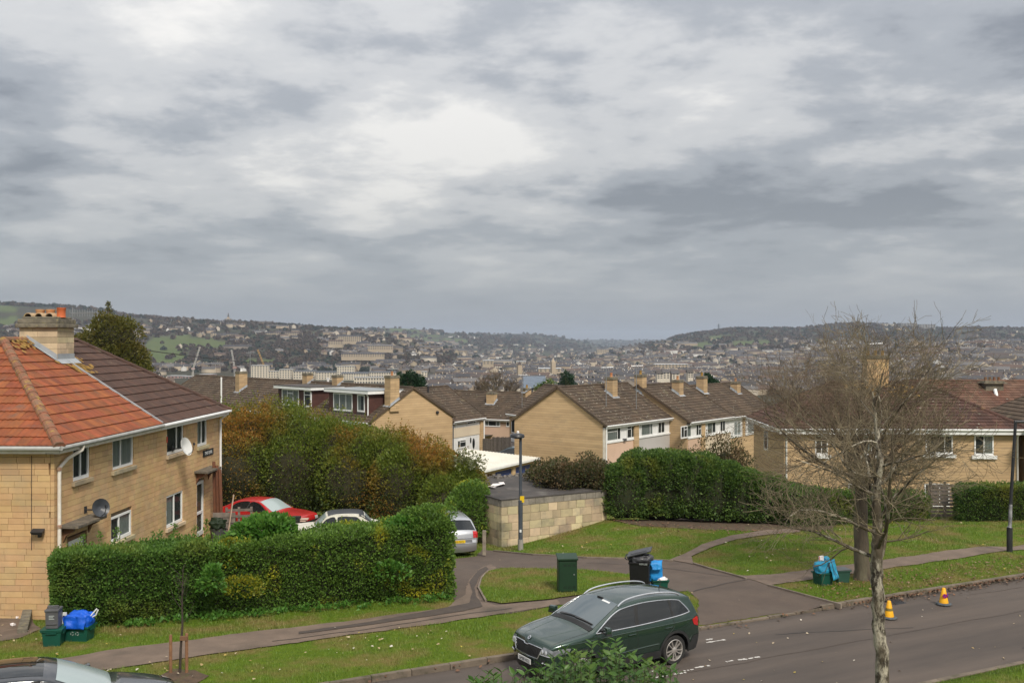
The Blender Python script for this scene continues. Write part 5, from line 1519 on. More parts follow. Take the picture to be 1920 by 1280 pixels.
def right_houses():
 rz = math.atan2(-.035, .999)
 O = Vector((15.44, 56.0, -2.55)); L = 13.1; W = 8.2; E = 4.85
 M, MI = frame(O, rz)
 h = hip_house("stone house with dark red hipped roof and white sills behind the bare trees", O, rz, L, W, E, 7.25, 3.6, 9.3, TILE_PURPLE, "stone houses on the far right", flecks=60)
 for (a, b, t, bt, cols, cur) in ((1735, 1786, 815.5, 851, (.7, .3), None), (1826.5, 1862.5, 815.5, 853, (.5, .5), [(.55, .97)]), (1618, 1648, 816, 851, (.5, .5), [(.04, .5)]), (1528, 1552, 816, 852, (.5, .5), None),
         (1733, 1780, 906, 950, (.6, .4), None), (1590, 1640, 906, 950, (.5, .5), None)):
  x0, x1, z0, z1 = rect(MI, M, a, b, t, bt, 0.0)
  w_ = window(h, face_matrix((x0, -.05, z0), (1, 0, 0)), x1 - x0, z1 - z0, cols, None, depth=.0, curtain=cur, frame=.07)
  MB().bx((x0 - .16, -.14, z0 - .2), (x1 + .16, -.006, z0 - .01)).build("sill", WHITE, h)
 pipe(h, [(L - .1, -.35, E - .1), (L - .1, -.07, E - .5), (L - .1, -.07, -1)], .05, WHITE)
 pipe(h, [(.12, -.3, E - .1), (.12, -.07, E - .5), (.12, -.07, -1)], .05, WHITE)
 q = on_plane(MI, M, 1641, 690, W / 2)
 c = chimney(h, (q.x, W / 2), 1.3, 1.0, 6.3, on_plane(MI, M, 1641, 672, W / 2).z, STONE, 3, blocks=True, capw=.06, potmat=LICHEN)
 mb = MB()
 for _ in range(90):
  u = q.x + rnd.uniform(-2.0, 2.2); v = W / 2 - .2 - abs(rnd.gauss(0, .8)); s = rnd.uniform(.04, .14); k = (7.25 - E) / (W / 2 + .4)
  z = E + (v + .4) * k + .075
  mb.add([(u + s * math.cos(a), v + s * .8 * math.sin(a), z + s * .8 * math.sin(a) * k) for a in np.linspace(0, 5.2, 6)], [list(range(6))])
 mb.build("lichen", LICHEN, h, recalc=False, kind="stuff")
 M2 = face_matrix((-.05, W, 0), (0, -1, 0))
 window(h, M2 @ Matrix.Translation((3.2, 0, 3.1)), 1.0, 1.25, (1,), None, depth=0)
 O2 = Vector((29.0, 54.2, -2.5))
 h2 = hip_house("brown hipped house cut off by the picture edge, past the black lamp post", O2, rz, 13, W, 4.8, 7.6, 4.0, 9.0, TILE_GREY, "stone houses on the far right", brick=STONE, flecks=30)
 MB().prism([(-.2, -1.2, -2), (1.8, -1.2, -2), (1.8, -1.2, 2.3), (-.2, -1.2, 2.9)], (0, 1.1, 0)).build("porch", WHITE, h2)
 O3 = Vector((27.2, 71, -3.2)); M3, MI3 = frame(O3, rz)
 h3 = hip_house("house behind with red and brown ridge and a squat chimney with a white flue", O3, rz, 16, 8.4, 4.9, 7.4, 2.5, 12, TILE_RUST, "stone houses on the far right", flecks=20)
 q = on_plane(MI3, M3, 1860, 725, 3.4)
 c = chimney(h3, (q.x, 3.4), 1.3, .9, 5.8, q.z + .25, COPING, 4, blocks=False, capw=.2, potmat=HIP_TILE)
 pipe(h3, [(q.x - .1, 2.7, q.z - .15), (q.x - .1, 2.1, q.z - 1.2)], .13, WHITE, "flue")
right_houses()
def back_fence():
 """slatted fence between the hedges at the back of the far lawn"""
 f = thing("fence", "brown horizontal slat fence panel between two hedges behind the far lawn", "fence", (0, 0, 0))
 a = P(1745, 975, 43.5); b = P(1801, 974, 43.0)
 a.z = ztf(a.x, a.y); b.z = ztf(b.x, b.y)
 for k in range(9):
  MB().beam(a + Vector((0, 0, .12 + k * .16)), b + Vector((0, 0, .12 + k * .16)), .03, .125).build("slat", WOOD_GREY, f)
 for p in (a, a.lerp(b, .5), b):
  MB().beam(p + Vector((0, .06, -.3)), p + Vector((0, .06, 1.6)), .09, .09).build("post", WOOD_GREY, f)
back_fence()
# ------------------------------------------------------------------ cars
def crom(pts, n=6, closed=False):
 """Catmull-Rom through 2-D points; a third value of 1 marks a corner"""
 P_ = [Vector((p[0], p[1])) for p in pts]; out = []
 for i in range(len(P_) - 1):
  p1, p2 = P_[i], P_[i + 1]
  c1 = len(pts[i]) > 2; c2 = len(pts[i + 1]) > 2
  p0 = P_[i - 1] if i > 0 and not c1 else p1 - (p2 - p1)
  p3 = P_[i + 2] if i + 2 < len(P_) and not c2 else p2 + (p2 - p1)
  for k in range(n):
   t = k / n
   out.append(0.5 * ((2 * p1) + (-p0 + p2) * t + (2 * p0 - 5 * p1 + 4 * p2 - p3) * t * t + (-p0 + 3 * p1 - 3 * p2 + p3) * t ** 3))
 out.append(P_[-1])
 return out
class Car:
 """a shell swept from a side outline; local x forward, y to its left, z up, on the ground at z = 0"""
 def __init__(s, spec, root):
  s.__dict__.update(spec); s.root = root
  s.out = crom(s.outline, 6)
  n = len(s.out); s.nor = []
  for i in range(n):
   d = s.out[min(i + 1, n - 1)] - s.out[max(i - 1, 0)]
   d.normalize(); s.nor.append(Vector((-d.y, d.x)) * (1 if s.cw else 1))
  for i in range(n):
   c = Vector((0.0, 0.6))
   if (s.out[i] - c).dot(s.nor[i]) < 0: s.nor[i] = -s.nor[i]
 def Y(s, x, z):
  y = np.interp(z, s.hz, s.hw)
  if x > s.fx: y *= 1 - s.fk * ((x - s.fx) / (s.fl)) ** 2.4
  if x < s.rx: y *= 1 - s.rk * ((s.rx - x) / (s.rl)) ** 2.4
  return float(y)
 def crown(s, p):
  return float(np.interp(p.x, s.cx_, s.cc))
 def side_pt(s, x, z, off=0.0, side=1):
  return Vector((x, side * (s.Y(x, z) + off), z))
 def strip_pt(s, i, y, off=0.0):
  """a point on the swept surface at outline index i (float) and lateral y"""
  i0 = int(min(max(i, 0), len(s.out) - 1.001)); f = i - i0
  p = s.out[i0].lerp(s.out[i0 + 1], f); nr = s.nor[i0].lerp(s.nor[i0 + 1], f).normalized()
  q = p - nr * s.r
  ye = s.Y(q.x, q.y) - s.r
  c = s.crown(p) * max(0.0, 1 - (y / ye) ** 2)
  ay = abs(y)
  if ay > ye:
   k = min((ay - ye) / s.r, 1.0); c = -s.r * (1 - math.sqrt(max(0, 1 - k * k)))
  w = p + nr * (c + off)
  return Vector((w.x, y, w.y))
 def index_at(s, x, top=True, z=None):
  best, bi = 1e9, 0
  for i, p in enumerate(s.out):
   d = abs(p.x - x) if z is None else math.hypot(p.x - x, p.y - z)
   if top and z is None and p.y < 0.5: d += 9
   if d < best: best, bi = d, i
  return bi
 def shell(s):
  n = len(s.out); V = []; Fc = []
  ys = np.linspace(-1, 1, 21); na = 5
  row = None
  for i in range(n):
   q = s.out[i] - s.nor[i] * s.r; Yq = s.Y(q.x, q.y); ye = Yq - s.r
   r_ = []
   for k in range(na):
    a = math.pi / 2 * k / na
    w = q + s.nor[i] * (s.r * math.sin(a)); r_.append(Vector((w.x, -(Yq - s.r * (1 - math.cos(a))), w.y)))
   for t in ys:
    w = s.out[i] + s.nor[i] * (s.crown(s.out[i]) * (1 - t * t)); r_.append(Vector((w.x, ye * t, w.y)))
   for k in range(na - 1, -1, -1):
    a = math.pi / 2 * k / na
    w = q + s.nor[i] * (s.r * math.sin(a)); r_.append(Vector((w.x, (Yq - s.r * (1 - math.cos(a))), w.y)))
   b = len(V); V += r_
   if row is not None:
    for j in range(len(r_) - 1): Fc.append((row + j, row + j + 1, b + j + 1, b + j))
   row = b
  bnd = [s.out[i] - s.nor[i] * s.r for i in range(n)]
  low = []
  xr, xf_ = bnd[-1].x, bnd[0].x
  zb = s.zb
  for wx in sorted((s.wf, s.wr)):
   a0 = math.asin(min(1, max(-1, (zb - s.wz) / s.ra)))
   for k in range(17):
    a = math.pi - a0 - (math.pi - 2 * a0) * k / 16
    low.append(Vector((wx + s.ra * math.cos(a), s.wz + s.ra * math.sin(a))))
  loop = [p for p in bnd] + [Vector((xr, zb))] + low + [Vector((xf_, zb))]
  L = [loop[0]]
  for p in loop[1:]:
   if (p - L[-1]).length > .004: L.append(p)
  if (L[0] - L[-1]).length < .004: L.pop()
  gx, gz = np.meshgrid(np.arange(xr, xf_, .09), np.arange(zb, 2.2, .07))
  ok = in_poly(gx, gz, [(p.x, p.y) for p in L])
  I = [Vector((a, b)) for a, b in zip(gx[ok], gz[ok])]
  m = len(L)
  vs, es, fs, *_ = delaunay_2d_cdt(L + I, [(i, (i + 1) % m) for i in range(m)], [list(range(m))], 1, 1e-4)
  for side in (1, -1):
   b = len(V); V += [Vector((v.x, side * s.Y(v.x, v.y), v.y)) for v in vs]
   Fc += [tuple(b + k for k in (f if side < 0 else f[::-1])) for f in fs]
  mb = MB(); mb.add(V, Fc)
  o = mb.build("body", s.paint, s.root, recalc=False)
  bm = bmesh.new(); bm.from_mesh(o.data)
  bmesh.ops.remove_doubles(bm, verts=bm.verts, dist=.003)
  bmesh.ops.recalc_face_normals(bm, faces=bm.faces)
  bm.to_mesh(o.data); bm.free()
  o.data.polygons.foreach_set("use_smooth", np.ones(len(o.data.polygons), bool)); o.data.set_sharp_from_angle(angle=R(50))
  f = MB(); f.bx((xr + .1, -.62, s.zb - .04), (xf_ - .12, .62, s.zb + .22))
  for wx in (s.wf, s.wr): f.bx((wx - s.ra - .02, -.60, s.zb + .05), (wx + s.ra + .02, .60, s.wz + s.ra + .05))
  f.bx((xr + .2, -.55, s.zb + .2), (xf_ - .3, .55, s.belt - .25))
  f.build("underbody", PRINT_BLACK, s.root)
  for side in (1, -1):
   for wx in (s.wf, s.wr):
    w = MB()
    for k in range(16):
     a = math.pi * k / 16 * 1.1 - .15; a2 = math.pi * (k + 1) / 16 * 1.1 - .15
     pts = []
     for aa, dep in ((a, 0), (a2, 0), (a2, .24), (a, .24)):
      x, z = wx + s.ra * math.cos(aa), s.wz + s.ra * math.sin(aa)
      pts.append(Vector((x, side * (s.Y(x, max(z, .3)) - dep), z)))
     w.add(pts, [(0, 1, 2, 3)])
    w.build("wheel_arch", PRINT_BLACK, s.root, recalc=False)
  return o
 def patch(s, name, poly, mat, side, off=.005, parent=None, step=.08, smooth=True):
  """a flush panel on a flank from an (x, z) outline"""
  L = [Vector(p) for p in poly]; m = len(L)
  xs = [p.x for p in L]; zs = [p.y for p in L]
  gx, gz = np.meshgrid(np.arange(min(xs), max(xs), step), np.arange(min(zs), max(zs), step))
  ok = in_poly(gx, gz, [(p.x, p.y) for p in L]); I = [Vector((a, b)) for a, b in zip(gx[ok], gz[ok])]
  vs, es, fs, *_ = delaunay_2d_cdt(L + I, [(i, (i + 1) % m) for i in range(m)], [list(range(m))], 1, 1e-4)
  mb = MB(); mb.add([s.side_pt(v.x, v.y, off, side) for v in vs], [tuple(f if side < 0 else f[::-1]) for f in fs])
  return mb.build(name, mat, parent or s.root, smooth=smooth, recalc=False)
 def grid(s, name, i0, i1, ya, yb, mat, off=.005, parent=None, n=14, m=12):
  """a panel on the swept surface between outline indices; ya, yb: lateral limits at its two ends"""
  V = []; Fc = []
  for a in range(n + 1):
   t = a / n; i = i0 + (i1 - i0) * t
   l = ya[0] + (yb[0] - ya[0]) * t; r = ya[1] + (yb[1] - ya[1]) * t
   for b in range(m + 1): V.append(s.strip_pt(i, l + (r - l) * b / m, off))
  for a in range(n):
   for b in range(m):
    k = a * (m + 1) + b; Fc.append((k, k + 1, k + m + 2, k + m + 1))
  mb = MB(); mb.add(V, Fc)
  return mb.build(name, mat, parent or s.root, smooth=True, recalc=False)
 def line(s, name, pts, mat, side, rad=.006, off=.003, parent=None, n=6):
  P_ = crom(pts, n) if len(pts) > 2 else [Vector(p).to_2d() for p in pts]
  if len(pts) == 2:
   a, b = P_; P_ = [a.lerp(b, k / 8) for k in range(9)]
  return MB().tube([s.side_pt(p.x, p.y, off, side) for p in P_], rad, 5).build(name, mat, parent or s.root, smooth=True)
 def wheels(s, spokes=10, rim=ALLOY, double=True):
  for wx in (s.wf, s.wr):
   for side in (1, -1):
    y = s.Y(wx, .45) - .015
    w = thing_part("wheel", s.root, (wx, side * (y - .11), s.wz))
    R_ = s.rt; rr = s.rr
    MB().lathe([(rr * .96, -.10), (R_ * .93, -.11), (R_ * .99, -.085), (R_, -.04), (R_, .04), (R_ * .99, .085), (R_ * .93, .11), (rr * .98, .105)], 36, axis="Y", caps=False).build("tyre", TYRE, w, smooth=True)
    mb = MB(); mb.lathe([(rr, .105), (rr * .95, .112), (rr * .91, .10), (rr * .90, .02), (rr * .9, -.08)], 36, axis="Y", caps=False)
    for k in range(spokes):
     a = 2 * math.pi * k / spokes + (.10 if k % 2 and double else -.10 if double else 0)
     d = Vector((math.cos(a), 0, math.sin(a))); a2 = 2 * math.pi * k / spokes; d2 = Vector((math.cos(a2), 0, math.sin(a2)))
     mb.beam(d2 * .05 + Vector((0, .085, 0)), d * rr * .92 + Vector((0, .098, 0)), .022 if double else .03, .035, up=(0, 1, 0))
    mb.lathe([(.07, .05), (.07, .10), (.045, .112), (.001, .114)], 16, axis="Y")
    ro = mb.build("rim", rim, w, smooth=True)
    hb = MB(); hb.lathe([(rr * .9, .0), (rr * .9, .02), (.01, .02)], 24, axis="Y"); hb.build("brake", ALLOY_DARK, w)
    if side < 0:
     for c in w.children: c.scale = (1, -1, 1)
def thing_part(name, parent, loc):
 o = bpy.data.objects.new(name, None); COL.objects.link(o); o.parent = parent; o.location = loc; o.empty_display_size = .1
 return o
def number_plate(car, s, M, mat, w=.52, h=.111):
 mb = MB(); mb.bx((-w / 2, -.006, -h / 2), (w / 2, .006, h / 2))
 p = xf(mb, M).build("number_plate", mat, car.root, bevel=.003)
 c = M @ Vector((0, -.0075, -.035))
 m = M.to_3x3().to_4x4() @ Matrix.Rotation(R(90), 4, "X")
 text(p, s, c, .105, PRINT_BLACK, m, depth=.0008, sx=.82)
 return p
def suv():
 g0 = G(1267, 1248); 
 rz = RT + R(180) + R(5)
 root = thing("parked_car", "dark green metallic sport utility car parked half hidden by leafy shrub tops", "car", (0, 0, 0), rz)
 spec = dict(cw=1, paint=PAINT_GREEN, r=.075, wf=1.31, wr=-1.33, wz=.345, ra=.415, rt=.345, rr=.25, zb=.25, belt=1.02,
    outline=[(2.02, .24), (2.08, .36), (2.10, .52), (2.095, .70), (2.06, .84), (1.96, .93), (1.6, 1.005), (1.22, 1.06), (.96, 1.10, 1), (.62, 1.28), (.30, 1.445), (.10, 1.525), (-.25, 1.585), (-.7, 1.605), (-1.2, 1.585), (-1.65, 1.53), (-1.93, 1.475, 1), (-2.02, 1.30), (-2.10, 1.12), (-2.155, .98), (-2.15, .75), (-2.17, .60), (-2.15, .42), (-2.08, .26)],
    hz=[.2, .35, .6, .8, .98, 1.06, 1.3, 1.5, 1.62], hw=[.85, .885, .915, .92, .905, .885, .80, .715, .64],
    fx=1.15, fk=.20, fl=.95, rx=-1.35, rk=.13, rl=.80, cx_=[-2.2, -2.0, -1.9, -.5, .2, .95, 1.1, 1.8, 2.0, 2.1], cc=[.06, .07, .03, .035, .05, .10, .035, .05, .09, .11])
 c = Car(spec, root); c.shell()
 for side in (1, -1):
  win = [(.93, 1.075), (.80, 1.16), (.55, 1.31), (.30, 1.425), (.05, 1.485), (-.5, 1.525), (-1.1, 1.51), (-1.50, 1.465), (-1.62, 1.40), (-1.80, 1.20), (-1.745, 1.155), (-1.2, 1.115), (-.4, 1.085), (.4, 1.075)]
  q = crom(win + [win[0]], 4)
  wd = c.patch("side_window", [(p.x, p.y) for p in q[:-1]], GLASS_CAR, side, .006, step=.07)
  MB().tube([c.side_pt(p.x, p.y, .010, side) for p in q], .013, 6).build("window_trim", CHROME, wd, smooth=True)
  for (x0, z0, x1, z1, wdt) in ((-.22, 1.08, -.30, 1.515, .055), (-1.30, 1.115, -1.27, 1.50, .035)):
   c.patch("pillar", [(x0 - wdt, z0), (x0 + wdt, z0), (x1 + wdt, z1), (x1 - wdt, z1)], PRINT_BLACK, side, .010, parent=wd)
  def arch(wx, R0, R1, n=20):
   a0 = math.asin((spec["zb"] - .345) / R0)
   o_ = [(wx + R1 * math.cos(a), .345 + R1 * math.sin(a)) for a in np.linspace(math.pi - a0, a0, n)]
   i_ = [(wx + R0 * math.cos(a), .345 + R0 * math.sin(a)) for a in np.linspace(a0, math.pi - a0, n)]
   return o_ + i_
  for wx in (spec["wf"], spec["wr"]):
   c.patch("arch_cladding", arch(wx, .412, .475), CLAD, side, .012)
  c.patch("sill_cladding", [(-.86, .24), (.85, .24), (.85, .40), (.3, .42), (-.4, .43), (-.86, .43)], CLAD, side, .014)
  c.patch("bumper_cladding", [(1.78, .24), (2.0, .24), (2.02, .33), (1.79, .40)], CLAD, side, .008)
  c.patch("bumper_cladding", [(-2.05, .27), (-1.80, .26), (-1.80, .45), (-1.9, .60), (-2.10, .62), (-2.11, .42)], CLAD, side, .008)
  for ln in ([(.86, 1.04), (.90, .85), (.84, .62), (.80, .43)], [(-.20, 1.07), (-.22, .8), (-.22, .43)], [(-1.28, 1.10), (-1.30, .92), (-1.12, .75), (-.95, .60), (-.90, .44)]):
   c.line("shut_line", ln, PRINT_BLACK, side, .0045, .0)
  c.line("crease", [(1.75, .93), (.9, .955), (-.2, .975), (-1.2, .985), (-1.95, 1.0)], PAINT_GREEN, side, .011, -.003)
  c.line("crease", [(.78, .50), (.2, .545), (-.5, .575), (-.84, .58)], PAINT_GREEN, side, .016, -.003)
  for x in (.05, -1.02):
   h = MB(); a = c.side_pt(x, .915, .022, side); b = c.side_pt(x - .2, .92, .022, side); h.tube([c.side_pt(x + .01, .915, .0, side), a, a.lerp(b, .5), b, c.side_pt(x - .21, .92, .0, side)], .014, 6); h.build("door_handle", PAINT_GREEN, root, smooth=True)
  mr = MB(); m0 = c.side_pt(.74, 1.10, .0, side); m1 = m0 + Vector((0, side * .13, .03))
  mr.beam(m0, m1, .06, .035); mo = mr.build("door_mirror", CLAD, root)
  ms = MB(); Mq = Matrix.Translation(m0 + Vector((.02, side * .21, .055))) @ Matrix.Rotation(side * R(-14), 4, "Z"); ms.box((0, 0, .01), (.13, .22, .15), taper=.82); xf(ms, Mq).build("mirror_cap", PAINT_GREEN, mo, bevel=.03, smooth=True)
  ms = MB(); ms.box((0, 0, -.06), (.125, .215, .05)); xf(ms, Mq).build("mirror_base", CLAD, mo, bevel=.012)
  ms = MB(); ms.box((-.066, 0, .01), (.008, .17, .11)); xf(ms, Mq).build("mirror_glass", LAMP_GLASS, mo)
  pts = []
  for x, up in ((.16, .0), (.02, .035), (-.25, .055), (-.7, .058), (-1.2, .055), (-1.52, .04), (-1.66, .0)):
   i = c.index_at(x); qq = c.out[i] - c.nor[i] * c.r; y = c.Y(qq.x, qq.y) - .085
   pts.append((x, side * y, c.out[i].y + up + .012))
  V = [Vector(p) for p in pts]
  rp = []
  for k in range(len(V) - 1):
   for t in np.linspace(0, 1, 6, endpoint=False):
    p0 = V[max(k - 1, 0)]; p1 = V[k]; p2 = V[k + 1]; p3 = V[min(k + 2, len(V) - 1)]
    rp.append(0.5 * ((2 * p1) + (-p0 + p2) * t + (2 * p0 - 5 * p1 + 4 * p2 - p3) * t * t + (-p0 + 3 * p1 - 3 * p2 + p3) * t ** 3))
  rp.append(V[-1])
  MB().tube(rp, .019, 8).build("roof_rail", CHROME, root, smooth=True)
  i0 = c.index_at(2.06, z=.84); 
  hl = []
  c.patch("headlight", [(2.06, .70), (2.03, .83), (1.74, .875), (1.60, .86), (1.66, .765)], LAMP_GLASS, side, .010, step=.05)
  g_ = c.grid("headlight", c.index_at(2.095, z=.71), c.index_at(2.05, z=.855), (side * .54, side * .80), (side * .55, side * .80), LAMP_GLASS, .010, n=6, m=10)
  for yy in (.56, .66):
   i = c.index_at(2.085, z=.775); p = c.strip_pt(i, side * yy, .014); mb = MB(); Mq = Vector((1, 0, .25)).to_track_quat("Z", "Y").to_matrix().to_4x4(); Mq.translation = p
   mb.lathe([(.045, 0), (.05, .006), (.03, .012), (.001, .014)], 12); xf(mb, Mq).build("lens", LAMP_WHITE, g_, smooth=True)
  i = c.index_at(2.095, z=.71); MB().tube([c.strip_pt(i + .4, side * y, .016) for y in np.linspace(.50, .79, 8)], .008, 6).build("light_strip", LAMP_WHITE, g_)
  f_ = c.grid("fog_light", c.index_at(2.10, z=.50), c.index_at(2.098, z=.60), (side * .56, side * .74), (side * .52, side * .74), PRINT_BLACK, .008, n=4, m=6)
  MB().tube([c.strip_pt(c.index_at(2.10, z=.56), side * y, .02) for y in np.linspace(.58, .72, 5)], .018, 8).build("lens", LAMP_WHITE, f_)
  c.patch("tail_light", [(-1.88, .985), (-2.07, 1.03), (-2.10, .97), (-2.085, .80), (-1.93, .86)], LAMP_RED, side, .010, step=.06)
  c.grid("tail_light", c.index_at(-2.155, z=.98), c.index_at(-2.15, z=.80), (side * .50, side * .78), (side * .55, side * .78), LAMP_RED, .010, n=6, m=8)
 ia, ib = c.index_at(.96, z=1.10), c.index_at(.12, z=1.52)
 ws = c.grid("windscreen", ia + 1.0, ib, (-.73, .73), (-.585, .585), GLASS_SHIELD, .006, n=18, m=18)
 c.grid("scuttle", ia - 1.6, ia + 1.2, (-.75, .75), (-.74, .74), PRINT_BLACK, .008, n=4, m=16)
 for a, b, i_ in ((-.55, .02, 1.5), (.05, .66, 1.7)):
  MB().tube([c.strip_pt(ia + i_ + .5 * t, a + (b - a) * t, .022) for t in np.linspace(0, 1, 6)], .010, 5).build("wiper", PRINT_BLACK, ws)
 c.grid("dashboard_shade", ia + 1.3, ia + 2.6, (-.66, .66), (-.62, .62), GLASS_CAR, .0075, parent=ws, n=4, m=12)
 i_ = ib - 1.2; c.grid("sun_strip", i_ - 1.5, i_, (.12, .40), (.10, .38), PLATE_W, .008, parent=ws, n=2, m=4)
 mb = MB(); mb.box(c.strip_pt(ib - 1.2, 0, -.0), (.03, .2, .09)); mb.build("mirror_mount", PRINT_BLACK, ws)
 c.grid("rear_window", c.index_at(-1.96, z=1.44), c.index_at(-2.10, z=1.12), (-.56, .56), (-.66, .66), GLASS_CAR, .006, n=10, m=12)
 for side in (1, -1):
  ii = np.linspace(c.index_at(1.98, z=.92), ia - 1.4, 16)
  MB().tube([c.strip_pt(i, side * (.70 + .06 * (k / 15)), -.001) for k, i in enumerate(ii)], .006, 5).build("shut_line", PRINT_BLACK, root)
  MB().tube([c.strip_pt(i, side * (.30 + .20 * (k / 15)), -.006) for k, i in enumerate(ii)], .012, 5).build("crease", PAINT_GREEN, root)
 j0, j1 = c.index_at(2.10, z=.60), c.index_at(2.066, z=.83)
 gr = c.grid("grille", j0, j1, (-.44, .44), (-.53, .53), PRINT_BLACK, .010, n=8, m=16)
 for y in np.linspace(-.42, .42, 18):
  if abs(y) < .03: continue
  MB().tube([c.strip_pt(j0 + (j1 - j0) * t, y * (.86 + .14 * t), .018) for t in (.06, .35, .65, .94)], .007, 4).build("bar", CLAD, gr)
 fr = [(j0, -.44), (j0, -.15), (j0, .15), (j0, .44), ((j0 + j1) / 2, .50), (j1, .545), (j1, .30), (j1 - .15, .10), (j1 - .9, .06), (j1 - .9, -.06), (j1 - .15, -.10), (j1, -.30), (j1, -.545), ((j0 + j1) / 2, -.50), (j0, -.44)]
 MB().tube([c.strip_pt(i, y, .018) for i, y in fr], .013, 6).build("grille_surround", CHROME, gr, smooth=True)
 ibd = c.index_at(2.02, z=.885); p = c.strip_pt(ibd, 0, .012); nr = c.nor[ibd]
 Mq = Vector((nr.x, 0, nr.y)).to_track_quat("Z", "Y").to_matrix().to_4x4(); Mq.translation = p
 mb = MB(); mb.lathe([(.048, 0), (.052, .006), (.044, .010), (.040, .006)], 20); mb.lathe([(.040, .001), (.001, .002)], 20); xf(mb, Mq).build("badge", CHROME, root, smooth=True)
 mb = MB()
 mb.prism([(-.028, -.012, .003), (.004, -.012, .003), (.004, -.028, .003), (.034, 0, .003), (.004, .022, .003), (.004, .01, .003), (-.028, .01, .003)], (0, 0, .004)); xf(mb, Mq).build("badge_emblem", PRINT_BLACK, root)
 c.grid("lower_intake", c.index_at(2.06, z=.30), c.index_at(2.10, z=.44), (-.62, .62), (-.55, .55), PRINT_BLACK, .010, n=6, m=16)
 c.grid("chin", c.index_at(2.02, z=.24), c.index_at(2.05, z=.31), (-.66, .66), (-.66, .66), CLAD, .014, n=3, m=16)
 pz = c.strip_pt(c.index_at(2.10, z=.50), 0, .03)
 M = face_matrix((pz.x + .006, 0, .50), (0, 1, 0)); number_plate(c, "GM08 HOL", M, PLATE_W)
 M = face_matrix((-2.245, 0, .80), (0, -1, 0)); number_plate(c, "GM08 HOL", M, PLATE_Y)
 mb = MB(); i = c.index_at(-1.55); mb.tube([c.strip_pt(i, .0, 0), c.strip_pt(i, .0, .02) + Vector((-.06, 0, .16))], [.012, .005], 6); mb.build("antenna", PRINT_BLACK, root)
 c.wheels(10, ALLOY, True)
 ryw = c.Y(spec["wr"], .45)
 SC_ = .955
 root.scale = (SC_, SC_, SC_)
 loc = Matrix.Rotation(rz, 3, "Z") @ Vector((spec["wr"], ryw, 0)) * SC_
 D = (CZ - .02) * F / (1246.5 - 640)
 root.location = (P(1266, 1246, D).x - loc.x, D - loc.y, .02)
 return c
SUV = suv()
def simple_car(label, spec, loc, rz, paint, windows, screen, rear, lamps=True, spokes=8, plate=None, trim=None, name="parked_car", roofmat=None):
 root = thing(name, label, "car", loc, rz)
 spec = dict(dict(cw=1, paint=paint, r=.07, wz=.31, ra=.37, rt=.31, rr=.20, zb=.24, belt=.9), **spec)
 c = Car(spec, root); c.shell()
 for side in (1, -1):
  for w in windows:
   q = crom(list(w) + [w[0]], 3)
   o = c.patch("side_window", [(p.x, p.y) for p in q[:-1]], GLASS_CAR, side, .006, step=.09)
   if trim: MB().tube([c.side_pt(p.x, p.y, .009, side) for p in q], .014, 5).build("window_frame", trim, o, smooth=True)
 if screen:
  (xa, za), (xb, zb_), wa, wb, m = screen
  c.grid("windscreen", c.index_at(xa, z=za), c.index_at(xb, z=zb_), (-wa, wa), (-wb, wb), m, .006)
 if rear:
  (xa, za), (xb, zb_), wa, wb, m = rear
  c.grid("rear_window", c.index_at(xa, z=za), c.index_at(xb, z=zb_), (-wa, wa), (-wb, wb), m, .006)
 c.wheels(spokes, ALLOY, False)
 return c
BASE_H = dict(hz=[.2, .35, .6, .8, .92, 1.1, 1.3, 1.42], hw=[.80, .83, .85, .845, .825, .74, .63, .56])
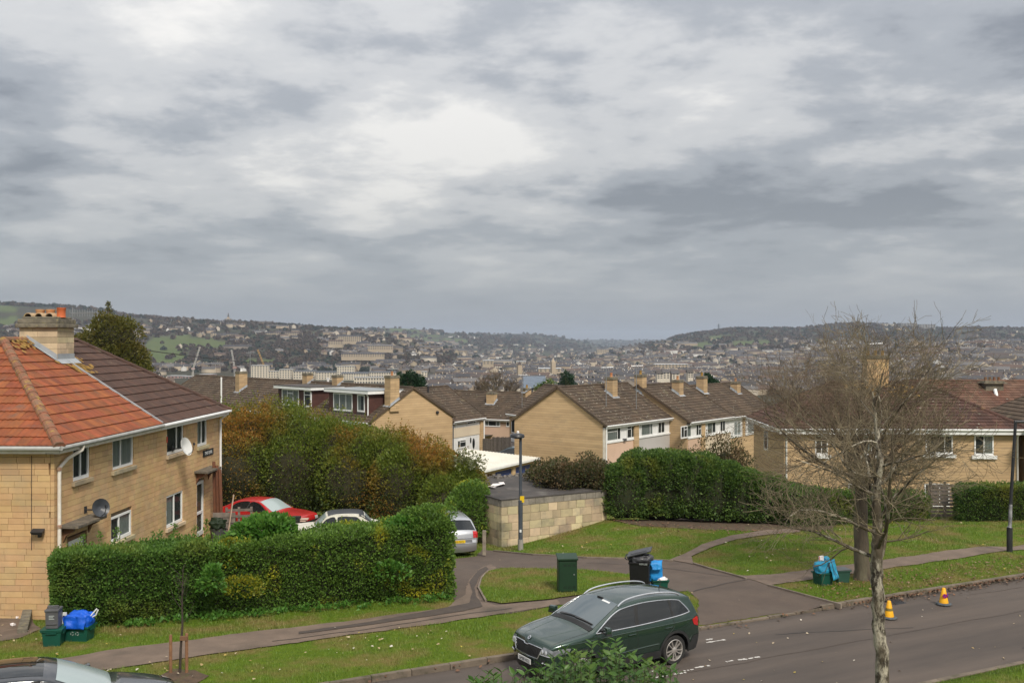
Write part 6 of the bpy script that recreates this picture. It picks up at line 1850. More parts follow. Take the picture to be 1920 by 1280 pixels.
def other_cars():
 sp = dict(outline=[(2.18, .24), (2.24, .45), (2.20, .68), (2.02, .80), (1.5, .90), (1.12, .96, 1), (.70, 1.18), (.35, 1.34), (.05, 1.43), (-.5, 1.46), (-1.1, 1.42), (-1.55, 1.33), (-1.95, 1.12), (-2.15, 1.0, 1), (-2.22, .8), (-2.2, .5), (-2.12, .26)],
    hz=[.2, .35, .6, .8, .94, 1.1, 1.3, 1.46], hw=[.85, .88, .91, .905, .885, .80, .70, .62], wf=1.36, wr=-1.36,
    fx=1.1, fk=.24, fl=1.1, rx=-1.3, rk=.16, rl=.9, cx_=[-2.2, -2, -1, .1, 1.1, 1.3, 2.0, 2.2], cc=[.06, .05, .04, .05, .10, .03, .06, .10], belt=.95, ra=.36, wz=.32, rt=.32)
 win = [[(.98, .98), (.62, 1.19), (.30, 1.33), (.0, 1.385), (-.5, 1.405), (-1.0, 1.37), (-1.45, 1.27), (-1.65, 1.12), (-1.2, 1.03), (-.2, .99)]]
 c = simple_car("black and grey hatchback cut off by the bottom edge of the picture", sp, (0, 0, .0), RT, PAINT_DARK, win, ((1.12, .97), (.30, 1.36), .74, .60, GLASS_PALE), ((-1.6, 1.31), (-2.1, 1.03), .56, .68, GLASS_CAR), trim=CLAD)
 c.root.location = (-8.3, 17.2, .02); c.root.scale = (1.05, 1.05, 1.05)
 c.root.rotation_euler = (0, 0, RT - R(2))
 for side in (1, -1):
  c.grid("headlight", c.index_at(2.22, z=.58), c.index_at(2.02, z=.8), (side * .52, side * .78), (side * .5, side * .78), LAMP_WHITE, .010, n=6, m=6)
  MB().tube([c.strip_pt(i, side * .66, .004) for i in np.linspace(c.index_at(.1, z=1.42), c.index_at(-1.4, z=1.37), 12)], .008, 5).build("shut_line", PRINT_BLACK, c.root)
  mb = MB(); mb.box((.80, side * 1.0, 1.03), (.12, .2, .13), taper=.8); mb.build("door_mirror", PAINT_DARK, c.root, bevel=.03, smooth=True)
 c.grid("roof_panel", c.index_at(.12, z=1.42), c.index_at(-1.3, z=1.38), (-.52, .52), (-.5, .5), GLASS_CAR, .004, n=14)
 sp = dict(outline=[(2.16, .32), (2.20, .55), (2.17, .66), (2.05, .75), (1.5, .82), (.98, .86, 1), (.75, .98), (.42, 1.18), (.20, 1.26), (-.15, 1.29), (-.6, 1.28), (-.95, 1.22), (-1.4, 1.02), (-1.72, .88), (-2.05, .83, 1), (-2.12, .66), (-2.08, .4), (-2.02, .28)],
    hz=[.2, .35, .6, .76, .86, 1.0, 1.2, 1.3], hw=[.78, .81, .83, .82, .79, .71, .60, .54], wf=1.30, wr=-1.26, fx=1.3, fk=.12, fl=.9, rx=-1.2, rk=.12, rl=.9,
    cx_=[-2.1, -1.8, -1, .2, .95, 1.1, 2.0, 2.2], cc=[.03, .03, .04, .05, .07, .03, .04, .04], belt=.86)
 win = [[(.72, .90), (.42, 1.10), (.20, 1.20), (-.14, 1.225), (-.24, .90)], [(-.32, .90), (-.22, 1.225), (-.62, 1.215), (-.90, 1.13), (-1.02, 1.0), (-.98, .91)]]
 c = simple_car("faded red old coupe parked among junk below the copse", sp, (0, 0, 0), R(-22), PAINT_RED, win, ((.95, .88), (.25, 1.235), .66, .55, GLASS_PALE), ((-1.0, 1.2), (-1.65, .92), .5, .6, GLASS_CAR), trim=PRINT_BLACK)
 p = P(494, 966, 41.0); c.root.location = (p.x, p.y, -.62)
 for side in (1, -1):
  c.grid("headlight", c.index_at(2.2, z=.55), c.index_at(2.17, z=.66), (side * .45, side * .74), (side * .45, side * .74), LAMP_WHITE, .01, n=4, m=6)
  mb = MB(); mb.box((.62, side * .86, .93), (.09, .16, .10)); mb.build("door_mirror", PRINT_BLACK, c.root, bevel=.02)
 c.grid("bumper", c.index_at(2.18, z=.40), c.index_at(2.2, z=.55), (-.8, .8), (-.8, .8), PRINT_BLACK, .03, n=3)
 sp = dict(outline=[(2.0, .34), (2.06, .55), (2.04, .80), (1.95, .87), (1.3, .90), (.82, .93, 1), (.55, 1.17), (.38, 1.33), (.15, 1.385), (-.3, 1.405), (-.8, 1.38), (-1.02, 1.30), (-1.28, 1.02), (-1.42, .94, 1), (-2.02, .86), (-2.08, .7), (-2.05, .42), (-1.98, .3)],
    hz=[.2, .35, .6, .80, .92, 1.05, 1.25, 1.42], hw=[.74, .77, .79, .785, .77, .72, .64, .58], wf=1.24, wr=-1.2, fx=1.5, fk=.06, fl=.6, rx=-1.4, rk=.06, rl=.7,
    cx_=[-2.1, -1.5, -1, .2, .8, 1.0, 2.1], cc=[.02, .02, .03, .04, .05, .02, .03], belt=.92)
 win = [[(.70, .97), (.50, 1.18), (.36, 1.27), (.10, 1.305), (.06, .97)], [(-.02, .97), (.0, 1.305), (-.5, 1.31), (-.76, 1.26), (-.9, .98)]]
 c = simple_car("grimy white old saloon with a black roof, overgrown behind the hedge", sp, (0, 0, 0), R(180) + R(12), PAINT_OLDWHITE, win, ((.80, .95), (.42, 1.32), .62, .55, GLASS_PALE), ((-1.04, 1.28), (-1.3, 1.02), .5, .58, GLASS_PALE), trim=PAINT_OLDWHITE)
 p = P(632, 975, 37.6); c.root.location = (p.x, p.y, -.68)
 rf = c.grid("vinyl_roof", c.index_at(.34, z=1.34), c.index_at(-1.0, z=1.31), (-.60, .60), (-.60, .60), VINYL, .008, n=12)
 for side in (1, -1):
  c.grid("vinyl_quarter", c.index_at(-.8, z=1.38), c.index_at(-1.28, z=1.02), (side * .52, side * .64), (side * .57, side * .71), VINYL, .012, n=8, m=4)
 th = thing("black_box", "small black plastic box on the bonnet of the overgrown white saloon", "box", P(556, 971, 38.1))
 th.location.z = CZ - (971 + 8 - 640) / F * 38.1 + .02
 MB().box((0, 0, .1), (.28, .22, .24), taper=1.1).build("box_body", BIN_BLACK, th, bevel=.01)
 sp = dict(outline=[(2.2, .3), (2.26, .6), (2.05, .78), (1.4, .92), (1.05, .98, 1), (.6, 1.22), (.2, 1.42), (-.4, 1.50), (-1.2, 1.49), (-1.75, 1.43, 1), (-1.98, 1.20), (-2.17, 1.0), (-2.22, .84), (-2.24, .70), (-2.30, .62), (-2.30, .46), (-2.22, .27)],
    hz=[.2, .35, .6, .8, .95, 1.1, 1.3, 1.5], hw=[.84, .87, .90, .895, .875, .80, .71, .62], wf=1.4, wr=-1.34, fx=1.2, fk=.2, fl=1.1, rx=-1.5, rk=.20, rl=.8,
    cx_=[-2.3, -2.1, -1.8, -1, .3, 1.0, 2.2], cc=[.08, .08, .06, .05, .06, .1, .08], belt=.95)
 win = [[(.9, 1.0), (.5, 1.24), (.15, 1.38), (-.6, 1.43), (-1.3, 1.40), (-1.75, 1.2), (-1.3, 1.06), (0, 1.0)]]
 rz = R(107)
 c = simple_car("silver estate car backed in beside the end of the hedge, rear window dark", sp, (0, 0, 0), rz, PAINT_SILVER, win, ((1.05, 1.0), (.3, 1.38), .72, .6, GLASS_SHIELD), ((-1.80, 1.40), (-2.13, 1.05), .60, .72, GLASS_CAR))
 p = P(852, 1040, 35.6); c.root.location = (p.x - .52, p.y + 2.0, -.60); c.root.scale = (.97, .97, .90)
 for side in (1, -1):
  c.grid("tail_light", c.index_at(-2.14, z=1.04), c.index_at(-2.22, z=.80), (side * .60, side * .80), (side * .60, side * .80), LAMP_RED, .012, n=5, m=6)
  MB().tube([c.strip_pt(i, side * .52, .03) for i in np.linspace(c.index_at(-.2, z=1.5), c.index_at(-1.65, z=1.45), 10)], .015, 6).build("roof_rail", CHROME, c.root)
 c.grid("rear_spoiler", c.index_at(-1.55, z=1.46), c.index_at(-1.78, z=1.42), (-.58, .58), (-.60, .60), PAINT_SILVER, .02, n=4)
 c.grid("tailgate_recess", c.index_at(-2.24, z=.72), c.index_at(-2.28, z=.62), (-.55, .55), (-.55, .55), BIN_GREY, .006, n=3)
 MB().tube([c.strip_pt(c.index_at(-2.30, z=.60), y, .012) for y in np.linspace(-.75, .75, 14)], .012, 6).build("bumper_strip", PAINT_SILVER, c.root)
 MB().tube([c.strip_pt(c.index_at(-2.24, z=.78), y, .008) for y in np.linspace(-.55, .55, 14)], .014, 6).build("tailgate_trim", CHROME, c.root)
 M = face_matrix((-2.40, 0, .69), (0, -1, 0)); number_plate(c, "KR05 FWH", M, PLATE_Y)
 sp2 = dict(sp)
 c = simple_car("dark blue green car half hidden beyond the white garage roof", sp2, (0, 0, 0), R(160), surf("blue_green_paint", (.03, .06, .075), None, 2, rough=.3, coat=1), win, ((1.05, 1.0), (.3, 1.38), .72, .6, GLASS_SHIELD), None)
 p = P(962, 848, 79); c.root.location = (p.x, p.y, P(962, 840, 79).z - 1.35)
other_cars()
# ------------------------------------------------------------------ street furniture and bins
def at_px(px, py):
 g = G(px, py); return g
def lamp_posts():
 g = G(976, 1031)
 H = 218 / F * g.y
 t = thing("street_lamp", "slim dark grey street lamp with flat disc lantern in front of the block garage", "street lamp", g)
 MB().tube([(0, 0, -.2), (0, 0, .42)], .105, 14).build("base", surf("concrete_foot", (.3, .28, .25), (.2, .19, .17), 4, rough=.9), t, smooth=True)
 MB().tube([(0, 0, .42), (0, 0, 1.9), (-.0, 0, 1.92)], [.085, .085, .06], 14).build("lower_column", GREY_MET, t, smooth=True)
 MB().tube([(0, 0, 1.9), (0, 0, H - .12)], [.062, .055], 12).build("column", GREY_MET, t, smooth=True)
 mb = MB(); mb.lathe([(.08, -.12), (.26, -.10), (.285, -.06), (.25, .02), (.12, .06), (.03, .07)], 20, c=(-.12, 0, H - .04)); mb.build("lantern", BLACK_MET, t, smooth=True)
 MB().lathe([(.24, -.125), (.01, -.135)], 20, c=(-.12, 0, H - .04)).build("lens", LAMP_GLASS, t, smooth=True)
 MB().lathe([(.05, .05), (.05, .13), (.03, .15)], 10, c=(-.1, 0, H - .04)).build("photocell", WHITE, t)
 MB().box((.06, -.055, 1.95), (.16, .02, .24)).build("warning_plate", PLATE_Y, t)
 MB().box((-.0, -.088, .75), (.07, .01, .10)).build("number_tag", PRINT_WHITE, t)
 g = G(1893, 1034)
 H = 244 / F * g.y
 t = thing("street_lamp", "black street lamp with a pale band and short arm at the pavement edge", "street lamp", g)
 MB().tube([(0, 0, -.2), (0, 0, .82)], .095, 14).build("base", BLACK_MET, t, smooth=True)
 MB().tube([(0, 0, .82), (.01, 0, .86), (.02, 0, 1.0), (.035, 0, 1.6)], [.085, .06, .058, .056], 12).build("worn_band", surf("worn_grey_paint", (.30, .30, .31), (.05, .05, .06), 5, rough=.6), t, smooth=True)
 MB().tube([(.035, 0, 1.6), (.20, 0, H - .05), (.21, 0, H)], [.056, .050, .05], 12).build("column", BLACK_MET, t, smooth=True)
 mb = MB(); mb.tube([(.16, 0, H - .02), (.6, 0, H - .01)], .05, 8); mb.box((.85, 0, H - .02), (.6, .24, .12)); mb.build("lantern_arm", BLACK_MET, t, bevel=.01)
lamp_posts()
def cabinet():
 a, b = G(1044, 1112), G(1082, 1107)
 sc_ = a.y / F
 h = 66 * sc_
 rz = R(4)
 t = thing("utility_cabinet", "dark green metal street cabinet on the small lawn island", "cabinet", ((a.x + b.x) / 2, a.y + .12, ztf(a.x, a.y + .1)), rz)
 w = 35 * sc_
 MB().box((0, 0, h * .5 - .03), (w, .42, h + .02)).build("shell", CABINET, t, bevel=.012)
 MB().prism([(-w / 2 - .03, -.25, h - .05), (w / 2 + .03, -.25, h - .05), (w / 2 + .03, .24, h + .015), (-w / 2 - .03, .24, h + .015)], (0, 0, .055)).build("lid", CABINET, t, bevel=.012)
 d = MB(); d.bx((-w / 2 + .03, -.226, .08), (w / 2 - .03, -.211, h - .09)); dr = d.build("door", CABINET, t, bevel=.004)
 for z in (.17, h - .22):
  for k in range(3):
   for j in range(2):
    MB().bx((-w / 2 + .14 + k * .13, -.2285, z + j * .035), (-w / 2 + .22 + k * .13, -.2255, z + j * .035 + .014)).build("vent", surf("vent_highlight", (.06, .14, .07)) if False else BIN_BLACK, dr)
 MB().lathe([(.02, 0), (.02, .012)], 10, axis="Y", c=(w / 2 - .09, -.24, h * .55)).build("lock", STEEL, dr)
 MB().box((0, 0, -.02), (w + .14, .56, .08)).build("plinth", EDGING, t)
cabinet()
def open_box(parent, name, w, d, h, mat, taper=.86, lip=.025, wall=.012):
 """a tapered tub, open at the top, with a rim and hand grips"""
 mb = MB(); kw = taper
 o0 = [(-w / 2 * kw, -d / 2 * kw, 0), (w / 2 * kw, -d / 2 * kw, 0), (w / 2 * kw, d / 2 * kw, 0), (-w / 2 * kw, d / 2 * kw, 0)]
 o1 = [(-w / 2, -d / 2, h), (w / 2, -d / 2, h), (w / 2, d / 2, h), (-w / 2, d / 2, h)]
 i1 = [(x * (1 - 2 * wall / w), y * (1 - 2 * wall / d), h) for x, y, z in o1]
 i0 = [(x * (1 - 2 * wall / w), y * (1 - 2 * wall / d), .02) for x, y, z in o0]
 vs = o0 + o1 + i1 + i0
 fs = [(3, 2, 1, 0)] + [(k, (k + 1) % 4, 4 + (k + 1) % 4, 4 + k) for k in range(4)] + [(4 + k, 4 + (k + 1) % 4, 8 + (k + 1) % 4, 8 + k) for k in range(4)] + [(8 + k, 8 + (k + 1) % 4, 12 + (k + 1) % 4, 12 + k) for k in range(4)] + [(12, 13, 14, 15)]
 mb.add(vs, fs)
 o = mb.build(name, mat, parent, bevel=.006)
 rm = MB()
 for (a, b) in (((-w / 2 - lip, -d / 2 - lip), (w / 2 + lip, -d / 2)), ((-w / 2 - lip, d / 2), (w / 2 + lip, d / 2 + lip)), ((-w / 2 - lip, -d / 2), (-w / 2, d / 2)), ((w / 2, -d / 2), (w / 2 + lip, d / 2))):
  rm.bx((a[0], a[1], h - .035), (b[0], b[1], h + .004))
 for sx in (-1, 1): rm.bx((sx * w / 2 - .02, -.1, h - .10), (sx * w / 2 + sx * .035, .1, h - .045))
 rm.build("rim", mat, parent)
 return o
def recycle_mark(parent, w, y, z, s=.13):
 """the chasing-arrows print on a box front, with lettering bars"""
 mb = MB()
 for cx in (-s * .55, s * .55):
  for k in range(3):
   a = 2 * math.pi * k / 3 + .5
   for j in range(3):
    a0, a1 = a + j * .45, a + j * .45 + .38
    r = s * .42
    mb.add([(cx + r * math.cos(a0), y, z + r * math.sin(a0)), (cx + r * math.cos(a1), y, z + r * math.sin(a1)), (cx + r * .6 * math.cos(a1), y, z + r * .6 * math.sin(a1)), (cx + r * .6 * math.cos(a0), y, z + r * .6 * math.sin(a0))], [(0, 1, 2, 3)])
 return mb.build("recycling_print", PRINT_GREY, parent, recalc=False)
def lump(name, parent, c, s, mat, seed=0, n=5, amp=.25, flat=0.0, freq=2.2):
 """a crumpled sack"""
 bm = bmesh.new(); bmesh.ops.create_icosphere(bm, subdivisions=4, radius=1.0)
 for v in bm.verts:
  p = v.co.copy()
  q = p * freq + Vector((seed * 7.1, seed * 3.3, 0))
  d = 1 + amp * mnoise.noise(q) + amp * .6 * abs(mnoise.noise(q * 2.3)) + amp * .35 * mnoise.noise(q * 5)
  p = Vector((math.copysign(abs(p.x) ** .7, p.x), math.copysign(abs(p.y) ** .7, p.y), math.copysign(abs(p.z) ** .75, p.z))) * d
  if flat and p.z < -flat: p.z = -flat
  v.co = Vector((p.x * s[0], p.y * s[1], p.z * s[2])) + Vector(c)
 me = bpy.data.meshes.new(name); bm.to_mesh(me); bm.free()
 me.materials.append(mat); me.polygons.foreach_set("use_smooth", np.ones(len(me.polygons), bool))
 return link(name, me, parent)
def sheet(name, parent, M, w, h, mat, seed=0, amp=.03, n=10, taper=1.0):
 """a crumpled cloth-like flap hanging in the x-z plane of M"""
 V = []; Fc = []
 for j in range(n + 1):
  for i in range(n + 1):
   x = (i / n - .5) * w * (1 + (taper - 1) * j / n); z = -j / n * h
   p = Vector((x * 5 + seed * 3.7, z * 5, seed))
   V.append(M @ Vector((x + amp * mnoise.noise(p * 1.3), amp * 1.6 * mnoise.noise(p), z)))
 for j in range(n):
  for i in range(n):
   k = j * (n + 1) + i; Fc.append((k, k + 1, k + n + 2, k + n + 1))
 mb = MB(); mb.add(V, Fc); o = mb.build(name, mat, parent, smooth=True, recalc=False)
 o.modifiers.new("thick", "SOLIDIFY").thickness = .006
 return o
def bins():
 # --- by the stone house
 g = G(101, 1208); s = g.y / F
 t = thing("recycling_box", "dark green recycling box with a lid, under the grey food caddy", "recycling box", g, R(8), "recycling boxes")
 w, h = 34 * s, 30 * s
 open_box(t, "tub", w, .40, h, BOX_GREEN)
 MB().box((0, 0, h + .012), (w + .07, .47, .03)).build("lid", BOX_GREEN, t, bevel=.008)
 MB().bx((-w * .28, -.235, h - .075), (w * .28, -.20, h - .05)).build("grip", BOX_GREEN, t)
 z = h + .03
 k = thing("food_caddy", "grey food waste caddy with printed front on top of a green box", "food caddy", (g.x, g.y, g.z + z), R(8))
 ch = 36 * s; cw = 24 * s
 MB().box((0, 0, ch * .45), (cw * .92, .32, ch * .9), taper=1.08).build("caddy_body", BIN_GREY, k, bevel=.025)
 MB().box((0, -.005, ch * .94), (cw * 1.06, .37, ch * .13)).build("lid", BIN_GREY, k, bevel=.02)
 MB().bx((-cw * .40, -.185, ch * .24), (cw * .40, -.163, ch * .28)).build("band", BIN_GREY, k)
 hd = MB(); hd.tube([(-cw * .42, -.02, ch * .95), (-cw * .40, -.05, ch * 1.13), (cw * .40, -.05, ch * 1.13), (cw * .42, -.02, ch * .95)], .018, 6); hd.build("handle", BIN_GREY, k)
 pr = MB()
 for j in range(3): pr.bx((-cw * .2, -.1775, ch * (.50 + j * .08)), (cw * (.2 if j != 1 else .12), -.176, ch * (.54 + j * .08)))
 pr.build("front_print", PRINT_GREY, k)
 g = G(148, 1198); s = g.y / F
 t = thing("recycling_box", "wide green recycling box with a white print, heaped with the bright blue bag", "recycling box", g, R(-4), "recycling boxes")
 w, h = 50 * s, 28 * s
 open_box(t, "tub", w, .42, h, BOX_GREEN)
 recycle_mark(t, w, -.205, h * .55, .11)
 b = thing("recycling_bag", "bright blue woven bag with white handles spilling over the green box by the hedge", "bag", (g.x, g.y, g.z + h - .04), R(-4), "blue recycling bags")
 V = []
 lump("bag_body", b, (.0, 0, .12), (w * .50, .22, .24), BAG_BLUE, 2, amp=.22, flat=.5)
 sheet("flap", b, Matrix.Translation((.03, -.235, .30)) @ Matrix.Rotation(R(-8), 4, "X"), w * .80, .30, BAG_BLUE, 4, .05, taper=.9)
 sheet("flap", b, Matrix.Translation((w * .48, -.10, .30)) @ Matrix.Rotation(R(35), 4, "Y"), .28, .30, BAG_BLUE, 5, .04, taper=.7)
 MB().tube([(w * .46, -.05, .24), (w * .62, -.05, .36), (w * .72, -.03, .44), (w * .74, 0, .40), (w * .66, 0, .28), (w * .5, 0, .22)], .018, 8).build("handle", PRINT_WHITE, b, smooth=True)
 MB().tube([(-w * .50, -.16, .10), (-w * .53, -.17, .24), (-w * .47, -.17, .33), (-w * .38, -.18, .30)], .016, 8).build("handle", PRINT_WHITE, b, smooth=True)
 MB().box((-w * .40, -.18, .34), (.09, .03, .07)).build("label_tag", PRINT_WHITE, b)
 # --- behind the parked car
 g = G(1200, 1113)
 s = g.y / F
 t = thing("wheelie_bin", "black wheelie bin with its lid propped open by a full sack", "wheelie bin", g, R(-12))
 MB().box((0, 0, .48), (.50, .58, .92), taper=1.12).build("bin_body", BIN_BLACK, t, bevel=.02)
 rmb = MB(); rmb.box((0, 0, .925), (.60, .69, .05)); rmb.build("rim", BIN_BLACK, t, bevel=.01)
 sk = thing("refuse_sack", "shiny grey black sack bulging out of the wheelie bin", "refuse sack", g + Vector((0, 0, .95)), R(-12))
 lump("sack", sk, (0.02, 0, .05), (.31, .30, .14), BAG_BLACK, 5, amp=.3, flat=.45)
 Mq = Matrix.Translation((-.30, .05, .98)) @ Matrix.Rotation(R(-16), 4, "Y")
 ld = MB(); ld.box((.33, -.02, .11), (.70, .66, .035)); ld.box((.33, -.02, .135), (.52, .5, .04), taper=.85); xf(ld, Mq).build("lid", surf("bin_lid_black", (.045, .046, .05), (.03, .03, .034), 4, rough=.38), t, bevel=.012)
 hb = MB(); hb.tube([(-.33, -.27, 1.0), (-.40, -.25, 1.05), (-.40, .25, 1.05), (-.33, .27, 1.0)], .016, 6); hb.build("handle", BIN_BLACK, t)
 for y in (-.2, .2):
  MB().lathe([(.10, -.03), (.10, .03)], 14, axis="Y", c=(-.26, y, .10)).build("wheel", TYRE, t)
 text(t, "REFUSE", (.12, -.351, .895), .07, PRINT_GREY, Matrix.Rotation(R(90), 4, "X"))
 g = G(1236, 1109); s = g.y / F
 t = thing("recycling_box", "dark green recycling box beside the black wheelie bin", "recycling box", g, R(6), "recycling boxes")
 h = .36
 open_box(t, "tub", .44, .36, h, BOX_GREEN)
 recycle_mark(t, .4, -.165, h * .5, .08)
 lump("contents", t, (.06, 0, h - .02), (.15, .14, .07), CARD_WHITE, 3, amp=.3)
 b = thing("recycling_bag", "sky blue bag leaning tall between the wheelie bin and its green box", "bag", g + Vector((-.14, .05, h - .05)), R(6), "blue recycling bags")
 lump("bag_body", b, (0, 0, .24), (.21, .18, .31), BAG_SKY, 6, amp=.16, flat=.8)
 sheet("flap", b, Matrix.Translation((.0, -.15, .60)) @ Matrix.Rotation(R(-35), 4, "X"), .40, .28, BAG_SKY, 7, .05, taper=.7)
 # --- on the far verge
 g = G(1543, 1095); s = g.y / F
 t = thing("recycling_box", "dark green recycling box under the patterned blue bag on the far verge", "recycling box", g, R(24), "recycling boxes")
 w, h = .46, .36
 open_box(t, "tub", w, .40, h, BOX_GREEN)
 b = thing("recycling_bag", "teal blue bag with a long flap and card packets poking out on the far verge", "bag", g + Vector((0, 0, h - .04)), R(24), "blue recycling bags")
 lump("bag_body", b, (-.02, 0, .17), (.25, .20, .20), BAG_TEAL, 9, amp=.18, flat=.7)
 sheet("flap", b, Matrix.Translation((.12, -.215, .42)) @ Matrix.Rotation(R(-10), 4, "X") @ Matrix.Rotation(R(-10), 4, "Y"), .25, .58, BAG_TEAL, 8, .03, taper=.85)
 lump("bag_neck", b, (.13, .02, .36), (.10, .10, .12), BAG_TEAL, 11, amp=.2)
 pk = thing("card_packet", "red and white card packet sticking out of the teal bag", "packet", g + Vector((-.06, -.02, h + .28)), R(20))
 MB().box((0, 0, .09), (.17, .06, .20), rz=.2).build("packet", CARD_WHITE, pk, bevel=.006)
 MB().box((-.07, -.032, .09), (.05, .01, .19), rz=.2).build("red_panel", CARD_RED, pk)
 g2 = G(1577, 1090)
 t = thing("recycling_box", "lidded green recycling box standing alone next to the teal bag", "recycling box", g2, R(12), "recycling boxes")
 open_box(t, "tub", .40, .36, .36, surf("faded_green_plastic", (.03, .09, .065), (.025, .075, .055), 3, rough=.5))
 MB().box((0, 0, .372), (.46, .42, .03)).build("lid", surf("grey_green_lid", (.09, .10, .105), (.07, .08, .08), 3, rough=.5), t, bevel=.01)
bins()
def cones():
 for (px, py, lab, sign) in ((1667, 1154, "yellow no waiting cone with a dark band, nearer the bare tree trunk", False), (1769.5, 1128, "yellow no waiting cone with round blue and red signs, farther up the kerb", True)):
  g = G(px, py)
  aa, ss = AS(g.x, g.y)
  t = thing("traffic_cone", lab, "traffic cone", (g.x, g.y, 0.035), R(30), "yellow cones along the kerb")
  b = MB(); b.lathe([(.20, 0), (.21, .02), (.19, .045), (.13, .05)], 8); b.build("base", CONE_BASE, t)
  MB().lathe([(.125, .045), (.118, .08), (.045, .44), (.037, .45)], 4 if False else 12).build("cone_body", CONE_YEL, t, smooth=True)
  if sign:
   for a in (-2.2, -.9):
    d = Vector((math.cos(a), math.sin(a), 0)); M = d.to_track_quat("Z", "Y").to_matrix().to_4x4(); M.translation = d * .085 + Vector((0, 0, .25))
    mb = MB(); mb.lathe([(.058, 0), (.058, .02), (.001, .021)], 16); xf(mb, M).build("sign_disc", CONE_SIGN, t)
    mb = MB(); mb.lathe([(.045, .022), (.06, .022)], 16, caps=False); xf(mb, M).build("sign_rim", CONE_RED, t, recalc=False)
    mb = MB(); mb.beam((-.05, -.05, .024), (.05, .05, .024), .016, .003); xf(mb, M).build("sign_bar", CONE_RED, t)
  else:
   MB().lathe([(.097, .20), (.081, .27)], 12, caps=False).build("band", surf("smudged_band", (.25, .17, .02), (.12, .1, .03), 14), t, smooth=True, recalc=False)
cones()
def sapling():
 g = G(337, 1262)
 t = thing("sapling", "thin dark sapling between two timber stakes on the verge", "tree", g)
 MB().tube([(0, 0, -.1), (.02, .0, .5), (.05, .02, 1.0), (.04, .03, 1.6), (.06, .05, 2.3)], [.03, .028, .024, .016, .006], 8).build("trunk", surf("sapling_bark", (.035, .025, .02), (.06, .045, .035), 14, rough=.9, bump=.5), t, smooth=True)
 tw = MB()
 for k in range(16):
  z = rnd.uniform(1.0, 2.2); a = rnd.uniform(0, 6.28); l = rnd.uniform(.2, .5)
  tw.tube([(.04, .02, z), (.04 + math.cos(a) * l * .5, .02 + math.sin(a) * l * .5, z + l * .5), (.04 + math.cos(a) * l * .7, .02 + math.sin(a) * l * .7, z + l)], [.006, .004, .002], 4)
 tw.build("crown", surf("sapling_twig", (.05, .04, .03), None, 5), t, kind="stuff")
 for (px, py, top, lab) in ((320, 1262, 1190, "slim timber stake nearest the dark car, beside the sapling"), (350, 1262, 1187, "stouter timber stake with a cross block, beside the sapling")):
  q = G(px, py)
  h = (py - top) / F * q.y
  s = thing("stake", lab, "stake", q, 0, "stakes at the sapling")
  MB().tube([(0, 0, -.2), (0, 0, h - .02), (0, 0, h)], [.035, .035, .028], 8).build("post", surf("stake_wood%d" % px, (.24, .12, .06), (.17, .085, .045), 8, rough=.85), s, smooth=True)
  if px > 340: MB().box((-.05, -.03, h - .10), (.16, .05, .09)).build("cross_block", WOOD, s)
sapling()
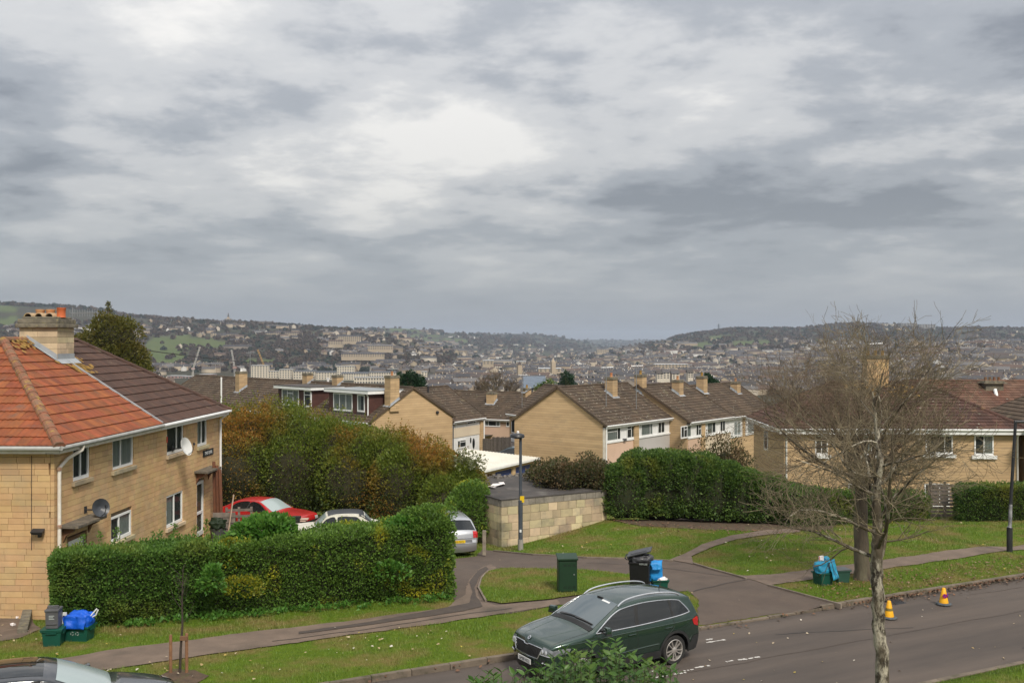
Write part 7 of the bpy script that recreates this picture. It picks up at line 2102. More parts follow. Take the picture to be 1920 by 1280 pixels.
def yard_clutter():
 t = thing("low_wall", "low stone edging wall of the drive next to the stone house", "wall", (0, 0, 0))
 a, b = G(42, 1188), G(58, 1122)
 n = 6
 for k in range(n):
  p, q = a.lerp(b, k / n), a.lerp(b, (k + .96) / n)
  MB().beam(p + Vector((0, 0, -.02)), q + Vector((0, 0, -.02)), .24, .28).build("stone_block", COPING, t, bevel=.02)
 t = thing("timber_sleeper", "brown timber beam lying across the drive below the hoop gate", "timber beam", G(28, 1112))
 MB().box((0, 0, .11), (1.15, .16, .2)).build("beam", WOOD, t, bevel=.012)
 ob = [("broken_slab", "broken grey slab leaning on the timber beam", 22, 1118, (.4, .3, .12), COPING), ("brick", "loose red brick on the drive near the low wall", 40, 1126, (.22, .11, .08), TERRACOTTA), ("brick", "second loose brick lying flat beside the first", 34, 1130, (.2, .1, .06), HIP_TILE)]
 for nm, lab, px, py, s, m in ob:
  o = thing("loose_" + nm if nm == "brick" else nm, lab, "rubble", G(px, py), rnd.uniform(0, 3))
  mm = Matrix.Rotation(rnd.uniform(-.3, .3), 3, "X") @ Matrix.Rotation(rnd.uniform(0, .3), 3, "Y")
  MB().box((0, 0, s[2] * .7), s, mat=mm).build("piece", m, o, bevel=.008)
 q = G(37, 1110); s = q.y / F
 t = thing("hoop_gate", "small rusty iron hoop gate standing against the end wall", "gate", q + Vector((0, .25, 0)))
 r = .14; h = 44 * s
 MB().tube([(-r, 0, -.1), (-r, 0, h - r)] + [(-r * math.cos(a), 0, h - r + r * math.sin(a)) for a in np.linspace(0, math.pi, 9)[1:-1]] + [(r, 0, h - r), (r, 0, -.1)], .022, 8).build("hoop", BLACK_MET, t, smooth=True)
 for x in (-.06, .02, .09): MB().tube([(x, 0, 0), (x, 0, h - .10)], .009, 6).build("bar", BLACK_MET, t)
 for z in (.12, .45): MB().tube([(-r, 0, z), (r, 0, z)], .010, 6).build("rail", BLACK_MET, t)
 t = thing("scrap_heap", "dark heap of scrap wood beside the hoop gate", "scrap heap", G(14, 1106))
 for k in range(9):
  MB().box((rnd.uniform(-.35, .3), rnd.uniform(-.1, .25), .08 + .05 * k * .6), (rnd.uniform(.3, .7), .09, .06), rz=rnd.uniform(-.6, .6)).build("offcut", WOOD_GREY if k % 2 else SOIL, t)
 for k, (px, py) in enumerate(((35, 1152), (33, 1160), (24, 1174), (46, 1186), (8, 1140))):
  o = thing("litter", ["crumpled white paper on the drive, largest of the scraps", "white scrap on the drive just below the largest one", "small white scrap on the drive towards the kerb", "white wrapper at the end of the low wall", "pale scrap on the drive nearest the picture edge"][k], "litter", G(px, py) + Vector((0, 0, .035)), rnd.uniform(0, 3), "scraps on the house drive")
  lump("paper", o, (0, 0, .02), (.07, .05, .03), CARD_WHITE, k + 20, amp=.5)
 M_ = P(448, 965, 38.6); M_.z = ztf(M_.x, M_.y)
 t = thing("pallet", "weathered timber pallet standing on edge in front of the red car", "pallet", M_, R(12))
 zt_ = CZ - (952 - 640) / F * M_.y - M_.z
 for k in range(5):
  z = zt_ - .08 - k * .24
  MB().box((0, 0, z), (1.0, .025, .10)).build("slat", WOOD_GREY, t)
 for x in (-.47, 0, .47): MB().box((x, .06, zt_ - .6), (.09, .09, 1.25)).build("bearer", WOOD_GREY, t)
 p = P(430, 985, 37.6); p.z = ztf(p.x, p.y)
 t = thing("plank", "pale plank leaning upright beside the pallet", "plank", p, R(5))
 ht = CZ - (928 - 640) / F * p.y - p.z
 MB().beam((-.12, 0, 0), (.14, .1, ht), .11, .035).build("board", WOOD_PALE, t)
 p = P(411, 1000, 39.3); p.z = ztf(p.x, p.y)
 t = thing("gate_leaf", "russet timber boards propped against the far corner of the stone house", "timber gate", p, R(-10))
 for k in range(3):
  MB().beam((-.16 + k * .14, 0, 0), (-.26 + k * .13, .06, 3.0 - .15 * k), .13, .03).build("board", DOOR_RED, t)
 p = P(520, 990, 38.2); p.z = ztf(p.x, p.y)
 t = thing("plank_stack", "stack of pale planks lying below the red car bonnet", "planks", p, R(3))
 zt_ = CZ - (971 - 640) / F * p.y - p.z
 for k in range(5):
  MB().box((rnd.uniform(-.15, .15), rnd.uniform(-.05, .05), zt_ - .03 - k * .06), (2.3 - .1 * k, .3, .035), rz=rnd.uniform(-.05, .05)).build("plank", WOOD_PALE if k < 2 else WOOD_GREY, t)
 MB().box((0, 0, (zt_ - .3) / 2), (1.9, .35, zt_ - .32)).build("support", WOOD_GREY, t)
 p = P(425, 985, 38.3); p.z = ztf(p.x, p.y)
 t = thing("timber_crate", "grey board crate standing left of the pallet", "crate", p, R(8))
 zt_ = CZ - (960 - 640) / F * p.y - p.z
 for k in range(5):
  MB().box((-.1, 0, zt_ - .1 - k * .22), (.85, .03, .19)).build("board", WOOD_GREY, t)
 MB().box((-.1, .2, zt_ / 2 - .1), (.8, .36, zt_ - .1)).build("core", PRINT_BLACK, t)
 g = G(908, 1043); s = g.y / F
 t = thing("gate_post", "pale weathered post at the corner of the copse beside the block garage", "post", g)
 MB().box((0, 0, .5), (.13, .12, 46 * s)).build("post", surf("weathered_post", (.26, .22, .17), (.18, .15, .12), 5, rough=.95), t, bevel=.012)
 q = HM @ Vector((11.0, -.9, 0)); 
 t = thing("bay_window_planter", "grey tub with a dark plant by the further front door", "planter", q)
 MB().lathe([(.24, 0), (.30, .5), (.33, .55), (.28, .55)], 14).build("tub", BIN_GREY, t, smooth=True)
 lump("plant", t, (0, 0, .68), (.27, .27, .22), leafmat("tub_leaf", [(.02, .035, .02), (.03, .05, .025)]), 4, amp=.5)
yard_clutter()
def overhead_wire():
 a = P(262, 655, 60); b = P(560, 676, 160)
 t = tag(MB().tube([a.lerp(b, k / 20) + Vector((0, 0, -.5 * math.sin(math.pi * k / 20))) for k in range(21)], .03, 5).build("overhead_cable", PRINT_BLACK), "thin dark overhead cable crossing in front of the far hillside", "cable")
 p = P(415, 735, 60)
 t = thing("vent_pole", "thin white pole standing up behind the brown roof", "pole", (p.x, p.y, P(415, 755, 60).z - 3))
 MB().tube([(0, 0, 0), (0, 0, 3 + (755 - 707) / F * 60)], .05, 6).build("pole", WHITE, t)
 for (px, y0, y1, D, lab) in ((1136.5, 738, 685, 68, "tall thin aerial mast behind the first chimney of the tan gable terrace"), (1193, 735, 682, 70, "thin pale aerial mast between two chimneys of the tan gable terrace"), (469, 700, 658, 92, "spindly aerial above the tall tan chimney near the stone pair"), (1640, 680, 640, 62, "branching aerial on the chimney behind the bare tree"), (979, 740, 700, 88, "thin mast by the small chimney tucked behind the tan gable"), (735, 712, 688, 74, "small aerial on the gable end chimney of the dormer terrace")):
  a = P(px, y0, D); b = P(px, y1, D)
  t = thing("roof_aerial", lab, "aerial", a - Vector((0, 0, 1.2)), 0, "roof aerials")
  hh = b.z - a.z + 1.2
  MB().tube([(0, 0, 0), (0, 0, hh)], .028, 6).build("mast", STEEL, t)
  mb = MB(); mb.tube([(-.35, 0, hh - .15), (.5, 0, hh - .12)], .018, 5)
  for k in range(6): mb.tube([(-.3 + k * .15, 0, hh - .32), (-.3 + k * .15, 0, hh + .04)], .012, 4)
  mb.build("yagi", STEEL, t)
overhead_wire()
# ------------------------------------------------------------------ hedges, shrubs, grass
def unitv(n):
 v = rng.normal(size=(n, 3)); return v / np.linalg.norm(v, axis=1, keepdims=True)
def leaf_mesh(name, Pn, Nn, size, mat, parent=None, width=.55, fold=.25, droop=.0, kind="stuff", up=0.25):
 """many small leaves: a folded four-cornered blade each"""
 n = len(Pn)
 d = Nn * .8 + unitv(n) * .75; d[:, 2] += up - droop
 d /= np.linalg.norm(d, axis=1, keepdims=True)
 s = np.cross(d, unitv(n)); s /= np.maximum(np.linalg.norm(s, axis=1, keepdims=True), 1e-6)
 t = np.cross(d, s)
 L = (size * rng.uniform(.65, 1.35, n))[:, None] if np.isscalar(size) else size[:, None]
 W = L * width * .5
 V = np.empty((n, 4, 3))
 V[:, 0] = Pn; V[:, 1] = Pn + d * L * .5 + s * W + t * W * fold; V[:, 2] = Pn + d * L; V[:, 3] = Pn + d * L * .5 - s * W + t * W * fold
 idx = np.arange(n * 4)
 me = mesh_np(name, V.reshape(-1, 3), 4, idx, mat)
 o = link(name, me, parent)
 if kind: o["kind"] = kind
 return o
def vnoise(Pn, scale, seed=0.0):
 """cheap smooth noise from sines"""
 x, y, z = (Pn * scale).T
 return (np.sin(x * 1.7 + y * 2.3 + seed) + np.sin(y * 1.9 - z * 2.7 + seed * 1.3) + np.sin(z * 2.1 + x * 1.3 - y * .7 + seed * 2.1) + .5 * np.sin(3.9 * x - 3.1 * z + seed) + .5 * np.sin(4.3 * y + 3.7 * z + seed * .7)) / 4
def blob_points(blobs, n, depth=.22, rough=.16, rs=1.1, seed=0.0, box=1.0, inner=.72):
 c = np.array([b[0] for b in blobs], float); r = np.array([b[1] for b in blobs], float)
 area = (r[:, 0] * r[:, 1] + r[:, 0] * r[:, 2] + r[:, 1] * r[:, 2])
 k = rng.choice(len(blobs), size=int(n * 1.7), p=area / area.sum())
 u = unitv(len(k)); u[:, 2] = np.where((u[:, 2] < -.55), -u[:, 2], u[:, 2])
 uu = np.sign(u) * np.abs(u) ** box
 m = np.abs(uu).max(1, keepdims=True) if False else 1
 base = c[k] + uu * r[k]
 f = 1 + rough * vnoise(base, rs, seed) + rough * .5 * vnoise(base, rs * 2.7, seed + 4)
 f *= 1 - depth * rng.random(len(k)) ** 1.6
 p = c[k] + uu * r[k] * f[:, None]
 ok = np.ones(len(p), bool)
 for j in range(len(blobs)):
  q = (p - c[j]) / r[j]
  ins = (np.abs(q) ** (2 / box)).sum(1) < inner ** 2
  ok &= ~(ins & (k != j))
 p, u = p[ok][:n], u[ok][:n]
 return p, u
def core_mesh(name, blobs, mat, parent, k=.80, box=1.0, seed=0.0, rough=.16, rs=1.1):
 V = []; Fc = []; b0 = 0
 bm = bmesh.new(); bmesh.ops.create_icosphere(bm, subdivisions=3, radius=1.0)
 vs = np.array([v.co for v in bm.verts]); fs = np.array([[v.index for v in f.verts] for f in bm.faces]); bm.free()
 for c, r in blobs:
  uu = np.sign(vs) * np.abs(vs) ** box
  base = np.array(c) + uu * np.array(r)
  f = 1 + rough * vnoise(base, rs, seed) + rough * .5 * vnoise(base, rs * 2.7, seed + 4)
  V.append(np.array(c) + uu * np.array(r) * (f * k)[:, None]); Fc.append(fs + b0); b0 += len(vs)
 me = mesh_np(name, np.concatenate(V), 3, np.concatenate(Fc), mat, smooth=True)
 o = link(name, me, parent); o["kind"] = "stuff"
 return o
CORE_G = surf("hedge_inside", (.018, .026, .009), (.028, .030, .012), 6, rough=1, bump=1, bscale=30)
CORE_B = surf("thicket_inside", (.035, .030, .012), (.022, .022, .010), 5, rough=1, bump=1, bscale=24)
PRIVET = leafmat("privet_leaf", [(0.060, 0.133, 0.027), (0.091, 0.183, 0.030), (0.139, 0.248, 0.043), (0.076, 0.161, 0.030)], [(0.115, 0.183, 0.034), (0.190, 0.227, 0.039), (0.128, 0.216, 0.039)], .7, (.5, .66))
PRIVET2 = leafmat("mixed_hedge_leaf", [(0.072, 0.144, 0.028), (0.110, 0.198, 0.032), (0.163, 0.278, 0.041), (0.093, 0.167, 0.032)], [(0.273, 0.348, 0.034), (0.547, 0.464, 0.034), (0.163, 0.255, 0.038)], .9, (.56, .66))
LAUREL = leafmat("dark_laurel_leaf", [(0.046, 0.094, 0.022), (0.072, 0.138, 0.028), (0.137, 0.215, 0.039), (0.059, 0.110, 0.024)], [(0.162, 0.205, 0.034), (0.242, 0.235, 0.043)], .6, (.54, .68))
AUTUMN = leafmat("autumn_leaf", [(0.115, 0.168, 0.022), (0.164, 0.210, 0.025), (0.083, 0.132, 0.019), (0.202, 0.225, 0.031)], [(0.299, 0.140, 0.027), (0.377, 0.204, 0.034), (0.222, 0.107, 0.027), (0.194, 0.193, 0.031)], .36, (.47, .63))
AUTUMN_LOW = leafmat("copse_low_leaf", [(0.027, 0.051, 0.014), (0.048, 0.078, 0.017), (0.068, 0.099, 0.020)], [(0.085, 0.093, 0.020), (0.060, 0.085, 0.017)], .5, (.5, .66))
BRIGHT = leafmat("bright_leaf", [(0.058, 0.156, 0.021), (0.085, 0.215, 0.029), (0.130, 0.260, 0.039)])
YELLOW = leafmat("yellow_leaf", [(.30, .28, .012), (.20, .22, .015), (.13, .17, .018), (.36, .30, .02)])
BRAMBLE = leafmat("bramble_leaf", [(.12, .085, .045), (.075, .085, .028), (.05, .068, .020), (.15, .10, .055), (.06, .075, .024)], [(.19, .12, .065), (.14, .085, .045), (.08, .08, .03)], .8, (.5, .62))
OLIVE = leafmat("olive_needle", [(0.084, 0.092, 0.020), (0.119, 0.119, 0.024), (0.161, 0.147, 0.031), (0.063, 0.073, 0.017)], [(0.168, 0.119, 0.028), (0.126, 0.112, 0.025)], .6, (.52, .66))
CONIFER = leafmat("conifer_leaf", [(0.012, 0.038, 0.017), (0.019, 0.054, 0.022), (0.026, 0.067, 0.024)])
PALE = leafmat("pale_leaf", [(.10, .13, .03), (.16, .17, .06), (.30, .30, .20), (.07, .10, .02)])
def box_hedge(name, label, A, B, depth, hA, hB, mat, core, n, leaf=.065, group=None, bulge=.16, tw=0, seed=0.0, cat="hedge", rough=.10):
 """a clipped hedge from A to B along its foot, growing DEPTH away from the camera"""
 A = Vector((A.x, A.y)); B = Vector((B.x, B.y)); d = B - A; L = d.length; d.normalize(); nn = Vector((-d.y, d.x))
 t = thing(name, label, cat, (A.x, A.y, ztf(A.x, A.y)), 0, group)
 o = np.array([A.x, A.y, 0])
 def place(u, v, h):
  """u along, v across, h 0..1 of the height"""
  x = A.x + d.x * u + nn.x * v; y = A.y + d.y * u + nn.y * v
  H = hA + (hB - hA) * u / L
  z = zt(x, y) + h * H
  return np.c_[x, y, z]
 fa, ta, ea = L * (hA + hB) / 2, L * depth, depth * (hA + hB) / 2
 tot = fa * 1.0 + ta * 1.0 + 2 * ea + fa * .35
 P_, N_ = [], []
 for kind, ar in (("f", fa), ("t", ta), ("l", ea), ("r", ea), ("b", fa * .35)):
  m = int(n * ar / tot)
  a, b = rng.random(m), rng.random(m)
  dp = rng.random(m) ** 1.7 * .24 - .05
  if kind == "f": p = place(a * L, dp, b); nv = np.array([-nn.x, -nn.y, .1])
  if kind == "b": p = place(a * L, depth - dp, .5 + b * .5); nv = np.array([nn.x, nn.y, .1])
  if kind == "t": p = place(a * L, b * depth, 1 - dp / ((hA + hB) / 2)); nv = np.array([0, 0, 1.0])
  if kind == "l": p = place(dp, a * depth, b); nv = np.array([-d.x, -d.y, .1])
  if kind == "r": p = place(L - dp, a * depth, b); nv = np.array([d.x, d.y, .1])
  bul = bulge * (vnoise(p, 1.1, seed) * .6 + vnoise(p, 2.9, seed + 2) * .4 + vnoise(p, 7.5, seed + 5) * .22)
  p = p + nv[None, :] * bul[:, None]
  if kind == "t": p[:, 2] += np.maximum(0, rng.normal(0, .05, m))
  P_.append(p); N_.append(np.repeat(nv[None, :], m, 0))
 p = np.concatenate(P_); nv = np.concatenate(N_)
 p -= np.array([t.location.x, t.location.y, t.location.z])
 leaf_mesh("foliage", p, nv, leaf, mat, t)
 V = []; Fc = []; nu, nv_ = max(6, int(L / .35)), 6
 prof = [(.16, .0), (.16, .5), (.18, .90), (depth / 2, .955), (depth - .18, .9), (depth - .14, .0)]
 for i in range(nu + 1):
  u = .12 + (L - .24) * i / nu
  for v, h in prof:
   q = place(np.array([u]), np.array([v]), np.array([h]))[0]
   w = bulge * (vnoise(q[None, :], 1.1, seed)[0] * .7)
   V.append((q[0] - nn.x * w * .8 - t.location.x, q[1] - nn.y * w * .8 - t.location.y, q[2] + (w * .5 if h > .8 else 0) - t.location.z))
 m = len(prof)
 for i in range(nu):
  for j in range(m - 1): k = i * m + j; Fc.append((k, k + 1, k + m + 1, k + m))
 Fc.append(tuple(range(m))); Fc.append(tuple(range(nu * m, nu * m + m)))
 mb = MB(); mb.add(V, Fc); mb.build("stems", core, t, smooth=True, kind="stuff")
 return t, place, L
def shrub(name, label, blobs, n, leaf, mat, core, group=None, depth=.25, rough=.16, rs=1.1, box=1.0, cat="shrub", seed=0.0, k=.80, corek=True, extra=None, width=.55):
 c0 = Vector(blobs[0][0]); loc = Vector((c0.x, c0.y, ztf(c0.x, c0.y)))
 t = thing(name, label, cat, loc, 0, group)
 bl = [(np.array(c) - np.array(loc), r) for c, r in blobs]
 p, u = blob_points(bl, n, depth, rough, rs, seed, box)
 leaf_mesh("foliage", p, u, leaf, mat, t, width=width)
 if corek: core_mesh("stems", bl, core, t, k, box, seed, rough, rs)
 return t, bl
def col(px, top, D, rx, ry=None, base=None, bot=None):
 """an upright blob whose top shows at that pixel"""
 x = (px - 960) / F * D
 zt_ = CZ - (top - 640) / F * D
 zb = ztf(x, D) - .1 if bot is None else CZ - (bot - 640) / F * D
 return ((x, D, (zt_ + zb) / 2), (rx, ry or rx, (zt_ - zb) / 2))
def hedges():
 A, B, C_ = G(98, 1182), G(392, 1156), G(846, 1120)
 h1, pl, L = box_hedge("privet_hedge", "dense clipped dark green privet hedge in front of the stone house", A, B, 1.5, 1.82, 1.84, PRIVET, CORE_G, 36000, .078, seed=1.0, bulge=.22)
 h2, pl2, L2 = box_hedge("mixed_hedge", "clipped mixed hedge flecked with yellow leaves, hiding the old cars", G(394, 1156), C_, 1.5, 1.80, 2.06, PRIVET2, CORE_G, 46000, .078, seed=3.0, bulge=.24)
 def tuft(parent, place_, L_, spots, mat, name="shoots", leaf=.07, n=70):
  P_, N_ = [], []
  for (u, v, h, rx, hh) in spots:
   q = place_(np.array([u]), np.array([v]), np.array([h]))[0]
   m = int(n * (hh / .5))
   a = rng.random(m)
   p = np.c_[q[0] + rng.normal(0, rx, m) * (1 - a * .75), q[1] + rng.normal(0, rx, m) * (1 - a * .75), q[2] + a * hh - .1]
   P_.append(p); N_.append(np.repeat(np.array([[0, 0, .6]]), m, 0))
  p = np.concatenate(P_) - np.array(parent.location)
  leaf_mesh(name, p, np.concatenate(N_), leaf, mat, parent)
 tuft(h1, pl, L, [(u, rnd.uniform(.9, 1.3), .97, .10, rnd.uniform(.25, .75)) for u in (.7, 1.1, 1.5, 1.9, 2.4, 2.6, 2.9, 3.0, 3.3, 3.5, 3.8)], PRIVET, n=80)
 tuft(h2, pl2, L2, [(rnd.uniform(.3, L2 - .3), rnd.uniform(.1, 1.4), .98, .16, rnd.uniform(.1, .3)) for _ in range(46)], PRIVET2, n=60)
 def clump(label, name, px, py, D, r, n, leaf, mat, cat="plant", k=.7):
  p = P(px, py, D)
  b = [(tuple(p), r)]
  t = thing(name, label, cat, (p.x, p.y, p.z))
  q, u = blob_points([(np.zeros(3), r)], n, .45, .35, 2.2, px * .1)
  leaf_mesh("foliage", q, u, leaf, mat, t)
  return t
 clump("bright green leafy bush swelling over the hedge before the red car", "leafy_bush", 497, 996, 27.4, (.78, .6, .42), 2600, .15, BRIGHT)
 clump("yellow leaved shrub on the hedge top near the far house corner", "yellow_shrub", 432, 1040, 26.6, (.42, .35, .50), 1500, .075, YELLOW)
 clump("yellow green sprays low in the hedge left of its middle", "yellow_spray", 455, 1105, 25.72, (.55, .16, .32), 700, .07, YELLOW)
 clump("fresh light green sprays at the seam of the two hedges", "green_spray", 398, 1090, 25.25, (.26, .16, .42), 420, .12, BRIGHT)
 clump("small pale leaved sprays in the face of the mixed hedge, farther end", "green_spray", 735, 1072, 27.0, (.5, .14, .36), 300, .11, BRIGHT)
 clump("tufted tall growth on the hedge corner next to the silver car", "hedge_top", 800, 975, 28.0, (.75, .55, .42), 2600, .08, PRIVET2)
 clump("leafy mound on the hedge top near its farther end", "hedge_top", 762, 985, 27.9, (.6, .5, .30), 1600, .09, BRIGHT)
 P_ = []; N_ = []
 for _ in range(60):
  f = rnd.random(); px = 110 + f * 735; py = 1183 - f * 60
  g = G(px, py + rnd.uniform(-2, 6)); m = 26
  P_.append(np.c_[g.x + rng.normal(0, .10, m), g.y + rng.normal(0, .08, m), g.z + .02 + rng.random(m) * .12]); N_.append(np.repeat([[0, -.2, .5]], m, 0))
 o = leaf_mesh("weeds", np.concatenate(P_), np.concatenate(N_), .10, BRIGHT); tag(o, "low weeds along the foot of the clipped hedges", "weeds")
 cols = [[(425, 764, 46.5, 1.7, 1.9), (478, 754, 47, 1.8, 2.0), (445, 800, 45.2, 1.5, 1.5)], [(530, 758, 47, 1.7, 2.0), (580, 768, 46.5, 1.8, 2.0), (552, 812, 45.4, 1.6, 1.5)],
   [(632, 780, 46, 1.7, 2.0), (684, 797, 45.5, 1.7, 1.9), (655, 830, 44.4, 1.5, 1.4)], [(735, 808, 45, 1.6, 1.8), (782, 828, 44, 1.5, 1.6), (750, 850, 43.4, 1.4, 1.3)],
   [(828, 846, 43.2, 1.3, 1.4), (862, 868, 42.4, 1.2, 1.3), (838, 890, 41.8, 1.2, 1.1)], [(886, 900, 40.6, .85, 1.0), (868, 925, 40.2, .8, .8)]]
 labs = ["olive green bush of the copse beside the stone house corner", "green and ochre bush of the copse behind the red car", "rust tinged bush of the copse below the dormers", "russet topped bush of the copse in front of the tan gable",
   "bronze green bush of the copse beside the white garage roof", "dark green clipped end of the copse next to the block garage"]
 for k, (cs, lb) in enumerate(zip(cols, labs)):
  bl = [col(*c) for c in cs]
  t, b2 = shrub("copse_bush", lb, bl, 17000 if k < 5 else 8000, .105, AUTUMN if k < 5 else PRIVET2, CORE_B, "bushes of the autumn copse", depth=.30, rough=.20, rs=.95, box=.85, seed=k * 1.7, k=.74)
  if k < 5:
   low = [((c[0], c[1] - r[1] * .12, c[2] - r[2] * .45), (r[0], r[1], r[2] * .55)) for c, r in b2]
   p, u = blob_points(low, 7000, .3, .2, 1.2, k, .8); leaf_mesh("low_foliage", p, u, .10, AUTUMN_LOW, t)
   P_ = []; N_ = []
   for _ in range(70):
    c, r = b2[rnd.randrange(2)]
    a = rnd.uniform(0, 6.28); q = rnd.uniform(0, .8); m = 12; hh = rnd.uniform(.25, .7)
    bx, by = c[0] + math.cos(a) * r[0] * q, c[1] + math.sin(a) * r[1] * q; bz = c[2] + r[2] * math.sqrt(1 - q * q) * .97
    tt = np.linspace(0, 1, m); dx, dy = rnd.gauss(0, .25), rnd.gauss(0, .2)
    P_.append(np.c_[bx + dx * tt, by + dy * tt, bz + hh * tt]); N_.append(np.repeat([[0, 0, .4]], m, 0))
   leaf_mesh("whips", np.concatenate(P_), np.concatenate(N_), .09, AUTUMN, t)
 shrub("pale_shrub", "pale variegated sprigs standing up in front of the white garage roof", [col(872, 846, 42.0, .55, .5, bot=885), col(893, 858, 41.8, .45, .4, bot=890)], 420, .13, PALE, CORE_G, depth=.9, rough=.5, rs=2.5, corek=False)
 shrub("bramble_thicket", "brown and green bramble thicket spilling over the block garage wall", [col(1010, 872, 47.5, 1.0, 1.0), col(1050, 858, 48, 1.2, 1.1), col(1098, 858, 47, 1.2, 1.1), col(1132, 868, 44.3, 1.2, 1.2), col(1112, 868, 42.7, 1.0, .95, bot=932), col(1142, 880, 42.1, .8, .8, bot=955), col(1085, 870, 43.2, 1.0, .9, bot=925), col(1036, 870, 43.0, .9, .9, bot=922), col(1062, 866, 42.4, .9, .9, bot=927), col(1012, 876, 44.6, .7, .7, bot=905), col(1068, 880, 43.9, .9, .8, bot=920), col(1095, 890, 43.0, .7, .6, bot=928), col(1142, 890, 42.4, .8, .8, bot=965), col(1075, 872, 46.4, 1.2, 1.0)],
   32000, .115, BRAMBLE, CORE_B, depth=.45, rough=.3, rs=1.6, seed=2.0, k=.66)
 bl = [col(1172, 868, 42.2, 1.0, 1.2), col(1208, 846, 42.6, 1.25, 1.4), col(1252, 844, 42.6, 1.3, 1.4), col(1300, 850, 42.4, 1.2, 1.4), col(1342, 866, 42.2, 1.2, 1.4), col(1386, 880, 42.0, 1.15, 1.3), col(1430, 888, 41.8, 1.1, 1.2), col(1474, 906, 41.6, 1.05, 1.1)]
 shrub("laurel_hedge", "big billowing dark green hedge behind the far lawn", bl, 52000, .105, LAUREL, CORE_G, depth=.16, rough=.10, rs=1.5, box=.62, cat="hedge", seed=5.0, k=.86)
 box_hedge("low_hedge", "lower green hedge running behind the bare trees", G(1490, 989), G(1742, 975), 1.4, 1.5, 1.05, LAUREL, CORE_G, 13000, .095, "hedges at the back of the far lawn", bulge=.22, seed=7.0)
 box_hedge("low_hedge", "clipped green hedge beyond the slat fence, at the black lamp post", G(1803, 978), G(1990, 974), 1.3, 1.42, 1.42, LAUREL, CORE_G, 12000, .09, "hedges at the back of the far lawn", bulge=.14, seed=8.0)
 shrub("round_bush", "small rounded yellow green bush left of the slat fence", [col(1706, 928, 44.5, .75, .7)], 2600, .08, PRIVET, CORE_G, depth=.2, seed=3)
 shrub("bronze_shrub", "loose bronze shrub in front of the stepped terrace windows", [col(1330, 822, 52, 1.1, 1.0), col(1362, 818, 52, 1.1, 1.0), col(1300, 838, 51, 1.0, .9), col(1385, 836, 51, .9, .9)], 7500, .11, BRAMBLE, CORE_B, depth=.6, rough=.35, rs=1.6, seed=9, k=.55)
 def olive_tree():
  D = 58
  bl = [col(208, 592, D, 1.7, 1.5, bot=690), col(188, 640, D, 1.7, 1.5, bot=700), col(232, 640, D, 1.5, 1.5, bot=705), col(160, 628, D + 1, 1.2, 1.2, bot=700), col(250, 672, D, 1.0, 1.0, bot=720), col(208, 640, D, 2.2, 1.9, bot=760)]
  t, b2 = shrub("evergreen_tree", "olive green bushy tree with a bare spire behind the brown roof", bl, 16000, .15, OLIVE, CORE_B, depth=.35, rough=.25, rs=1.3, cat="tree", seed=4, k=.7)
  base = Vector((0, 0, 0)); top = P(203, 566, D) - t.location
  tk = MB(); tk.tube([(0, 0, -1), (.05, 0, 3), (top.x * .8, top.y, top.z - 1.5), (top.x, top.y, top.z)], [.22, .16, .06, .01], 8); tk.build("trunk", WOOD_GREY, t)
  tw = MB()
  for k in range(40):
   f = rnd.uniform(.0, 1); z = top.z - 1.5 * f; a = rnd.uniform(0, 6.28); l = .12 + .5 * f
   tw.tube([(top.x, top.y, z), (top.x + math.cos(a) * l * .6, top.y + math.sin(a) * l * .6, z + l * .3), (top.x + math.cos(a) * l, top.y + math.sin(a) * l, z + l * .75)], [.012, .009, .004], 4)
  tw.build("crown_twigs", surf("pale_twig", (.12, .10, .07), None, 8), t, kind="stuff")
  n = 500; pz = rng.random(n); an = rng.random(n) * 6.28; rr = rng.random(n) * (.1 + .5 * pz)
  p = np.c_[top.x + np.cos(an) * rr, top.y + np.sin(an) * rr, top.z - 1.6 * pz]
  leaf_mesh("spire_foliage", p, unitv(n), .11, OLIVE, t)
 olive_tree()
 for (lab, cs, D, mat, n, lf) in (("dark green conifer trio behind the tan gable of the dormer terrace", [(752, 700, .9), (768, 697, 1.0), (783, 706, .9), (775, 715, 1.3)], 105, CONIFER, 3600, .26), ("dark conifer behind the last chimneys of the tan gable terrace", [(1325, 703, 1.2), (1338, 716, 1.3)], 110, CONIFER, 2600, .26),
         ("rounded dark evergreen above the ridge left of the tan gable", [(1063, 700, 1.5)], 170, CONIFER, 1500, .34), ("dark bushy evergreen left of the slate roof", [(1028, 711, 1.8), (1018, 716, 1.6)], 175, LAUREL, 1600, .34), ("green bush tip showing between two chimneys of the tan gable terrace", [(1216, 722, 1.4)], 120, PRIVET, 900, .26)):
  shrub("evergreen_tree", lab, [col(px, ty, D, r, r, bot=ty + 70) for px, ty, r in cs], n, lf, mat, CORE_G, depth=.35, rough=.3, rs=1.0, cat="tree", seed=D * .1, k=.75)
hedges()
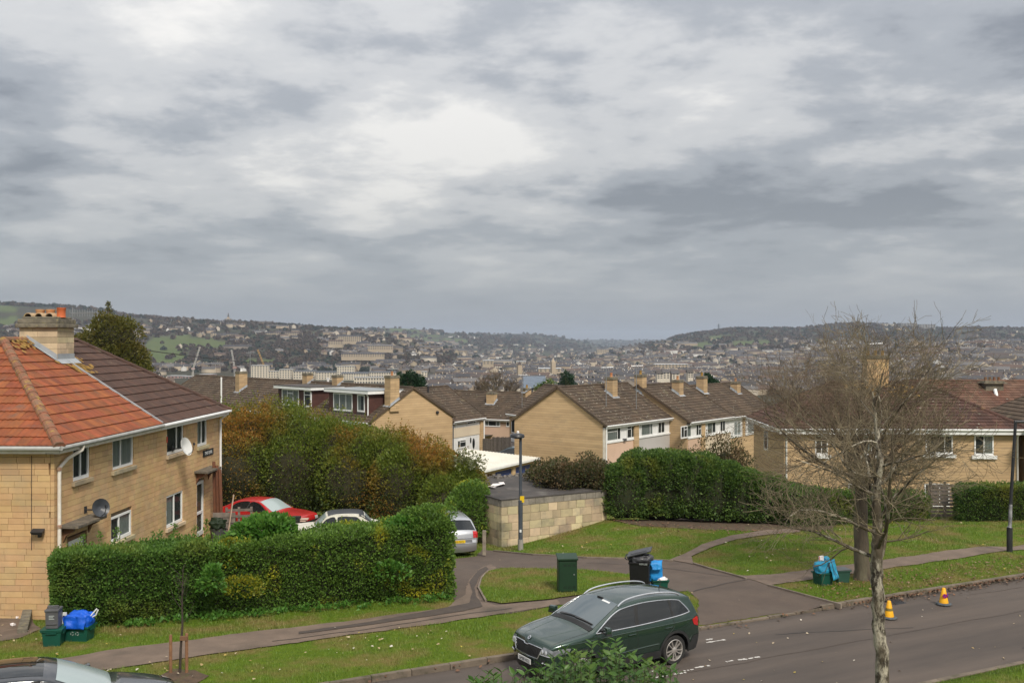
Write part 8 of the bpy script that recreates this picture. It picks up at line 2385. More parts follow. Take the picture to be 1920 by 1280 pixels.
# ------------------------------------------------------------------ bare trees
def twig_mesh(name, lines, mat, parent, sides_of):
 """lines: list of (points (n,3), radii (n,)) drawn as thin tubes"""
 Vs = []; Is = []; b = 0
 for pts, rad in lines:
  pts = np.asarray(pts); n = len(pts); s = sides_of(rad[0])
  d = np.gradient(pts, axis=0); d /= np.maximum(np.linalg.norm(d, axis=1, keepdims=True), 1e-9)
  ref = np.array([.31, .27, .91]) if abs(d[0, 2]) < .85 else np.array([1.0, .1, 0])
  a = np.cross(d, ref); a /= np.maximum(np.linalg.norm(a, axis=1, keepdims=True), 1e-9); c = np.cross(d, a)
  ang = np.arange(s) * 2 * math.pi / s
  ring = pts[:, None, :] + (a[:, None, :] * np.cos(ang)[None, :, None] + c[:, None, :] * np.sin(ang)[None, :, None]) * np.asarray(rad)[:, None, None]
  Vs.append(ring.reshape(-1, 3))
  i = np.arange(n - 1)[:, None] * s + np.arange(s)[None, :]; j = np.arange(n - 1)[:, None] * s + (np.arange(s)[None, :] + 1) % s
  Is.append((np.stack((i, j, j + s, i + s), -1).reshape(-1, 4) + b)); b += n * s
 me = mesh_np(name, np.concatenate(Vs), 4, np.concatenate(Is), mat, smooth=True)
 return link(name, me, parent)
def grow(p, d, L, r, lvl, spec, out, rr):
 sp = spec[lvl]
 n = sp["seg"]; pts = [p]; rad = [r]; dd = np.array(d, float)
 for i in range(n):
  w = rr.normal(size=3) * sp["wob"]
  dd = dd + w + np.array([0, 0, sp["up"]]); dd /= np.linalg.norm(dd)
  p = p + dd * L / n
  pts.append(p); rad.append(max(r * (1 - (1 - sp["tap"]) * (i + 1) / n), spec[-1].get("rmin", .003)))
 out[lvl].append((np.array(pts), np.array(rad)))
 if lvl + 1 >= len(spec): return
 nx = spec[lvl + 1]
 k = max(1, int(round(nx["n"] * rr.uniform(.75, 1.25))))
 for j in range(k):
  t = sp["t0"] + (1 - sp["t0"]) * (j + rr.uniform(.1, .9)) / k
  f = t * n; i = min(int(f), n - 1); q = pts[i] + (pts[i + 1] - pts[i]) * (f - i)
  ax = pts[i + 1] - pts[i]; ax = ax / np.linalg.norm(ax)
  o = np.cross(ax, rr.normal(size=3)); o /= np.linalg.norm(o)
  a = rr.uniform(*nx["ang"])
  nd = ax * math.cos(a) + o * math.sin(a)
  grow(q, nd, nx["L"] * rr.uniform(.6, 1.25) * (1 - nx.get("short", .35) * t), rad[i] * nx["rk"], lvl + 1, spec, out, rr)
def bare_tree(name, label, base, trunk_pts, trunk_r, spec, bark, twig, seed, group=None, split=2, dirs=None, start=0.55, levels=None):
 t = thing(name, label, "tree", base, 0, group)
 rr = np.random.default_rng(seed)
 out = {i: [] for i in range(len(spec))}
 tp = [np.array(q, float) for q in trunk_pts]
 m = []
 for i in range(len(tp) - 1):
  for f in np.linspace(0, 1, 5, endpoint=False): m.append(tp[i] * (1 - f) + tp[i + 1] * f + rr.normal(size=3) * .007)
 m.append(tp[-1]); rads = np.interp(np.linspace(0, 1, len(m)), np.linspace(0, 1, len(trunk_r)), trunk_r)
 out[0].append((np.array(m), rads))
 k = spec[1]["n"]
 for j in range(k):
  t_ = start + (1 - start) * (j + .5) / k
  f = t_ * (len(m) - 1); i = min(int(f), len(m) - 2); q = m[i] + (m[i + 1] - m[i]) * (f - i)
  a = j * 2.4 + rr.uniform(-.4, .4); ti = rr.uniform(*spec[1]["ang"])
  d = np.array([math.cos(a) * math.sin(ti), math.sin(a) * math.sin(ti), math.cos(ti)])
  grow(q, d, spec[1]["L"] * rr.uniform(.8, 1.15) * (1 - spec[1].get("short", .3) * (t_ - start) / (1 - start)), rads[i] * spec[1]["rk"], 1, spec, out, rr)
 sides = lambda r: 10 if r > .06 else 6 if r > .02 else 4 if r > .009 else 3
 twig_mesh("trunk", out[0], bark, t, sides)
 for (pts, rad) in out[1]:
  twig_mesh("limb", [(pts, rad)], bark, t, sides)
 rest = [l for i in range(2, len(spec)) for l in out[i]]
 o = twig_mesh("crown", rest, twig, t, sides); o["kind"] = "stuff"
 return t, out
def birch_bark():
 m, t, out = new_mat("lichened_bark"); L = t.links.new
 b = N(t, "ShaderNodeBsdfPrincipled"); b.inputs["Roughness"].default_value = .9; b.inputs["Specular IOR Level"].default_value = .2
 col_, vec, geo = tinted(t, (.42, .38, .30), (.045, .036, .028), 11, detail=8, rough=.7, lo=.44, hi=.56, stretch=(1, 1, .45), c3=(.10, .08, .055), s3=2.2, f3=(.46, .58))
 L(col_, b.inputs["Base Color"])
 nz = N(t, "ShaderNodeTexNoise"); nz.inputs["Scale"].default_value = 26; nz.inputs["Detail"].default_value = 6; L(vec, nz.inputs["Vector"])
 bp = N(t, "ShaderNodeBump"); bp.inputs["Strength"].default_value = .9; bp.inputs["Distance"].default_value = .02; L(nz.outputs["Fac"], bp.inputs["Height"]); L(bp.outputs[0], b.inputs["Normal"])
 L(b.outputs[0], out.inputs[0]); return m
BARK_L = birch_bark()
BARK_D = surf("rough_bark", (.095, .075, .052), (.045, .036, .027), 7, rough=.95, bump=.9, bscale=22, stretch=(1, 1, .3), c3=(.13, .115, .075), s3=2, f3=(.5, .65))
TWIG_L = surf("lichen_twig", (.23, .19, .12), (.12, .095, .062), 6, rough=.9, island=.3)
TWIG_R = surf("reddish_twig", (.155, .118, .074), (.098, .070, .046), 2, rough=.9, island=.3)
def trees():
 g = G(1618, 1086)
 spec = [dict(seg=8, wob=.03, up=0, tap=.6, t0=.5), dict(n=16, L=3.9, ang=(.4, 1.38), rk=.42, seg=10, wob=.10, up=.022, tap=.22, t0=.18, short=.38), dict(n=11, L=2.0, ang=(.4, .95), rk=.46, seg=6, wob=.14, up=.035, tap=.3, t0=.12),
   dict(n=9, L=1.0, ang=(.35, .9), rk=.55, seg=4, wob=.16, up=.06, tap=.4, t0=.1), dict(n=5, L=.5, ang=(.3, .8), rk=.6, seg=3, wob=.16, up=.08, tap=.5, t0=.1, rmin=.003)]
 t, out = bare_tree("street_tree", "stout bare street tree on the far verge with a wide twiggy crown", g, [(0, 0, -.2), (-.03, 0, .3), (-.05, .05, 1.6), (-.05, 0, 2.8), (-.15, .08, 3.6), (-.2, .1, 4.4)], [.30, .23, .20, .17, .11, .045], spec, BARK_D, TWIG_R, 4, start=.50)
 D = 13.0
 b = P(1652, 1280, D); b.z = ztf(b.x, b.y)
 tz = lambda y: CZ - (y - 640) / F * D - b.z
 tx = lambda x: (x - 960) / F * D - b.x
 spec = [dict(seg=8, wob=.03, up=0, tap=.6, t0=.5), dict(n=17, L=1.9, ang=(.6, 1.45), rk=.38, seg=9, wob=.14, up=.03, tap=.25, t0=.15, short=.5), dict(n=9, L=.95, ang=(.4, 1.0), rk=.5, seg=6, wob=.18, up=.035, tap=.35, t0=.12),
   dict(n=7, L=.50, ang=(.35, .95), rk=.6, seg=4, wob=.2, up=.04, tap=.5, t0=.1), dict(n=3, L=.26, ang=(.3, .9), rk=.7, seg=3, wob=.2, up=.04, tap=.6, t0=.1, rmin=.0024)]
 t, out = bare_tree("slender_tree", "slender tree with a pale lichen blotched trunk rising from the bottom edge", b, [(0, 0, -.1), (tx(1655), 0, tz(1262)), (tx(1650), .01, tz(1190)), (tx(1645), 0, tz(1100)), (tx(1643), .01, tz(1050)), (tx(1646), 0, tz(1000)), (tx(1645), .04, tz(930)), (tx(1650), 0, tz(870)), (tx(1645), .05, tz(800)), (tx(1638), .05, tz(735))],
      [.092, .088, .082, .078, .078, .066, .055, .042, .026, .010], spec, BARK_L, TWIG_L, 20, start=.40)
 for (px, py, D, h, lab, sd) in ((925, 737, 150, 5.0, "reddish bare tree with pale limbs beyond the rear terrace ridge", 3), (898, 737, 160, 3.8, "smaller bare tree beside the reddish one beyond the rear terrace", 5), (955, 737, 165, 4.0, "bare tree at the slate roof end of the rear terrace", 6)):
  bb = P(px, py + 30, D)
  spec = [dict(seg=6, wob=.03, up=0, tap=.6, t0=.4), dict(n=9, L=h * .62, ang=(.3, .9), rk=.5, seg=6, wob=.1, up=.06, tap=.25, t0=.2), dict(n=9, L=h * .30, ang=(.4, .9), rk=.5, seg=4, wob=.15, up=.06, tap=.3, t0=.1), dict(n=7, L=h * .15, ang=(.3, .9), rk=.6, seg=3, wob=.15, up=.06, tap=.5, t0=.1, rmin=.016)]
  bare_tree("bare_tree", lab, bb, [(0, 0, -3), (0, 0, 1.6), (.1, 0, h * .75)], [.26, .2, .06], spec, TWIG_L, TWIG_R, sd, "bare trees beyond the rear terrace", start=.5)
trees()
def trees_behind():
 """the same kind of tree stands on our own side of the street, out of the picture"""
 src = bpy.data.objects["street_tree"]
 for k, (x, y, s) in enumerate(((-9.5, -3.5, 1.35), (4.0, -8.0, 1.5), (13.5, -1.5, 1.3))):
  c = src.copy(); COL.objects.link(c); c.location = (x, y, .1); c.rotation_euler = (0, 0, 1.3 * k + .5); c.scale = (s, s, s)
  c["label"] = ("bare tree on the near side of the street behind the dark hatchback", "bare tree on the near side of the street opposite the parked green car", "bare tree on the near side of the street opposite the cones")[k]
  c["group"] = "bare trees on the near side of the street"
  for ch in src.children:
   d = ch.copy(); COL.objects.link(d); d.parent = c
trees_behind()
# ------------------------------------------------------------------ grass and fallen leaves
GRASS = leafmat("grass_blade", [(0.112, 0.198, 0.021), (0.151, 0.236, 0.025), (0.079, 0.153, 0.018), (0.199, 0.229, 0.039)], [(0.225, 0.203, 0.056), (0.265, 0.217, 0.075), (0.159, 0.178, 0.039)], .7, (.44, .62), trans=.25)
def grass():
 hard = [[(p.x, p.y) for p in (G(*q) for q in poly)] for poly in (ACCESS, LEFT_PAVE, RIGHT_PAVE, FOOTPATH, YARD, SAPLING_SOIL, HEDGE_SOIL)]
 isl = [(p.x, p.y) for p in (G(*q) for q in ISLAND)]
 n = 420000
 px = rng.uniform(-40, 1960, n); D = rng.uniform(19, 47, n)
 x = (px - 960) / F * D; y = D
 a, s = AS(x, y)
 ok = ((s > .16) | (s < -5.56)) & (s < 24)
 inl = in_poly(x, y, isl)
 bad = np.zeros(n, bool)
 for h in hard: bad |= in_poly(x, y, h)
 ok &= (~bad) | inl
 hx = HMI @ Vector((0, 0, 0))
 lx = (x - HO.x) * math.cos(HRZ) + (y - HO.y) * math.sin(HRZ); ly = -(x - HO.x) * math.sin(HRZ) + (y - HO.y) * math.cos(HRZ)
 ok &= ~((lx > -.05) & (lx < 13.95) & (ly > -.05) & (ly < 8.5))
 x, y, inl = x[ok], y[ok], inl[ok]
 z = zt(x, y) + np.where(inl, .045, 0)
 m = len(x)
 pn = np.c_[x, y, z * 0]
 tall = .030 + .035 * np.clip(.5 + vnoise(pn, .9, 3) + .4 * vnoise(pn, 3.1, 1), 0, 1.4)
 h = tall * rng.uniform(.6, 1.5, m)
 ang = rng.uniform(0, 6.283, m); lean = rng.uniform(.1, .9, m) * h; w = rng.uniform(.004, .009, m) * np.clip(y / 26, .8, 1.6)
 V = np.empty((m, 3, 3)); ca, sa = np.cos(ang), np.sin(ang)
 V[:, 0] = np.c_[x - sa * w, y + ca * w, z - .005]; V[:, 1] = np.c_[x + sa * w, y - ca * w, z - .005]; V[:, 2] = np.c_[x + ca * lean, y + sa * lean, z + h]
 me = mesh_np("grass", V.reshape(-1, 3), 3, np.arange(m * 3), GRASS)
 tag(link("grass", me), "short worn grass on the verges and lawns", "grass", kind="stuff")
 LP = leafmat("fallen_leaf", [(.50, .42, .30), (.34, .24, .10), (.62, .58, .50), (.30, .20, .08), (.42, .33, .05)], trans=.1)
 LB = leafmat("brown_fallen_leaf", [(.14, .065, .035), (.20, .10, .05), (.10, .05, .03), (.26, .17, .10)], trans=.1)
 n = 5200
 px = rng.uniform(-30, 1950, n); D = rng.uniform(20, 44, n); X = (px - 960) / F * D
 a, s = AS(X, D); keep = (s > .2) & (s < 22) & (vnoise(np.c_[X, D, X * 0], .5, 9) + rng.normal(0, .5, n) > .62)
 for h in hard[:4]: keep &= ~in_poly(X, D, h) | (rng.random(n) < .10)
 X, Y = X[keep], D[keep]
 leaf_flat("fallen_leaves", "scattered pale and yellow fallen leaves on the grass", np.c_[X, Y, zt(X, Y) + .06], .075, LP)
 n = 3000
 a = rng.uniform(-6, 40, n); s = -np.abs(rng.normal(0, .28, n)) * rng.uniform(.2, 1, n) + .02
 dens = np.clip((a - 19.5) / 2, .10, 1); keep = rng.random(n) < dens; a, s = a[keep], s[keep]
 x = a * RD.x + (s + S0) * RN.x; y = a * RD.y + (s + S0) * RN.y
 leaf_flat("kerb_leaves", "drift of brown fallen leaves along the far kerb", np.c_[x, y, np.full(len(x), .015) + rng.random(len(x)) * .03 + .03 * (s > -.2)], .085, LB)
 n = 900
 a = rng.uniform(19.8, 32, n); s = rng.uniform(.2, 1.7, n) ** 1.2
 x = a * RD.x + (s + S0) * RN.x; y = a * RD.y + (s + S0) * RN.y
 leaf_flat("verge_leaves", "brown leaf litter on the verge above the yellow cones", np.c_[x, y, zt(x, y) + .05], .075, LB)
 n = 1400
 f = rng.random(n); px = 1150 + f * 400; py = 978 + 18 * np.sin(f * 2.2) + rng.normal(0, 4, n)
 q = [G(a_, b_) for a_, b_ in zip(px[:220], py[:220])]
 q = np.array([(p.x, p.y, p.z + .04) for p in q])
 leaf_flat("hedge_litter", "leaf litter along the foot of the billowing dark hedge", q, .09, LB)
 n = 160
 a = rng.uniform(0, 34, n); s = rng.uniform(-5, -.4, n)
 x = a * RD.x + (s + S0) * RN.x; y = a * RD.y + (s + S0) * RN.y
 leaf_flat("road_litter", "odd pale leaves and specks lying on the road", np.c_[x, y, 0.05 * (1 - ((s + 2.7) / 2.8) ** 2) - .008], .06, LP)
def leaf_flat(name, label, Pn, size, mat):
 n = len(Pn)
 nz = unitv(n) * .45; nz[:, 2] = 1; nz /= np.linalg.norm(nz, axis=1, keepdims=True)
 d = np.cross(nz, unitv(n)); d /= np.linalg.norm(d, axis=1, keepdims=True); s = np.cross(nz, d)
 L = (size * rng.uniform(.5, 1.4, n))[:, None]; W = L * rng.uniform(.35, .55, n)[:, None]
 V = np.empty((n, 4, 3)); Pn = Pn + nz * .006
 V[:, 0] = Pn - d * L * .5; V[:, 1] = Pn + s * W * .8 + nz * L * .12; V[:, 2] = Pn + d * L * .5; V[:, 3] = Pn - s * W * .8 + nz * L * .1
 V[:, :, 2] = np.maximum(V[:, :, 2], (Pn[:, 2] - .02)[:, None])
 me = mesh_np(name, V.reshape(-1, 3), 4, np.arange(n * 4), mat)
 tag(link(name, me), label, "leaves", kind="stuff")
grass()
def near_shrub():
 """the leafy shrub whose top reaches into the bottom of the picture"""
 D = 11.0
 mat = leafmat("lilac_leaf", [(.045, .105, .022), (.065, .14, .026), (.095, .18, .038), (.055, .12, .03)], [(.10, .17, .035), (.13, .19, .04)], 2.0, (.5, .65), trans=.35, rough=.4)
 c = P(1070, 1290, D)
 t = thing("leafy_shrub", "tall leafy green shrub with pointed leaves at the bottom edge before the parked car", "shrub", (c.x, c.y, ztf(c.x, c.y)))
 loc = np.array(t.location)
 tips = []
 outline = [(888, 1274), (915, 1262), (940, 1258), (965, 1262), (990, 1256), (1015, 1246), (1040, 1232), (1060, 1218), (1085, 1222), (1110, 1205), (1130, 1212), (1155, 1200), (1160, 1215), (1185, 1226), (1210, 1236), (1228, 1244), (1250, 1238), (1245, 1262), (1270, 1262)]
 rr = np.random.default_rng(5)
 for (px, py) in outline:
  tips.append(np.array(P(px, py + 2, D + rr.uniform(-.25, .35))) - loc)
 for _ in range(260):
  px = rr.uniform(885, 1262); top = np.interp(px, [p[0] for p in outline[:-2]], [p[1] for p in outline[:-2]])
  tips.append(np.array(P(px, top + rr.uniform(4, 75), D + rr.uniform(-.7, .9))) - loc)
 lines = []; LP_, LD_ = [], []
 for tp in tips:
  b = np.array([tp[0] * .45 + rr.normal(0, .1), tp[1] * .5 + rr.normal(0, .1), 0.0]); k = 9
  f = np.linspace(0, 1, k)[:, None]
  pts = b * (1 - f) + tp * f + np.sin(f * math.pi) * np.array([tp[0] * .12, tp[1] * .12, .1])
  lines.append((pts, np.linspace(.012, .003, k)))
  d = pts[-1] - pts[-2]; d /= np.linalg.norm(d)
  for j in range(13):
   g = 1 - j * .062 * (.9 / 1.0) * .55
   i = g * (k - 1); i0 = min(int(i), k - 2); q = pts[i0] + (pts[i0 + 1] - pts[i0]) * (i - i0)
   a0 = j * 1.57 + rr.uniform(-.3, .3)
   for s in (0, math.pi):
    a = a0 + s
    v = np.array([math.cos(a), math.sin(a), .35 if j else .9]) + rr.normal(size=3) * .18; v /= np.linalg.norm(v)
    LP_.append(q); LD_.append(v)
 twig_mesh("stems", lines, surf("green_stem", (.07, .085, .035), (.06, .05, .03), 6), t, lambda r: 5)["kind"] = "stuff"
 LP_ = np.array(LP_); LD_ = np.array(LD_)
 prof = [(0, .0), (.18, .30), (.42, .40), (.70, .26), (1.0, .0)]
 vs = [(0, 0, 0)]; mid = []; 
 V = []; 
 for x, w in prof: V += [(x, 0, -.10 * x * x), (x, w * .62, .14 * w - .10 * x * x + .03), (x, -w * .62, .14 * w - .10 * x * x + .03)]
 Fc = []
 for i in range(len(prof) - 1):
  a = 3 * i; b = 3 * i + 3; Fc += [(a, b, b + 1, a + 1), (a, a + 2, b + 2, b)]
 me = bpy.data.meshes.new("leaf"); me.from_pydata(V, [], Fc); me.materials.append(mat); me.polygons.foreach_set("use_smooth", np.ones(len(Fc), bool)); me.update()
 base = np.array(V)
 scr = LP_ + loc
 vis = (640 - F * (scr[:, 2] - CZ) / scr[:, 1] < 1275)
 order = np.argsort(np.where(vis, scr[:, 1], 99))
 rest = []
 for r_, i in enumerate(order):
  d = Vector(LD_[i]); size = rr.uniform(.070, .120)
  z = Vector((0, 0, 1)) + Vector(rr.normal(size=3) * .35)
  y = z.cross(d).normalized(); z = d.cross(y)
  M = Matrix((d, y, z)).transposed().to_4x4() @ Matrix.Diagonal((size, size, size, 1)); M.translation = Vector(LP_[i])
  if r_ < 300:
   o = bpy.data.objects.new("leaf", me); COL.objects.link(o); o.parent = t; o.matrix_basis = M
  else:
   A = np.array(M); rest.append(base @ A[:3, :3].T + A[:3, 3])
 n = len(rest); nb = len(base)
 idx = (np.array(Fc)[None, :, :] + (np.arange(n) * nb)[:, None, None]).reshape(-1)
 o = link("foliage", mesh_np("foliage", np.concatenate(rest), 4, idx, mat, smooth=True), t); o["kind"] = "stuff"
near_shrub()
# ------------------------------------------------------------------ the valley: town, woods, hills
_cols = np.arange(-60, 1982, 4.0)
_dg = np.geomspace(210, 13500, 420)
def _profile():
 X = ((_cols - 960) / F)[:, None] * _dg[None, :]; Y = np.repeat(_dg[None, :], len(_cols), 0)
 Z = zt(X, Y)
 return 640 - F * (Z - CZ) / Y
_yp = _profile()
_ymin = np.minimum.accumulate(_yp, axis=1)
def visible_hits(px, py):
 """depth of the ground seen at these pixels (nan for sky)"""
 i = np.clip(((px + 60) / 4).astype(int), 0, len(_cols) - 1)
 hit = _ymin[i] <= py[:, None]
 k = np.argmax(hit, axis=1)
 D = _dg[k] * rng.uniform(.985, 1.015, len(px))
 return np.where(hit.any(1), D, np.nan)
def wall_far(name, cols, rough=.9):
 m, t, out = new_mat(name); L = t.links.new
 geo = N(t, "ShaderNodeNewGeometry"); oi = N(t, "ShaderNodeObjectInfo")
 ad = N(t, "ShaderNodeMath", operation="ADD"); L(oi.outputs["Random"], ad.inputs[0]); L(geo.outputs["Random Per Island"], ad.inputs[1])
 fr = N(t, "ShaderNodeMath", operation="FRACT"); L(ad.outputs[0], fr.inputs[0])
 r = N(t, "ShaderNodeValToRGB"); c = r.color_ramp; c.interpolation = "CONSTANT"
 c.elements[0].color = rgb(cols[0]); c.elements[0].position = 0; c.elements[1].color = rgb(cols[-1]); c.elements[1].position = 1 - 1 / len(cols)
 for i in range(1, len(cols) - 1): e = c.elements.new(i / len(cols)); e.color = rgb(cols[i])
 L(fr.outputs[0], r.inputs[0])
 nz = N(t, "ShaderNodeTexNoise"); nz.inputs["Scale"].default_value = .9; nz.inputs["Detail"].default_value = 3; L(geo.outputs["Position"], nz.inputs["Vector"])
 mr = N(t, "ShaderNodeMapRange"); mr.inputs["To Min"].default_value = .75; mr.inputs["To Max"].default_value = 1.2; L(nz.outputs["Fac"], mr.inputs["Value"])
 sc1 = N(t, "ShaderNodeVectorMath", operation="SCALE"); L(r.outputs[0], sc1.inputs[0]); L(mr.outputs[0], sc1.inputs["Scale"])
 b = N(t, "ShaderNodeBsdfPrincipled"); b.inputs["Roughness"].default_value = rough; b.inputs["Specular IOR Level"].default_value = .2
 L(sc1.outputs[0], b.inputs["Base Color"]); L(b.outputs[0], out.inputs[0]); return m
FWALL = wall_far("far_wall", [(0.34, 0.28, 0.19), (0.45, 0.37, 0.27), (0.26, 0.21, 0.15), (0.53, 0.47, 0.38), (0.36, 0.29, 0.21), (0.22, 0.17, 0.13), (0.64, 0.62, 0.58), (0.40, 0.31, 0.21), (0.26, 0.22, 0.18), (0.50, 0.42, 0.31)])
FROOF = wall_far("far_roof", [(.065, .062, .064), (.080, .068, .058), (.095, .088, .085), (.055, .052, .054), (.11, .075, .058), (.075, .072, .076), (.14, .132, .128), (.085, .066, .058)])
FWIN = surf("far_window", (.05, .055, .06), (.08, .085, .09), 2, rough=.2)
APT = surf("cream_apartment_wall", (.60, .54, .43), (.54, .48, .38), .05, rough=.8)
APT_DARK = surf("dark_apartment_roof", (.075, .085, .105), (.10, .11, .125), .1, rough=.5)
APT_ROOF = surf("pale_apartment_roof", (.36, .36, .35), (.28, .28, .28), .1, rough=.7)
SHED_W = surf("pale_shed_roof", (.55, .57, .58), (.48, .50, .52), .1, rough=.5)
SITE = surf("building_site_red", (.30, .14, .11), (.42, .33, .30), .15, rough=.9)
def house_geo(w, l, h, rh, chim=True, win=True):
 """walls, roof, stacks and window openings of a small house"""
 Vw = [(-w / 2, -l / 2, -2), (w / 2, -l / 2, -2), (w / 2, l / 2, -2), (-w / 2, l / 2, -2), (-w / 2, -l / 2, h), (w / 2, -l / 2, h), (w / 2, l / 2, h), (-w / 2, l / 2, h), (0, -l / 2, h + rh), (0, l / 2, h + rh)]
 Fw = [(0, 1, 5, 4), (1, 2, 6, 5), (2, 3, 7, 6), (3, 0, 4, 7), (4, 5, 8), (6, 7, 9)]
 e = .35; k = rh / (w / 2)
 Vr = [(-w / 2 - e, -l / 2 - .1, h - e * k + .06), (0, -l / 2 - .1, h + rh + .06), (0, l / 2 + .1, h + rh + .06), (-w / 2 - e, l / 2 + .1, h - e * k + .06), (w / 2 + e, -l / 2 - .1, h - e * k + .06), (w / 2 + e, l / 2 + .1, h - e * k + .06)]
 Fr = [(0, 1, 2, 3), (1, 4, 5, 2)]
 parts = [(Vw, Fw, 0), (Vr, Fr, 1)]
 if chim:
  n = max(1, int(l / 11))
  for j in range(n):
   y = -l / 2 + l * (j + .5) / n; c = .5
   Vc = [(dx * c, y + dy * c, z) for z in (h + rh - .4, h + rh + 1.1) for dx, dy in ((-1, -.6), (1, -.6), (1, .6), (-1, .6))]
   parts.append((Vc, [(4, 5, 6, 7), (0, 1, 5, 4), (1, 2, 6, 5), (2, 3, 7, 6), (3, 0, 4, 7)], 0))
 if win:
  Vx, Fx = [], []
  n = max(2, int(l / 3.2))
  for s in (-1, 1):
   for z in np.arange(1.0, h - 1.2, 2.6):
    for j in range(n):
     y = -l / 2 + l * (j + .5) / n; b = len(Vx); x = s * (w / 2 + .03)
     Vx += [(x, y - .5, z), (x, y + .5, z), (x, y + .5, z + 1.3), (x, y - .5, z + 1.3)]; Fx.append((b, b + 1, b + 2, b + 3))
  for s in (-1, 1):
   for z in np.arange(1.0, h - 1.2, 2.6):
    b = len(Vx); y = s * (l / 2 + .03); Vx += [(-.5, y, z), (.5, y, z), (.5, y, z + 1.3), (-.5, y, z + 1.3)]; Fx.append((b, b + 1, b + 2, b + 3))
  parts.append((Vx, Fx, 2))
 V, Fc, M = [], [], []
 for vs, fs, mi in parts:
  b = len(V); V += vs; Fc += [tuple(b + i for i in f) for f in fs]; M += [mi] * len(fs)
 return np.array(V, float), Fc, M
PROTO = [house_geo(*a) for a in ((8, 9, 5.2, 2.6), (8, 18, 5.2, 2.6), (9, 34, 5.6, 2.8), (10, 13, 6.5, 3.2), (9, 50, 7.5, 2.8), (7.5, 8, 5, 3.4), (11, 26, 9, 3.0))]
PROTO_LO = [house_geo(*a, win=False) for a in ((8, 9, 5.2, 2.6), (8, 18, 5.2, 2.6), (9, 34, 5.6, 2.8), (10, 13, 6.5, 3.2), (9, 50, 7.5, 2.8), (7.5, 8, 5, 3.4), (11, 26, 9, 3.0))]
def ok_houses(px, py, D):
 """chance of a house at this pixel of the photograph"""
 p = np.zeros(len(px))
 valley = (py > 652) & (D > 330)
 p[valley] = .85
 hill = (px < 900) & (py > 602) & (py < 690) & (D > 1200)
 band = .10 + .38 * np.clip(np.sin(py * .55 + px * .018) + .35 * np.sin(px * .05), 0, 1)
 p[hill] = band[hill]
 park = (px < 640) & (py > 640) & (py < 692); p[park] = .02
 trees_ = (px > 600) & (px < 870) & (py > 668) & (py < 690); p[trees_] = .06
 town = (px > 600) & (px < 880) & (py > 622) & (py < 670); p[town] = .62
 mid = (px > 850) & (px < 1560) & (py > 656); p[mid] = .92
 low = (px > 880) & (px < 1150) & (py > 648) & (py <= 660); p[low] = .45
 rs = (px > 1230) & (px < 1560) & (py > 640) & (py <= 660); p[rs] = .42
 rr = (px >= 1500) & (py > 642) & (py < 705); p[rr] = .78
 rt = (px >= 1560) & (py > 618) & (py <= 642); p[rt] = .10
 for pl in PASTURES: p[in_poly(px, py, pl)] = 0
 p[(D > 4600)] *= .25
 return p
WOODY = leafmat("winter_wood", [(0.069, 0.049, 0.035), (0.092, 0.064, 0.044), (0.058, 0.044, 0.030), (0.109, 0.072, 0.048)], [(0.046, 0.044, 0.022), (0.063, 0.053, 0.028), (0.115, 0.065, 0.038)], .012, (.5, .6), trans=.15, rough=.9)
DARKWOOD = leafmat("evergreen_wood", [(0.019, 0.029, 0.015), (0.027, 0.039, 0.019), (0.015, 0.024, 0.013), (0.036, 0.046, 0.022)], trans=.1, rough=.9)
def clump(n, seed):
 r = np.random.default_rng(seed)
 u = r.normal(size=(n, 3)); u /= np.linalg.norm(u, axis=1, keepdims=True); u[:, 2] = np.abs(u[:, 2]) * 1.1 - .25
 c = u * r.uniform(.55, 1.0, n)[:, None]
 d = u + r.normal(size=(n, 3)) * .7; d /= np.linalg.norm(d, axis=1, keepdims=True)
 s = np.cross(d, r.normal(size=(n, 3))); s /= np.linalg.norm(s, axis=1, keepdims=True); t = np.cross(s, d)
 a = r.uniform(.22, .42, n)[:, None]
 V = np.stack((c - s * a - t * a * .8, c + s * a - t * a, c + s * a * .9 + t * a, c - s * a + t * a * .8), 1)
 return V.reshape(-1, 3)
CLUMPS = [clump(46, s) for s in range(8)]; CLUMP_LO = [clump(22, 40 + s) for s in range(6)]
